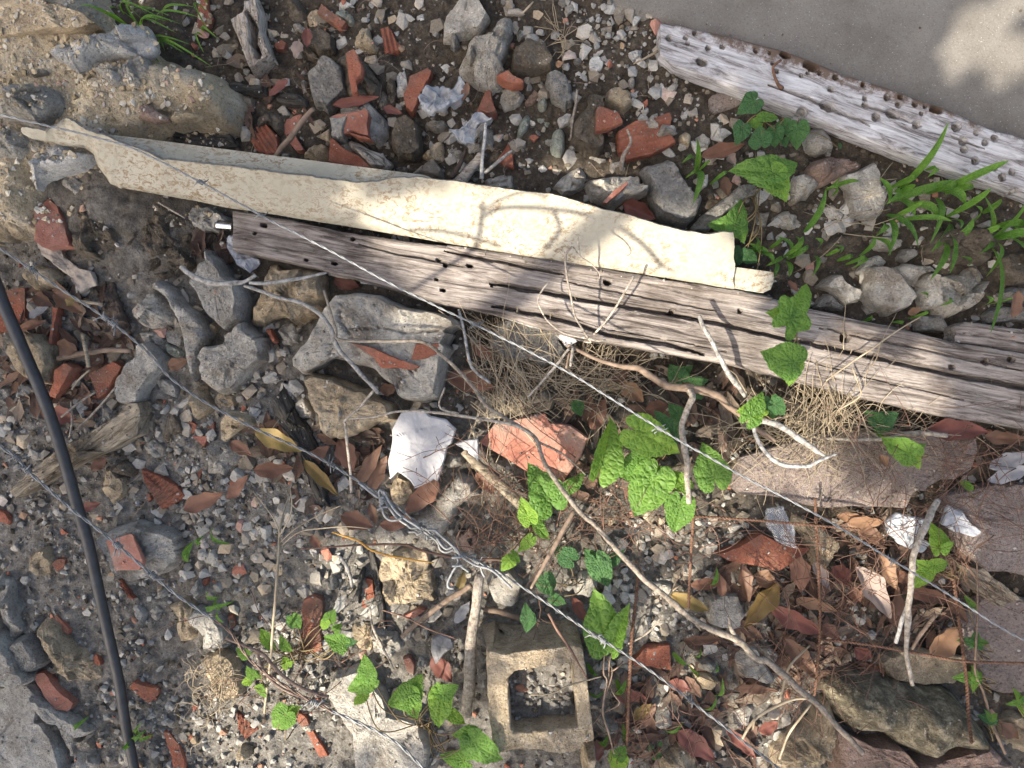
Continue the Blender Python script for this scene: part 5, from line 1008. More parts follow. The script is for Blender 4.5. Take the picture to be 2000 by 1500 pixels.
# ------------------------------------------------------------------ barbed wire
def barbed(label, pts, zs, w, barbs, mats=('wire',), extra=None):
    p = pathz(px('X', pts), zs, 2.5); r = w * .00031 * (H - p[:, 2]) / H; base = p[0].copy(); e = empty('barbed_wire', base); tag(e, label, 'barbed wire', 'barbed wire strands stretched over the rubble')
    L = np.r_[0, np.cumsum(np.linalg.norm(np.diff(p, axis=0), axis=1))]; t = np.gradient(p, axis=0); t /= np.linalg.norm(t, axis=1)[:, None]; s = np.c_[-t[:, 1], t[:, 0], 0 * L]; s /= np.linalg.norm(s, axis=1)[:, None]; u = np.cross(t, s)
    p = p + (.0012 * fbm(p, 18, 3, 4))[:, None] * s
    for ph in (0, math.pi):
        V, F = tube_geo(p + r[:, None] * .5 * (np.cos(L * 170 + ph)[:, None] * s + np.sin(L * 170 + ph)[:, None] * u) - base, r * .52, 6); o = link('strand', mesh('strand', V, F), R[mats[0]], e)
        if len(mats) > 1:
            o.data.materials.append(R[mats[1]]); n = len(o.data.polygons); cx = np.empty(n * 3, np.float32); o.data.polygons.foreach_get('center', cx); o.data.polygons.foreach_set('material_index', (((cx.reshape(-1, 3) + base)[:, 0] > mats[2]) & ((cx.reshape(-1, 3) + base)[:, 0] < mats[3])).astype(np.int32))
    scr = (p[:, :2] / (1 - p[:, 2:3] / H)) * (1000, -1000) + (1000, 750)
    for bx, by in barbs:
        i = int(np.argmin(np.hypot(scr[:, 0] - bx, scr[:, 1] - by))); c, rr2 = p[i], r[i]; g = []
        for kk, off in ((1, -.8), (-1, .8)):
            a = np.linspace(0, 4.5 * math.pi, 40); a0 = random.uniform(0, 6); loop = c + t[i] * ((a / 14 - .5) * rr2 * 2.4 + off * rr2 * 1.5)[:, None] + rr2 * 1.6 * (np.cos(kk * a + a0)[:, None] * s[i] + np.sin(kk * a + a0)[:, None] * u[i])
            d0 = s[i] * random.choice((-1, 1)) + u[i] * random.uniform(-.7, .7) - t[i] * random.uniform(.1, .7); d1 = -d0 + t[i] * random.uniform(-.3, .8)
            full = np.vstack([loop[:1] + d0 * rr2 * 4.4, loop, loop[-1:] + d1 * rr2 * 4.4]); g.append(tube_geo(full - base, rr2 * .42, 5))
        V, F = join(g); link('barb', mesh('barb', V, F), R[mats[0]], e)
    for q, zz in extra or ():
        pp = pathz(px('Y', q), zz, 2); V, F = tube_geo(pp - base, wpx(5.2, float(str(zz).split(',')[0]) * .001), 7); link('wire_end', mesh('wire_end', V, F), R[mats[0]], e)
    return e
barbed('barbed wire strand crossing the cream sheet and the brown plank', '-120,205;0,224;60,238;230,280;300,308;390,355;505,418;640,487;780,563;930,635;1100,722;1290,838;1440,924;1600,1008;1740,1092;1860,1165;1980,1240;2120,1310', '200,210,220,230,240,250', 7.5, [(392, 356), (508, 420), (928, 635), (1288, 836), (1742, 1092)])
barbed('middle barbed wire strand with the knotted splice near the centre', '-80,430;0,485;110,558;215,628;290,690;330,735;400,785;500,838;620,893;740,965;800,1010;830,1033;880,1072;960,1110;1040,1160;1160,1240;1270,1310;1380,1392;1520,1500;1640,1590', '300,310,320,320,330,330', 9, [(62, 530), (205, 620), (222, 636), (655, 890), (820, 1033), (850, 1052), (900, 1092), (925, 1103), (1160, 1240), (1178, 1250), (1345, 1372)], extra=[
    ('0,80;250,270;262,200;285,175;320,230;350,330;420,440;480,520;600,610;780,690', '330'), ('320,190;400,340;500,470;620,560;720,620;800,680', '335'), ('265,280;330,262;260,310;330,300;262,340;325,330;270,375;300,400;330,500;400,560;480,560;560,530', '338'),
    ('240,432;300,400;385,388', '338'), ('340,320;480,500;640,600;780,640', '325'), ('620,620;680,665;790,645', '333'), ('830,700;1000,830;1040,930;1120,970;1220,930', '330'), ('1000,790;1060,880;1130,930;1220,900;1300,1010', '336'),
    ('880,690;970,690;1060,770;1200,890;1300,1010;1480,1130;1700,1200;1957,1430', '336'), ('1240,980;1270,1100;1200,1220;1140,1350;1150,1420;1215,1432', '330'), ('1190,1040;1310,1030', '338'), ('1310,1150;1410,1222', '338'), ('1555,1130;1575,1220;1610,1285', '334'), ('1190,1145;1330,1140', '338'), ('640,715;720,710;760,740;820,710', '336'), ('870,760;880,810', '338')])
barbed('lowest barbed wire strand in the lower left, partly rusted dark', '-60,820;0,872;30,892;60,925;130,985;200,1042;260,1090;330,1150;410,1205;450,1235;490,1290;560,1342;640,1385;720,1420;780,1455;840,1510;960,1600', '430,440,450,450,460,470', 10.5, [(32, 897), (55, 915), (235, 1062), (300, 1120), (615, 1378)], ('wire', 'rustw', -.40, -.24))
stick('rusty_wire', 'J', '-110,770;40,830;110,870;150,920;220,990;300,1040;420,1090;470,1095', '20,24,20', '300,310,300', 'rustw', 'dark rusty wire tail twisted beside the lowest barbed strand', 'rusty wire')
stick('rusty_wire', 'J', '60,830;90,930;160,1020;260,1080;380,1125;480,1150', '22,18,12', '290,300,300', 'rustw', 'second dark rusty wire tail above the quilted leaf', 'rusty wire')
# ------------------------------------------------------------------ branches and twigs
b = stick('branch', 'X', '632,568;655,640;664,664;743,666;823,668;864,695;917,747;951,791;1000,824;1012,832;1045,856;1060,898;1095,951;1133,1000;1164,1028;1216,1087;1258,1132;1306,1167;1358,1215;1438,1250;1480,1288;1502,1295;1582,1365;1634,1417;1686,1472', '6,7,8,9,9,11,12,13,15,16,17,15,13', '150,150,140,150,160,170,180,180,170,160,150', 'twig', 'longest pale bare branch running from the biggest slab to the mossy boulder', 'branch', wob=.5)
for q, w, z in (('683,818;726,815;790,803;896,811;1000,830;1040,850', '4,7,8', '150,160,165'), ('1043,860;1098,886;1144,927', '7,5,3', '165,140'), ('1439,1248;1428,1228;1422,1205', '12,10,5', '160,200'), ('896,808;858,795;868,757', '6,5,4', '170,190')):
    stick('side_twig', 'X', q, w, z, 'twig', parent=b)
b = stick('twig', 'E', '1020,122;1050,150;1100,180;1170,205;1250,215;1320,212;1380,205;1440,165', '34,40,34,26', '130,135,140,140', 'mot', 'mottled grey twig forking below the plank\'s left end', wob=.5)
for q, w, z in (('20,210;100,212;200,200;330,178;460,150', '24,28,24,16', '140,135,120'), ('-10,225;80,255;150,280;300,320;420,390;480,470;520,580;620,690;720,800;742,832', '22,26,30,32,30,26', '140,145,150,145,130')):
    stick('side_twig', 'F', q, w, z, 'mot', parent=b, wob=.5)
b = stick('twig', 'F', '722,815;650,900;560,985;562,1010;580,1200;597,1390', '22,18,22,20,22', '125,110,95,60', 'twig', 'thin bent twig crossing the tan concrete chunk', wob=.3)
b = stick('branch', 'G', '430,560;600,640;740,680;830,692;900,740;1000,790;1100,803;1180,815;1270,845;1330,900;1380,930;1500,1030;1600,1100', '24,26,30,42,50,56,60,54,48,40,34', '90,95,100,100,95,90,80', 'twd', 'thick brown branch with a hanging stub between plank and heart leaves', 'branch', wob=.5)
for q, w, z, m in (('1110,810;1135,860;1100,940;1072,1020;1085,1120;1100,1200;1105,1330;1112,1450', '50,42,44,46,44,36', '100,140,150,140', 'twig'), ('460,575;450,640;445,675', '26,18', '95,120', 'twig'), ('440,575;330,715;215,840;210,850', '20,18,14', '95,130,120', 'twig'), ('440,600;420,690', '18,14', '95,110', 'twd')):
    stick('side_twig', 'G', q, w, z, m, parent=b, wob=.4)
b = stick('twig', 'G', '545,522;500,450;470,390;440,250;425,180;415,70;430,30;455,5', '15,14,14,15,15,18,16', '110,140,170,200,215,220', 'twig', 'pale upright twig with three forks over plank and cream sheet', wob=.3)
for q, w, z in (('455,5;500,60;560,100;605,150;612,180;590,195', '18,12,9,6', '220,215,205,200'), ('575,500;640,430;690,360;745,270;800,175', '14,15,17,20', '110,130,140,140'), ('540,522;470,510;400,490;330,440;290,385;260,310;285,250;322,205', '15,11,11,10,11,12', '110,120,140,150'), ('545,522;600,535;640,530', '20,12', '110,100'), ('500,70;488,-10;487,-45', '12,16,10', '215,240'), ('545,522;560,545;520,540', '16,10', '110,100')):
    stick('side_twig', 'G', q, w, z, 'twig', parent=b, wob=.3)
stick('twig', 'G', '1170,395;1200,470;1280,620;1320,700;1350,745;1430,850', '30,32,34,38,42,30', '130,140,120,90', 'mot', 'mottled twig lying across the plank left of the lower leaf', wob=.4)
b = stick('twig', 'H', '80,980;160,990;250,1020;330,1075;400,1120;460,1160;505,1190', '42,44,42,42,36,22', '110,115,115,105', 'mot', 'pale mottled twig under the straw', wob=.4)
stick('side_twig', 'H', '85,1000;110,1080;160,1160;220,1215;280,1240;400,1240;470,1205;560,1170', '30,30,28,28,26,14', '110,115,110,110', 'mot', parent=b, wob=.4)
stick('twig', 'H', '480,1085;640,1090;800,1088;900,1075;1000,1058;1100,1060;1180,1068', '18,24,28,32,32,34', '70,75,80', 'twig', 'straight pale peeled twig pointing right over the mauve board')
b = stick('branch', 'L', '1130,-10;1090,70;1050,150;1000,270;985,400;975,500;965,600;960,700;955,800;955,880;970,960;988,1030', '40,46,50,46,42,44,42,34,30,26', '110,150,180,200,200,190,180', 'twig', 'pale forked stick hanging over the brown leaves at the right', 'branch', wob=.4)
stick('side_twig', 'L', '965,580;930,660;910,730;893,792', '30,28,26', '195,170,150', 'mot', parent=b)
stick('twig', 'L', '1122,632;1060,715;1020,770;985,830', '30,28,22', '60,50', 'twd', 'short cut twig right of the pale forked stick')
stick('twig', 'K', '462,50;400,170;330,290;280,380;222,490', '30,34,34,28,18', '120,130,130', 'twd', 'brown bent twig left of the round shaded leaf')
stick('peeled_stick', 'J', '1322,405;1310,480;1295,600;1275,760;1265,900;1255,1050;1245,1210', '68,72,76,80,82,84,70', '55,60,60,55', 'v' if False else 'twig', 'thick straight peeled stick left of the cinder block', 'stick', wob=.3, sides=14)
stick('wood_stick', 'X', '905,880;935,910;975,945;1018,988', '20,26,28,26', '40,45', 'w', 'square brown wood stick left of the largest terracotta tile', 'stick', wob=.3)
stick('wood_stick', 'B', '165,888;230,800;300,715;360,630;385,612', '38,40,42,44,30', '60,75', 'twd', 'dark barked stick leaning on the cream sheet', 'stick', wob=.5, sides=10)
b = stick('twig', 'B', '1330,1010;1332,900;1345,800;1355,690', '34,26,26,22', '60,70,80', 'mot', 'forked grey twig standing behind the cream sheet')
stick('side_twig', 'B', '1345,975;1400,930;1460,880;1500,848', '26,26,22', '60,75', 'mot', parent=b)
stick('wood_stick', 'B', '1150,1000;1200,940;1240,840', '40,34,20', '25', 'fibre', 'dark bark strip beside the forked grey twig', 'bark')
stick('wood_stick', 'B', '1190,1040;1270,950;1330,880', '90,80,60', '15', 'v', 'grey rotten branch piece under the forked grey twig', 'wood piece', wob=.5)
stick('twig', 'C', '482,505;475,580;460,660;445,780', '18,20,18,12', '30', 'twig', 'thin upright stick between the dark oval stone and the caked slab')
b = stick('root', 'C', '765,728;780,770;785,800;765,840;745,875;735,920;735,960', '16,18,20,26,34,30', '60,65,55,40', 'twig', 'twisted pale root by the layered terracotta tile', 'root', wob=.6)
stick('side_twig', 'C', '740,920;700,930;675,950;690,975', '34,40,30', '45,40', 'twig', parent=b, wob=.6)
stick('twig', 'C', '800,358;860,330;900,310;940,290', '12,16,20', '25', 'straw', 'little pale stick by the white quartz stone')
stick('twig', 'C', '170,75;200,50;235,10', '12,18,10', '22', 'straw', 'little pale stick at the top edge right of the buff stone')
stick('twig', 'A', '890,1140;960,1180;1045,1230', '12,14,12', '70,50', 'twig', 'thin straight twig on the soil bank under the sheet')
stick('twig', 'E', '325,638;450,610;600,590;740,595', '40,42,38,30', '30', 'twd', 'short bark-covered twig left of the grey slab wedge', wob=.4)
stick('twig', 'E', '470,500;485,590;500,685', '28,30,28', '45', 'w', 'flat upright sliver crossing the bark-covered twig', 'wood piece')
stick('twig', 'E', '345,965;440,890;540,825', '16,18,14', '40,45', 'twig', 'upper of two pale twigs right of the black hose')
stick('twig', 'E', '440,1025;540,930;650,800', '14,16,14', '40,50', 'twig', 'lower of two pale twigs right of the black hose')
stick('twig', 'E', '405,812;450,750;505,700', '14,16,14', '40', 'straw', 'short pale twig left of the pointed terracotta shard')
stick('twig', 'E', '400,305;490,320;580,330', '16,26,22', '45', 'w', 'flat stick crossing under the wire near the bark curl', 'wood piece')
stick('twig', 'E', '390,1085;405,990;400,880', '14,14,10', '35', 'twig', 'upright pale twig just right of the black hose')
b = stick('weed_stalk', 'J', '245,-40;205,90;190,180;185,320;175,450;155,680;140,880;105,1190', '10,16,20,20,18,18,14', '60,120,150,170,170,120,60', 'straw', 'tall straight dry weed stalk left of the ivy', 'dry stalk')
for q in ('195,200;170,120;120,40;40,-60', '195,230;280,150;400,80;540,20', '190,190;240,100;260,20;250,-80', '200,250;300,170;420,150;560,140;690,150'): stick('side_stem', 'J', q, '10,10,6', '150,160,140', 'straw', parent=b)
stick('twig', 'J', '700,600;710,690;760,800;835,945', '16,18,18,10', '90,80,50', 'twig', 'upright brown twig above the heart leaves')
stick('dead_vine', 'J', '770,610;900,650;1040,720;1180,770', '10,12,10', '80,90', 'red', 'thin brown stem from the limestone chunk to the peeled stick', 'vine')
stick('trailing_vine', 'J', '310,265;460,255;560,248;780,240;900,245;1010,280;1190,315;1480,330', '10,14,16,18,20,16', '60,70,80,70', 'red', 'long red stem passing left of the wire knot', 'vine')
b = stick('trailing_vine', 'J', '485,170;540,190;640,225;700,270;800,305;900,322;1060,345', '10,14,16,16,14,8', '110,120,120', 'orange', 'orange vine tip trailing above the limestone chunk', 'vine')
stick('twig', 'J', '520,300;560,350;590,420;600,480', '24,28,20', '40', 'mot', 'bent grey root left of the dark wood stub')
stick('wood_stick', 'J', '880,760;1000,650;1130,560;1270,470', '36,40,44,40', '35', 'twd', 'brown stick running from the pointed flake to the peeled stick', 'stick')
stick('wood_stick', 'J', '1340,605;1420,620;1550,660', '40,44,40', '30', 'twd', 'brown stick right of the peeled stick above the cinder block', 'stick')
stick('trailing_vine', 'K', '320,630;370,720;440,820;500,930;540,1000', '20,20,16,10', '150,160,160,150', 'red', 'red stem hanging over the cinder block', 'vine')
stick('dead_vine', 'K', '220,1087;340,1080;420,1040;500,1015;620,985', '10,12,14,8', '150,160,150', 'straw', 'bent straw lying over the cinder block cell', 'vine')
b = stick('dead_vine', 'L', '25,1340;80,1250;130,1200;250,1140;330,1112;395,1110', '18,22,22,20,16', '90,110,120', 'straw', 'yellowish dead vine left of the mossy boulder', 'vine')
for q in ('240,1450;280,1330;330,1250;400,1160;415,1130', '240,1110;270,1000;300,920;410,810', '130,1200;100,1220;90,1280'): stick('side_stem', 'L', q, '16,18,14', '90,110,90', 'straw', parent=b)
b = stick('dead_vine', 'K', '640,800;630,960;650,1010;625,1180;660,1300;690,1420', '10,14,16,10', '90,110,80', 'twd', 'hanging cluster of dead brown stems right of the cinder block', 'vine')
for q in ('650,880;680,960;640,1100;620,1170', '655,1010;690,1090;720,1140;630,1190', '690,820;665,900;660,1000', '625,1185;570,1260', '740,900;700,940;660,960'): stick('side_stem', 'K', q, '9,11,8', '90,110,80', 'twd', parent=b)
stick('twig', 'K', '770,800;850,760;910,710;970,630', '12,16,10', '70,90', 'twig', 'thin pale curved twig above the terracotta wedge')
stick('twig', 'H', '500,760;640,660;760,580;900,480;1040,395', '10,12,12,8', '95,110,110', 'straw', 'single long straw lying diagonally on the brown plank')
stick('twig', 'H', '650,690;690,800;690,850;580,920', '10,14,10', '85,95,80', 'straw', 'bent straw hooked over the brown plank\'s lower edge')
stick('twig', 'F', '440,245;480,320;510,440;535,520', '16,18,18', '130,140,145', 'twig', 'short twig standing up from the biggest slab') if False else None
stick('bark_strip', 'F', '470,155;600,180;780,215;930,280;1060,320;1280,350', '30,26,26,22,22', '30,35', 'mot', 'long grey bark strip along the brown plank\'s lower edge', 'bark', wob=.4)
stick('twig', 'F', '1200,360;1230,480;1260,650;1300,715;1380,775', '18,22,22,20', '60,70,40', 'mot', 'grey twig in the straw right of the biggest slab')
stick('bark_strip', 'G', '0,375;110,410;250,450;420,480;500,530', '30,34,30,20', '40', 'mot', 'curved grey root along the plank above the smooth grey concrete', 'root', wob=.4)
stick('nail', 'D', '250,500;232,480;210,430;200,385;215,360;245,340', '34,22,20,20,18', '40,55,62,60', 'rust', 'bent rusty nail on the silvery white plank', 'nail', sides=8)
# ------------------------------------------------------------------ dry leaves
dry_rows("""
B 345,165 345,270 62 l5 30 | dark red leaf above the big pitted stone
B 300,235 280,330 75 l3 25 | small mauve curled leaf below the dark red leaf
B 495,595 750,545 60 l5 30 | curled rust leaf under the brown boulder
B 235,450 130,545 60 l5 25 | red brown leaf above the black oval stone
B 770,610 880,640 55 l5 25 | dark red leaf left of the large smooth terracotta shard
B 1255,470 1220,570 50 l1 40 | brown leaf right of the crumpled grey plastic
C 1185,880 1420,815 90 l0 30 | red brown leaf under the two small round leaves
C 740,1150 920,1230 110 l5 15 | dark red leaf between broken concrete and pitted block
C 360,370 400,350 40 l2 35 | orange leaf bit on the dark flat-topped stone
C 1320,870 1370,930 70 l3 22 | pale dead leaf below the red brown leaf at the heart leaves
C 1310,1000 1330,1110 70 l1 22 | brown curled leaf left of the large heart leaf
E 310,270 470,380 95 l1 40 | brown leaf under the wire left of the husk
E 330,560 440,590 120 l1 30 | dark brown curled leaf below the terracotta splinter
E 120,470 260,430 60 l0 35 | red brown leaf lying over the black hose
E 170,405 275,345 55 l6 30 | pale grey leaf right of the big flat terracotta piece
E 200,280 310,330 90 l1 20 | dull brown leaf left of the brown leaf under the wire
E 1300,1105 1420,1180 75 l0 35 | red brown leaf on the right of the white-edged stone
E 1285,1425 1400,1295 80 l0 22 | orange brown leaf below the white-edged stone
E 1045,1490 1260,1390 110 l0 30 | big curled brown leaf right of the ribbed triangle
E 950,680 1060,640 80 l1 20 | brown leaf below the curved grey mortar strip
E 520,1260 600,1190 70 l0 22 | rust leaf under the dry board
E 455,1480 570,1450 60 l5 20 | rust leaf right of the hose below the board
E 300,930 430,980 110 l5 14 | dark red leaf between hose and pale twigs
E 380,340 420,290 60 l7 55 | ochre leaf scrap inside the bark curl
F 65,1040 310,1165 115 l7 50 | olive brown leaf over the charred wood strip
F 55,1265 270,1240 100 l0 30 | crumpled rust leaf left of the yellow leaf
F 330,1210 520,1405 75 l4 45 | yellow ochre leaf on the charred wood strip
F 530,1095 610,1270 120 l0 25 | rust leaf right of the upright thin twig
F 640,1340 770,1120 85 l1 25 | brown leaf left of the tan pebble
F 350,1225 470,1130 90 l0 30 | pinkish brown leaf above the yellow ochre leaf
F 700,1380 790,1180 90 l1 20 | dark brown leaf left of the white paper's foot
F 1090,1330 900,1500 130 l0 38 | broad rust leaf under the white paper's tip
F 1300,1280 1400,1400 80 l0 15 | rust leaf left of the square brown stick
F 1140,740 1400,790 130 l0 20 | rust leaf in the straw right of the biggest slab
F 1280,560 1400,640 80 l0 18 | rust leaf behind the grey twig in the straw
F 760,810 850,800 80 l1 25 | dark leaf at the lower edge of the biggest slab
F 500,190 640,230 90 l5 12 | dark red leaf under the plank right of the tan rock
G 740,760 850,880 110 l2 20 | tan broad leaf in shade above the heart leaves
G 870,930 1000,900 90 l0 22 | rust leaf beside the brown branch stub
G 560,1030 640,860 100 l0 15 | dark rust leaf above the left folded heart leaf
G 680,760 790,690 80 l1 20 | brown leaf under the thick brown branch
H 1060,1040 1400,1050 130 l5 60 | large mauve brown leaf lying against the plank at the right
H 1380,1075 1620,1095 85 l1 40 | brown leaf at the right edge below the plank
H 1420,1250 1660,1170 100 l6 35 | upper grey dead leaf at the right edge
H 1400,1315 1660,1250 95 l6 30 | lower grey dead leaf at the right edge
H 800,1180 840,1250 60 l2 60 | orange tan leaf on the mauve board
H 960,385 1030,350 50 l2 35 | cream dead leaf above the plank near the five-sided stone
H 1540,400 1580,250 90 l1 40 | brown leaf at the right edge above the plank
H 285,200 345,260 40 l0 20 | small rust leaf above the lobed green leaf
J 540,85 720,140 110 l0 40 | big tan brown leaf above the long red stem
J 700,10 740,130 55 l1 35 | dark brown leaf above the wire knot
J 760,130 960,100 90 l0 30 | rust leaf under the wire knot
J 1050,870 1160,1010 110 l5 20 | dark red leaf below the grey curled leaf
J 1180,680 1260,560 70 l6 25 | mauve grey leaf left of the peeled stick
J 1200,490 1230,390 55 l7 60 | olive leaf hanging at the wire knot's lower end
J 375,190 420,260 60 l0 20 | small brown leaf by the tall dry stalk
K 455,540 535,680 70 l5 30 | dark red leaf right of the dark veined leaf
K 1050,1290 1255,1450 130 l5 25 | large dark red leaf right of the cinder block
K 1320,1275 1490,1440 70 l5 25 | narrow red leaf crossed by the middle barbed wire
K 800,1220 900,1130 70 l7 25 | olive leaf beside the upright rusty wire
K 840,1270 920,1130 70 l1 20 | brown leaf right of the olive leaf by the rusty wire
K 1000,1010 1120,1060 80 l5 15 | dark red leaf behind the rough tan stone
K 1080,780 1300,770 60 l1 25 | long brown leaf under the long branch
K 690,1080 880,1100 100 l5 12 | dark red leaf below the grey stone right of the block
K 1120,470 1310,450 70 l0 25 | rust leaf left of the square pale stone
K 1010,520 1220,610 90 l7 22 | olive leaf left of the square pale stone's lower side
K 1300,530 1280,400 60 l0 30 | curled rust leaf above the square pale stone
K 590,1340 600,1460 90 l5 12 | dark leaf by the block's lower right corner
L 665,370 850,650 155 l3 60 | big pale mauve leaf in the middle of the leaf heap
L 350,310 360,500 120 l0 55 | orange brown leaf left of the rusty wire
L 790,300 890,490 95 l2 62 | glossy tan leaf below the barbed wire
L 190,590 480,735 120 l5 40 | large red brown leaf under the rusty wire
L 265,770 445,985 110 l1 35 | long brown leaf left of the rusty wire near the boulder
L 1090,860 1255,690 150 l2 40 | broad orange tan leaf right of the cut twig
L 940,480 1195,560 90 l0 45 | curled rust leaf below the yellow green leaves
L 230,455 40,700 130 l4 45 | yellow leaf left of the leaf heap
L 690,910 1190,1070 75 l0 14 | long narrow rust leaf under the wide flat shard
L -20,1045 230,1060 60 l1 25 | thin brown leaf left of the tan rock
L 880,700 900,480 120 l1 30 | dark brown leaf behind the pale forked stick
L 480,690 570,770 80 l0 35 | small red leaf right of the rusty wire
L 540,360 640,470 110 l5 30 | dark red leaf in the upper leaf heap
L 620,120 820,110 90 l2 40 | tan leaf below the mauve board
L 560,80 720,90 60 l2 35 | sunny curled leaf touching the mauve board's lower side
L 680,160 830,220 100 l1 30 | brown leaf left of the white plastic scraps
L 100,410 220,470 110 l2 40 | tan leaf below the flat red shard
L 330,540 560,610 80 l2 35 | tan curled leaf between the rusty wire and the grey stone
L 640,480 690,560 80 l0 45 | rust leaf under the big pale mauve leaf
L 660,820 750,880 90 l5 20 | crumpled red leaf above the wide flat shard
L 20,350 60,560 90 l1 30 | dark brown leaf below the flat red shard's left end
L 900,380 960,470 80 l0 40 | rust leaf beside the pale forked stick
L 430,340 510,500 80 l3 45 | pale leaf beside the rusty wire
L 1190,540 1290,680 70 l1 30 | brown leaf right of the rusty wire by the slab
L 120,1290 230,1240 80 l5 20 | crumpled dark red leaf left of the tan rock
L 360,880 440,1000 70 l1 20 | brown leaf behind the rusty wire's lower end
L 1480,1250 1580,1330 90 l1 30 | brown leaf in the bottom right corner
""")
# ------------------------------------------------------------------ gravel and crumbs between everything built so far
def gz2(xy):
    z = ground_z(xy); q = np.c_[xy[:, 0] * 1000 + 1000, 750 - xy[:, 1] * 1000]; return np.where((q[:, 0] > 1250) & (q[:, 1] < 60 + (q[:, 0] - 1300) * .38), np.maximum(z, .0135), z)
xy, rad = field(42000, .0024, .0122, .2, 3.0)
V, F = scatter(xy, rad * np.where((xy[:, 0] > .25) & (xy[:, 1] > .69 - (xy[:, 0] - .3) * .38), .45, 1), gz2(xy))
PEB = [(0, (.11, .1, .085)), (.2, (.18, .17, .15)), (.45, (.25, .238, .21)), (.62, (.31, .296, .266)), (.78, (.2, .2, .19)), (.9, (.38, .365, .33)), (.96, (.24, .19, .125)), (.985, (.26, .1, .065))]
tag(link('gravel', mesh('gravel', V, F, False), islandmat('gravel chips', PEB)), 'loose grey gravel and mortar crumbs covering the ground', 'gravel', kind='stuff')
xy, rad = field(22000, .0018, .0085, .7, 2.2); V, F = scatter(xy, rad * np.where((xy[:, 0] > .25) & (xy[:, 1] > .69 - (xy[:, 0] - .3) * .38), .45, 1), gz2(xy))
tag(link('soil_crumbs', mesh('soil_crumbs', V, F, False), islandmat('soil crumbs', [(0, (.045, .036, .027)), (.5, (.095, .078, .057)), (.8, (.16, .135, .1)), (.95, (.3, .27, .22)), (1, (.4, .16, .09))])),
    'dark crumbs of earth between the stones', 'soil', kind='stuff')

ZON = [px('X', '380,0;1290,0;1290,140;1560,290;1420,430;1000,330;420,260'), px('X', '0,560;300,520;560,560;640,740;760,940;930,1180;700,1300;500,1250;300,1100;0,1000'), px('X', '1440,280;2000,420;2000,620;1600,560;1440,440'), px('X', '1180,1000;1500,1010;1480,1300;1600,1500;1180,1500')]
q = np.c_[RNG.uniform(-60, 2060, 3600), RNG.uniform(-60, 1560, 3600)]; ok = np.zeros(len(q), bool)
for z_ in ZON: ok |= inpoly(q, z_)
for s_ in SOLIDS:
    c_ = s_.mean(0); i_ = np.where(ok & (np.abs(q - c_).max(1) < 260))[0]
    if len(i_): ok[i_[inpoly(q[i_], c_ + (s_ - c_) * 1.04)]] = False
q = q[ok]; xy = np.c_[(q[:, 0] - 1000) * .001, (750 - q[:, 1]) * .001]; V, F = scatter(xy, RNG.uniform(.0085, .021, len(xy)), ground_z(xy, False) - .002, .6)
tag(link('rubble_chips', mesh('rubble_chips', V, F, False), islandmat('rubble chips', [(0, (.14, .12, .092)), (.25, (.22, .19, .15)), (.45, (.3, .285, .25)), (.62, (.36, .345, .31)), (.76, (.26, .26, .245)), (.88, (.34, .27, .185)), (.95, (.45, .43, .38)), (1, (.3, .11, .07))])),
    'broken chips of concrete, brick and stone packed between the larger rubble', 'rubble', kind='stuff')
# leaf litter too mixed to count, under the named leaves
LIT = [(px('L', '-150,330;700,60;1250,250;1300,800;800,1000;0,1000;-200,800'), 300), (px('F', '0,1000;800,1000;800,1500;300,1500'), 60), (px('E', '0,250;700,250;760,560;500,1000;0,900'), 110), (px('G', '500,650;1500,700;1500,1100;400,1500;100,1450'), 110), (px('B', '0,300;600,300;500,700;0,700'), 12), (px('K', '700,900;1500,900;1500,1500;620,1500'), 90), (px('A', '1080,1280;1480,1280;1480,1500;1080,1500'), 20)]
V, F, U, o = [], [], [], 0
for poly, n in LIT:
    lo, hi = poly.min(0), poly.max(0); c = 0
    while c < n:
        q = RNG.uniform(lo, hi)
        if not inpoly(q[None], poly)[0] or (RNG.random() < .75 and any(abs(k.mean(0) - q).max() < 130 and inpoly(q[None], k)[0] for k in SOLIDS)): continue
        c += 1; L = RNG.uniform(.025, .075); v, f, u = dry_geo(L, L * RNG.uniform(.28, .45), RNG.uniform(-.2, .5), RNG.uniform(-1.3, 1.3), RNG.uniform(0, .8), c)
        w = P(q, 0); v = v @ rotm('x', RNG.uniform(-.5, .5)).T @ rotm('z', RNG.uniform(0, 6.28)).T + [w[0], w[1], float(ground_z(w[None, :2], False)[0]) + RNG.uniform(-.002, .014)]
        V.append(v); F.append(f + o); o += len(v)
lm = islandmat('leaf litter', [(0, (.055, .036, .028)), (.3, (.095, .06, .044)), (.52, (.15, .092, .065)), (.68, (.085, .068, .056)), (.85, (.2, .155, .115)), (1, (.065, .05, .042))])
tag(link('leaf_litter', mesh('leaf_litter', np.concatenate(V), np.concatenate(F)), lm), 'brown leaf litter lying between the stones', 'leaf litter', kind='stuff')
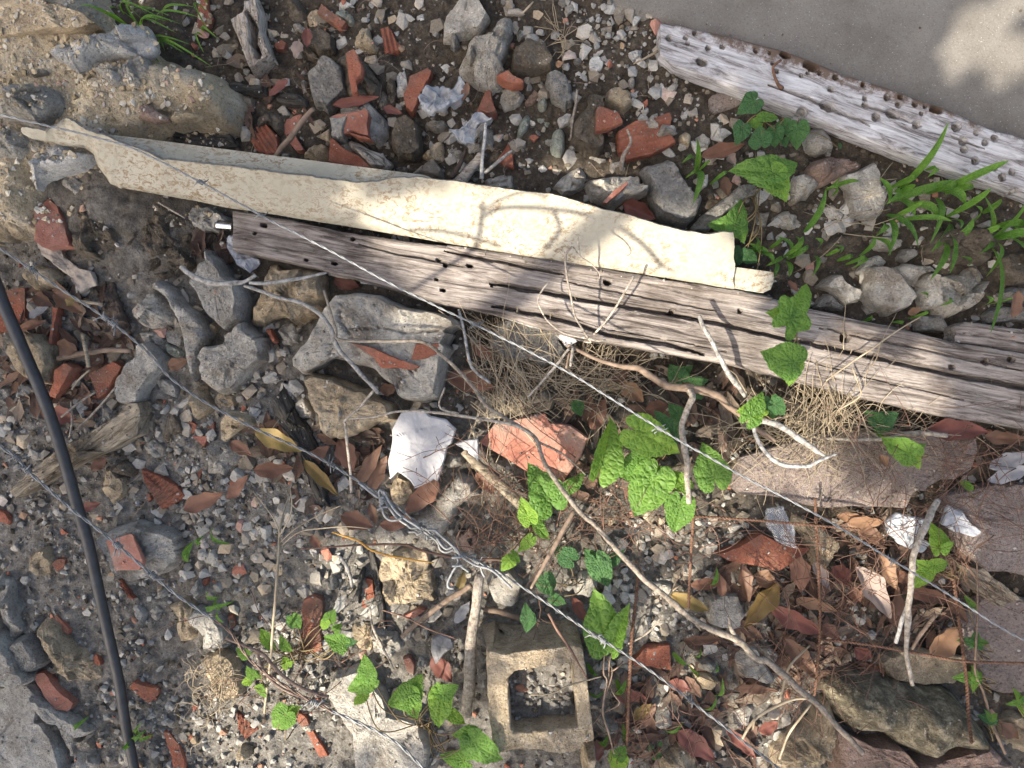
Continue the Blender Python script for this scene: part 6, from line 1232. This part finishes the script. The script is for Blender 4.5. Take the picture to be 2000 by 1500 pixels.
# grit that has come to rest on the stones, slabs and the footing
from mathutils.bvhtree import BVHTree
bpy.context.view_layer.update(); VV, FF, off = [], [], 0
for ob in list(SC.objects):
    top = ob.parent or ob
    if ob.type == 'MESH' and top.get('category') in ('stone', 'concrete chunk', 'stone slab', 'footing', 'shard', 'sheet scrap', 'terracotta shard', 'concrete block', 'wood piece'):
        m_ = ob.data; v_ = np.empty(len(m_.vertices) * 3, np.float32); m_.vertices.foreach_get('co', v_); M_ = np.array(ob.matrix_world); v_ = v_.reshape(-1, 3) @ M_[:3, :3].T + M_[:3, 3]
        VV.append(v_); FF += [tuple(i + off for i in f.vertices) for f in m_.polygons]; off += len(v_)
bv = BVHTree.FromPolygons(np.concatenate(VV).tolist(), FF)
def drop(n, lo, hi, r0, r1, nz=.6):
    out, rad_ = [], []
    for x_, y_ in RNG.uniform(lo, hi, (n, 2)):
        hit = bv.ray_cast(Vector((x_, y_, .6)), Vector((0, 0, -1)))
        if hit[0] is not None and abs(hit[1].z) > nz: out.append(hit[0][:]); rad_.append(r0 + (r1 - r0) * RNG.random() ** 2.5)
    return np.array(out), np.array(rad_)
hp_, hr_ = drop(9000, (-1.02, -.78), (1.02, .78), .001, .0042); V, F = scatter(hp_[:, :2], hr_, hp_[:, 2])
tag(link('grit', mesh('grit', V, F, False), islandmat('grit', [(0, (.1, .085, .065)), (.3, (.2, .18, .15)), (.6, (.3, .28, .245)), (.85, (.4, .38, .34)), (1, (.3, .14, .09))])), 'fine grit and crumbs lying on the stones', 'grit', kind='stuff')
fo = LAST['foot']; hp_, hr_ = drop(2600, (-1.02, .3), (-.55, .78), .0015, .009, .35); V, F = scatter(hp_[:, :2], hr_, hp_[:, 2] - hr_ * .3)
tag(link('aggregate', mesh('aggregate', V - np.array(fo.location), F, False), islandmat('footing aggregate', [(0, (.2, .16, .1)), (.35, (.36, .3, .2)), (.6, (.45, .39, .29)), (.8, (.5, .47, .4)), (.93, (.3, .28, .25)), (1, (.4, .24, .16))]), fo), kind='stuff')
# ------------------------------------------------------------------ green heart-leaved vine and other living plants
vine('heart-leaved vine with bright leaves around the brown branch stub', 'vine', """
G 622,1235 716,968 .75 130 gl .75 20
G 835,1055 1065,1165 .95 135 gy .12 -5
G 1025,1060 935,925 .75 120 gd .2 10
G 820,1250 850,1115 1.25 110 gl .3 -10
G 915,1310 800,1530 1.05 120 gl .15 8
G 1080,1345 985,1250 .8 115 gy .3 15
G 1250,1305 1200,1115 1.1 140 gl .35 -6
K 1062,15 1035,188 1.05 125 gl .3 5
G 900,1290 690,1290 .6 95 gl .3 0
G 1060,960 1000,890 1.1 60 gd
""", 'G 900,1240')
vine('heart-leaved vine left of the long branch with a grey-green leaf', 'vine', """
G 325,1430 225,1235 1.05 140 gl .3 12
K 210,90 165,-20 1.0 120 gy .3 -5
K 262,95 145,45 .9 100 gl .3
K 265,150 330,215 .8 90 gl
K 215,215 150,285 .9 95 gy
K 100,330 60,395 1.3 80 gy
K 120,300 165,340 1.0 85 gl
G 440,1360 540,1290 .8 55 gl
G 370,1100 370,1090 1 50 gd
""".replace('G 370,1100 370,1090 1 50 gd\n', ''), 'K 250,120')
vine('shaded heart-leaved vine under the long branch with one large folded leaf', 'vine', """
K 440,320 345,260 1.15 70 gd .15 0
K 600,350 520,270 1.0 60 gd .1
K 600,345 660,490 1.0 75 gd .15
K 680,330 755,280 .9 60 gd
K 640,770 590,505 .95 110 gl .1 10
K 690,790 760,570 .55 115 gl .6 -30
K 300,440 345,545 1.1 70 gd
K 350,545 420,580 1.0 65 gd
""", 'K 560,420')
vine('dark wrinkled small leaf over the cinder block\'s top edge', 'vine', "K 200,660 195,575 1.0 150 gd .35 10\nK 210,655 200,742 1.0 148 gd .35 -10", 'K 260,640')
vine('two big green leaves standing over the right part of the brown plank', 'vine', "H 300,410 440,225 1.0 190 gl .2 10 L\nH 295,400 170,370 1.0 185 gl .2 8\nH 310,655 135,600 1.25 200 gl .15 -8\nH 310,660 300,790 1.05 195 gl .2 12", 'H 300,600')
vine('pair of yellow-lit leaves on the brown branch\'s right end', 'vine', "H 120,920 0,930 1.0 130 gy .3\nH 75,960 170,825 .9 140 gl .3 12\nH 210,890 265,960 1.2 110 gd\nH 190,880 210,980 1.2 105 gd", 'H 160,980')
vine('heart leaves among straw beside the pale peeled twig', 'vine', "H 800,1000 905,940 1.1 60 gd\nH 790,990 725,930 1.1 60 gd\nH 800,1060 770,1020 1.2 60 gl\nH 970,1170 830,1085 .95 110 gl .35 -12\nH 985,1180 1030,1260 .9 105 gy .2 12\nH 1000,1150 1070,1120 1.0 105 gl", 'H 950,1190')
vine('small round green leaf by the right slab edge', 'vine', "H 1295,1355 1258,1330 1.5 70 gl\nH 1300,1355 1330,1380 1.2 68 gl", 'H 1300,1400')
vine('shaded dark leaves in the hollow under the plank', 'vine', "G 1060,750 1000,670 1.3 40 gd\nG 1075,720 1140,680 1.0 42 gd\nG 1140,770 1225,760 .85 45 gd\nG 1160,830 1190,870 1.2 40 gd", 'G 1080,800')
vine('single small leaf in the straw left of the barbed wire', 'vine', "G 480,900 520,960 1.2 45 gd\nG 485,890 445,885 1.2 45 gd", 'G 490,930')
vine('yellow-green ragged leaves behind the pale forked stick', 'vine', "L 1140,250 1130,115 1.2 120 gy\nL 1170,260 1245,240 1.0 125 gy\nL 1110,360 1195,340 1.0 120 gy\nL 1090,380 1000,330 .8 118 gy\nL 1060,400 1010,490 1.0 110 gy", 'L 1120,380')
vine('small ivy sprigs by the dry weed stalk and red tile strip', 'vine', """
J 270,680 215,650 1.3 90 gd
J 270,660 305,720 1.2 92 gl
J 470,660 500,610 1.4 100 gl
J 450,680 425,735 1.0 100 gy
J 505,720 540,690 1.3 105 gl
J 540,800 440,760 1.0 130 gl .35 14
J 555,790 630,790 .9 128 gd
J 530,820 550,870 1.1 126 gl
J 120,780 85,715 1.0 100 gy
J 130,800 165,850 1.0 98 gl
J 215,800 190,755 1.2 95 gl
J 215,810 260,850 1.0 94 gl
J 235,920 205,875 1.2 80 gy
J 240,915 275,900 1.0 80 gy
J 40,980 0,930 1.2 110 gl
J 50,970 85,1000 1.1 105 gl
J 85,1050 40,1050 1.1 100 gy
J 90,1060 110,1110 1.1 100 gl
J 20,1010 -30,1020 1.1 100 gy
J 0,860 -60,830 1.1 90 gl
""", 'J 330,820')
vine('row of large heart leaves on the bottom grey slab', 'vine', """
J 690,1010 560,1080 .9 150 gl .15 10
J 690,980 655,870 1.05 155 gl .2 -8
J 660,1090 610,1155 .9 140 gy
J 920,1095 990,985 1.15 150 gl .15
J 920,1090 790,1150 1.1 150 gl .15
J 925,1090 960,1235 .95 145 gl .2
J 1120,1080 1195,1035 1.15 140 gl .2 -14
J 1110,1070 1035,1050 1.1 135 gl .2
J 1100,1100 1080,1280 .85 138 gy .2 8
J 1160,1200 1240,1260 .8 130 gy
J 1270,1300 1165,1320 1.0 140 gl
J 1260,1290 1330,1330 1.0 138 gl
J 1290,1360 1440,1490 1.0 150 gl .25 12
J 1260,1400 1220,1350 1.0 140 gl
J 1230,1460 1100,1430 .9 140 gl
J 1200,1490 1180,1570 .9 135 gl
""", 'J 1010,1250')
vine('quilted pale green leaf at the bottom by the rusty wire tail', 'vine', "J 220,1200 140,1290 1.35 110 gl .1 8\nJ 225,1205 300,1160 1.2 110 gl .1", 'J 270,1250')
vine('single green leaf below the cinder block\'s right side', 'vine', "K 720,1440 680,1520 1.4 70 gy\nK 715,1430 760,1380 1.3 72 gl", 'K 740,1480')
vine('small clover-like sprig right of the block near the bottom', 'vine', "K 900,1390 885,1370 1.4 25 gd\nK 950,1370 960,1350 1.4 25 gd\nK 920,1440 905,1455 1.4 25 gd\nK 940,1430 965,1440 1.4 25 gd", 'K 920,1410', name='clover_sprig', cat='sprig')
vine('large heart leaves right of the long curved grey strip', 'vine', """
D 200,975 -20,935 1.0 90 gl .2 10
D 205,970 345,890 1.1 95 gl .15
D 205,985 280,1135 .95 92 gl .2
C 1370,1275 1220,1250 .85 70 gl .15
C 1375,1265 1440,1115 .95 75 gl .15
C 1400,1280 1430,1365 1.0 68 gl
C 1400,1420 1370,1500 1.2 45 gd
C 1440,1440 1500,1480 1.2 45 gd
V 1580,820 1500,810 .9 45 gd
""", 'D 100,1080')
vine('cluster of small round leaves under the white plank', 'vine', """
D 95,570 5,640 1.15 70 gd .1
D 120,690 60,700 1.2 60 gl
D 150,660 250,650 .7 65 gl .2
D 130,800 130,700 1.35 75 gd .1
D 30,720 0,810 1.2 65 gd .1
D 215,740 215,830 1.15 60 gd .15
D 260,700 300,760 1.3 50 gd
D 340,720 340,830 1.25 55 gd .1
D 265,790 275,830 1.2 45 gd
D 578,815 580,840 1.4 30 gd
""", 'D 190,740', name='round_leaf_weed', cat='weed')
vine('leafy herb sprig beside the right rusty wire', 'vine', "L 1320,990 1220,990 .7 70 gl\nL 1340,980 1330,920 .9 75 gl\nL 1345,1000 1390,960 .9 72 gl\nL 1335,1020 1340,1085 .8 70 gl\nL 1350,1020 1390,1040 .9 68 gd\nL 1310,1010 1310,1040 1 66 gd", 'L 1340,1010', name='herb_sprig', cat='herb')
vine('bright leafy herb sprig at the right edge', 'vine', "L 1590,1110 1575,1050 1.0 90 gy\nL 1580,1130 1525,1150 .8 85 gl\nL 1600,1120 1640,1090 1 88 gl\nL 1600,1150 1620,1215 .8 80 gy\nL 1590,1140 1600,1180 1 80 gl", 'L 1600,1150', name='herb_sprig', cat='herb')
vine('lower leafy herb sprig at the right by the boulder', 'vine', "L 1420,1230 1350,1200 .7 80 gd\nL 1430,1220 1480,1200 .9 80 gl\nL 1430,1240 1440,1290 .8 78 gd\nL 1420,1215 1400,1170 .8 82 gl\nL 1445,1235 1490,1250 .8 78 gd", 'L 1420,1260', name='herb_sprig', cat='herb')
vine('upper leafy herb sprig on the pinkish slab', 'vine', "L 1320,790 1245,780 .7 60 gd\nL 1340,780 1350,720 .8 62 gd\nL 1350,790 1430,795 .6 60 gl\nL 1335,800 1310,840 .9 58 gd\nL 1350,800 1390,840 .8 58 gd\nL 1310,560 1280,530 .8 50 gl\nL 1320,580 1360,610 .8 50 gl", 'L 1340,820', name='herb_sprig', cat='herb')
stick('herb_plant', 'L', '1510,1420;1450,1290;1420,1200;1380,1060;1340,960;1345,800;1355,600;1350,330', '24,22,18,16,12,10', '60,70,75,60', 'twd', 'long thin herb stem at the right rusty wire', 'vine')
# grass
grass('wide-bladed grass clump under the white plank', 'D', """920,1060 1190,685 46 150; 1150,1070 1530,905 40 140; 870,1130 1230,1010 40 70; 840,1210 1020,1395 38 60; 840,1160 800,1000 34 120; 900,1090 1005,1040 26 120; 920,1240 1210,1247 26 90; 1110,1070 1285,1155 44 70;
1180,1220 1430,1060 40 130; 1110,1110 1085,1375 38 60; 880,1225 1045,1135 28 110; 1180,1300 1197,1540 36 110; 1150,1340 1085,1580 34 90; 860,1060 1010,1000 30 60; 900,1120 1000,1220 34 50; 850,1230 850,1440 34 45; 1170,1240 1260,1285 34 60; 1090,1080 1130,1030 26 110; 1060,1090 1240,1050 36 50; 1200,1260 1090,1420 34 40; 960,1150 1130,1240 38 45; 820,1260 780,1330 30 40; 1200,1370 1330,1230 36 70; 880,1080 840,1150 30 90; 1060,960 1070,1000 26 60; 1170,1090 1330,1060 34 50""", z=(8, 90))
grass('wide-bladed grass clump cut by the right edge', 'D', "1430,1340 1640,1110 52 140; 1430,1345 1660,1310 46 100; 1430,1345 1365,1430 26 80; 1430,1350 1400,1560 34 120; 1500,1330 1640,1560 44 80; 1340,1330 1480,1270 30 80; 1420,1330 1390,1100 34 60; 1380,1200 1490,1120 34 50; 1560,1280 1660,1190 40 120; 1600,1360 1680,1450 44 60; 1410,1375 1425,1880 52 210; 1330,1240 1345,1160 24 110; 1560,1320 1700,1400 44 50; 1440,1280 1600,1270 34 40", z=(8, 90))
grass('thin grass blades beside the cream angular stone', 'D', "375,1310 500,1060 40 120; 500,1075 580,990 26 110; 500,1070 690,1020 22 80; 535,1100 500,1060 20 60")
grass('short grass tuft right of the sheet\'s end', 'D', "80,1440 100,1330 24;110,1430 200,1490 24;70,1400 180,1440 24;120,1450 60,1370 24;260,1450 370,1330 26;280,1460 400,1380 24;290,1440 220,1330 24;270,1470 290,1560 26;250,1450 160,1500 22;450,1400 440,1340 20;500,1440 560,1400 20;560,1470 650,1440 24;690,1440 760,1320 26;700,1450 650,1510 20;770,1340 860,1440 24;430,1440 420,1560 22;330,1420 330,1330 20;180,1400 250,1340 20;200,1470 180,1590 22;560,1440 540,1380 20;610,1490 720,1440 20", z=(8, 60))
grass('thin dark grass tuft on the footing at the top left', 'A', "800,210 440,40 14 120;810,220 620,90 13 120;830,210 1030,140 13 110;850,240 1070,250 14 100;830,230 940,120 13 120;880,130 1130,100 13 110;900,240 1200,380 12 90;860,250 920,380 12 60;840,220 700,0 12 120;780,130 620,50 14 120;790,100 680,-40 13 120;950,220 930,290 12 60;1150,180 1230,220 13 80;1140,200 1150,300 13 60;840,260 870,480 8 60;830,240 850,400 8 50;1170,20 1200,-40 13 80;1160,60 1180,180 10 80;700,80 900,100 12 110;820,80 800,-60 13 120;920,120 1100,40 12 100;900,250 1040,300 12 80;700,130 540,60 13 110;820,180 1000,190 12 100;750,60 960,90 12 100", z=(20, 130), arch=.05)
grass('two slim green blades near the curved grey strip', 'C', "1150,970 1160,780 34 80; 1160,960 1135,1150 34 70; 1130,890 1070,920 20 50; 1150,980 1090,1005 16 40;1170,960 1230,910 16 40;1230,1040 1330,970 18 60")
grass('tiny grass seedling on the gravel above the mortar lump', 'I', "1060,340 1090,220 26 60; 1200,150 1300,240 28 60;1080,230 1050,340 22 50;1130,230 1150,190 20 50")
grass('grass seedling at the flat pale grey stone', 'I', "1160,600 1250,575 30 60;1240,590 1260,680 26 60;1170,510 1240,540 22 50;1230,570 1320,560 18 50;1240,600 1220,540 20 50")
grass('grass seedling beside the hose at the bottom', 'I', "770,1320 830,1280 26 60;760,1340 730,1350 20 50;790,1300 870,1310 22 50;780,1290 800,1240 20 50;460,1240 500,1210 26 40")
grass('grass blades right of the cinder block', 'K', "540,910 600,980 22 50;530,1050 640,1060 20 40;690,1080 760,1000 30 60;700,1000 740,1080 24 50;590,1340 660,1310 26 40;740,1250 745,1350 20 50;1260,1090 1300,990 26 80;1180,1160 1270,1100 26 60;980,1290 1080,1240 20 40;1230,470 1270,370 24 60;1020,850 1100,920 26 60;1110,920 1170,950 20 40;1240,950 1275,910 16 50;1130,860 1180,820 16 40")
grass('little grass around the rubble above the plank', 'H', "700,430 760,390 20 40;1050,300 1030,260 18 40;960,410 1060,360 18 60;1180,300 1140,340 20 40;1420,330 1530,290 26 80;1380,340 1400,280 22 50;1300,110 1260,60 20 50;720,440 650,430 16 30;870,430 930,445 16 30")
# dry straw
strands('dry_grass_tuft', 'dry straw tuft hanging from the plank right of the green leaves', 'dry grass', 'straw', (1585, 790), (26, 34), 150, 130, (20, 85), (-96, 26), .0009, .22, 0, 11)
strands('dry_grass_tuft', 'sunlit nest of straw under the pale mottled twig', 'dry grass', 'straw', (1545, 855), (75, 32), 230, 120, (12, 60), (10, 50), .0008, .35, 0, 12)
strands('dry_grass_tuft', 'matted straw under the plank right of the biggest slab', 'dry grass', 'straw', (985, 700), (34, 55), 210, 120, (8, 50), (-62, 30), .0008, .25, 0, 13)
strands('dry_grass_tuft', 'shaded straw below the white foam lump', 'dry grass', 'straw', (1130, 740), (60, 34), 200, 120, (8, 45), (20, 50), .0008, .3, 0, 14)
strands('dry_grass_tuft', 'straw strands between plank and mauve board at the right', 'dry grass', 'straw', (1720, 830), (75, 30), 130, 110, (10, 60), (5, 60), .0008, .35, 0, 15)
strands('dry_grass_tuft', 'tiny dry weed right of the dark flat-topped stone', 'dry grass', 'straw', (1092, 78), (9, 16), 22, 60, (10, 30), None, .0009, .25, 0, 16)
strands('dry_grass_tuft', 'pale dry roots on the sunlit yellowish stone', 'dry grass', 'straw', (430, 1330), (24, 36), 50, 60, (30, 60), None, .0009, .6, .15, 17)
strands('dry_grass_tuft', 'dry grass stalks at the small white rectangular stone', 'dry grass', 'straw', (1650, 430), (46, 30), 14, 100, (30, 60), (15, 30), .001, .15, 0, 18)
# dead red-brown stems
G0 = 'tangles of thin dead red-brown stems'
for i, (lab, c, sp, n, ln, zr) in enumerate((('red-brown dead stems over the mauve board', (1800, 900), (90, 50), 40, 150, (40, 130)), ('red-brown dead stems around the white plastic scraps', (1810, 1000), (90, 40), 46, 140, (40, 120)), ('red-brown dead stems over the leaf heap', (1650, 1130), (110, 70), 70, 160, (50, 120)),
        ('red-brown dead stems below the largest terracotta tile', (990, 1010), (60, 45), 58, 130, (20, 100)), ('red-brown dead stems between bright leaves and rusty wire', (1230, 1010), (90, 30), 52, 140, (20, 90)), ('red-brown dead stems right of the cinder block\'s lower corner', (1280, 1420), (80, 60), 37, 140, (20, 80)),
        ('red-brown dead stems on the largest terracotta tile', (1060, 900), (70, 50), 16, 140, (60, 120)), ('red-brown dead stems on the white paper', (855, 890), (16, 24), 4, 100, (75, 110)), ('red-brown dead stems beside the red tile strip', (600, 1270), (60, 60), 26, 110, (20, 90)), ('red-brown dead stems above the mossy boulder', (1530, 1300), (70, 60), 44, 140, (30, 100)))):
    strands('dead_weed', lab, 'dead weed', 'red', c, sp, n, ln, zr, None, .0008, .35, .22, 30 + i, G0)
strands('rootlets', 'fine dark rootlets among the stones above the sheet', 'roots', 'twd', (780, 230), (330, 130), 70, 60, (6, 24), None, .0006, .5, .1, 50, None, 'stuff')
strands('straw_bits', 'loose bits of straw and stem scattered between the stones', 'straw', 'straw', (900, 900), (600, 350), 150, 60, (8, 26), None, .0007, .3, 0, 51, None, 'stuff')

# ------------------------------------------------------------------ the tree beyond the picture whose crown dapples the ground
LIT_ZONES = [  # x, y, rx, ry, turn (deg), how open to the sun
    (1150, 470, 390, 140, -9, 1.0), (1300, 620, 560, 95, -12, .93), (930, 500, 190, 50, -8, .7), (1180, 930, 330, 150, -8, .9), (1560, 840, 150, 120, 0, .8), (820, 880, 90, 100, 0, .72), (640, 780, 60, 60, 0, .45), (760, 1300, 330, 260, 0, .7), (560, 1400, 200, 200, 0, .85),
    (1600, 1100, 360, 250, 0, .54), (1330, 1260, 380, 140, -38, .56), (1868, 92, 55, 11, 40, 1.0), (1922, 88, 115, 17, 43, 1.0), (1985, 120, 75, 13, 45, 1.0), (1940, 20, 100, 10, 36, 1.0), (1800, 680, 300, 120, -14, .42), (1930, 310, 90, 60, 0, .36), (1800, 330, 90, 80, 0, .34), (960, 1330, 30, 110, 0, .55), (1060, 1460, 110, 40, 0, .4), (1700, 960, 200, 60, 0, .45), (850, 1120, 120, 80, 0, .7), (480, 1300, 120, 130, 0, .6), (700, 1330, 60, 70, 0, .95), (800, 1370, 60, 60, 0, .95), (880, 1390, 50, 60, 0, .9), (1540, 690, 70, 70, 0, .9)]
def openness(q):
    v = np.zeros(len(q))
    for x, y, rx, ry, tr, w in LIT_ZONES:
        a = math.radians(-tr); dx, dy = q[:, 0] - x, q[:, 1] - y; u = (dx * math.cos(a) + dy * math.sin(a)) / rx; s = (-dx * math.sin(a) + dy * math.cos(a)) / ry
        d = np.sqrt(u * u + s * s); v = np.maximum(v, w * np.clip((1.25 - d) / .4, 0, 1))
    return v
tr = empty('shade_tree', (-4.6, -3.6, 0)); tag(tr, 'broad-leaved tree outside the picture whose crown dapples the rubble', 'tree'); tl = np.array(tr.location)
def along(xy, h): return np.c_[xy[:, 0] + LX / LZ * h, xy[:, 1] + LY / LZ * h, h]
n = 21000; q = np.c_[RNG.uniform(-500, 2500, n), RNG.uniform(-420, 1920, n)]; xy = np.c_[(q[:, 0] - 1000) * .001, (750 - q[:, 1]) * .001]
ca, sa = math.cos(SUN_AZ), math.sin(SUN_AZ); st3 = np.c_[(xy[:, 0] * ca + xy[:, 1] * sa) * 9, (-xy[:, 0] * sa + xy[:, 1] * ca) * 22, np.zeros(n)]
op = openness(q); om = np.max([openness(q + (26 * math.cos(a_), 26 * math.sin(a_))) for a_ in np.arange(8) * .785], 0); keep = (.5 + .75 * fbm(st3, 1.0, 3, 77)) > np.where(om > .93, np.maximum(op, om), op) * 1.02
xy = xy[keep]; hh = RNG.uniform(3.2, 4.4, len(xy)); pos = along(xy, hh); sz = RNG.uniform(.03, .07, len(xy))
lf = np.array([[-.5, 0, 0], [-.2, .26, .05], [-.2, -.26, .05], [.2, .22, .03], [.2, -.22, .03], [.55, 0, -.05], [0, 0, 0]]); lF = np.array([[0, 2, 6], [0, 6, 1], [2, 4, 6], [1, 6, 3], [4, 5, 6], [3, 6, 5]])
V, F = [], []
for i, (p, s) in enumerate(zip(pos, sz)):
    m = rotm('z', RNG.uniform(0, 6.28)) @ rotm('x', RNG.normal() * .5) @ rotm('y', RNG.normal() * .5); V.append(lf @ m.T * s * 1.6 + p); F.append(lF + 7 * i)
tm = plain('tree foliage', (.04, .09, .02), (.08, .15, .03), 20, .6)
link('crown', mesh('crown', np.concatenate(V) - tl, np.concatenate(F)), tm, tr)
geos = [tube_geo(smooth_path(np.array([(0, 0, -.2), (.1, .05, 1.2), (.5, .4, 2.4), (1.0, .9, 3.4), (1.5, 1.3, 4.6)]), .08), np.linspace(.2, .06, len(smooth_path(np.array([(0, 0, -.2), (.1, .05, 1.2), (.5, .4, 2.4), (1.0, .9, 3.4), (1.5, 1.3, 4.6)]), .08))), 12, .1)]
for e in ((1.8, .6, 3.2), (.9, 2.0, 3.4), (2.6, 2.0, 3.7), (.2, 1.6, 4.0)): geos.append(tube_geo(smooth_path(np.array([(.5, .4, 2.4), np.array((.5, .4, 2.4)) * .5 + np.array(e) * .5 + (0, 0, .1), e]), .08), .03, 8))
V, F = join(geos); link('trunk', mesh('trunk', V, F), R['twd'], tr)
# bare twig of that tree: its blurred shadow curves over the cream sheet
def high(tile, pts, h):
    w = P(px(tile, pts), .11); return along(w[:, :2], np.full(len(w), h)) + (0, 0, .11) - tl
gs = [tube_geo(smooth_path(high('X', s, h_), .01), w, 6) for s, h_, w in (('900,500;918,476;935,430;943,405', .95, .0056), ('943,408;960,400;1000,380;1040,370;1075,380', .95, .003), ('938,425;975,407;1030,404;1080,408;1150,418;1200,440;1240,470;1268,505;1282,528', .95, .005), ('1080,408;1087,430;1085,455;1065,478;1050,492', .95, .0046), ('1282,528;1270,537;1258,537', .95, .0024), ('1282,528;1297,538;1310,545', .95, .0024), ('943,405;947,392', .95, .003), ('940,415;938,398', .95, .003), ('780,458;840,458;900,470;960,492', 1.0, .004))]
st0 = high('X', '900,500', .95)[0]; gs.append(tube_geo(smooth_path(np.array([st0, st0 * .6 + (np.array((-1.95, -1.28, 2.6)) - tl) * .4 + (0, 0, -.1), np.array((-1.95, -1.28, 2.6)) - tl]), .03), .005, 6))
V, F = join(gs); link('bare_twig', mesh('bare_twig', V, F), R['twd'], tr)
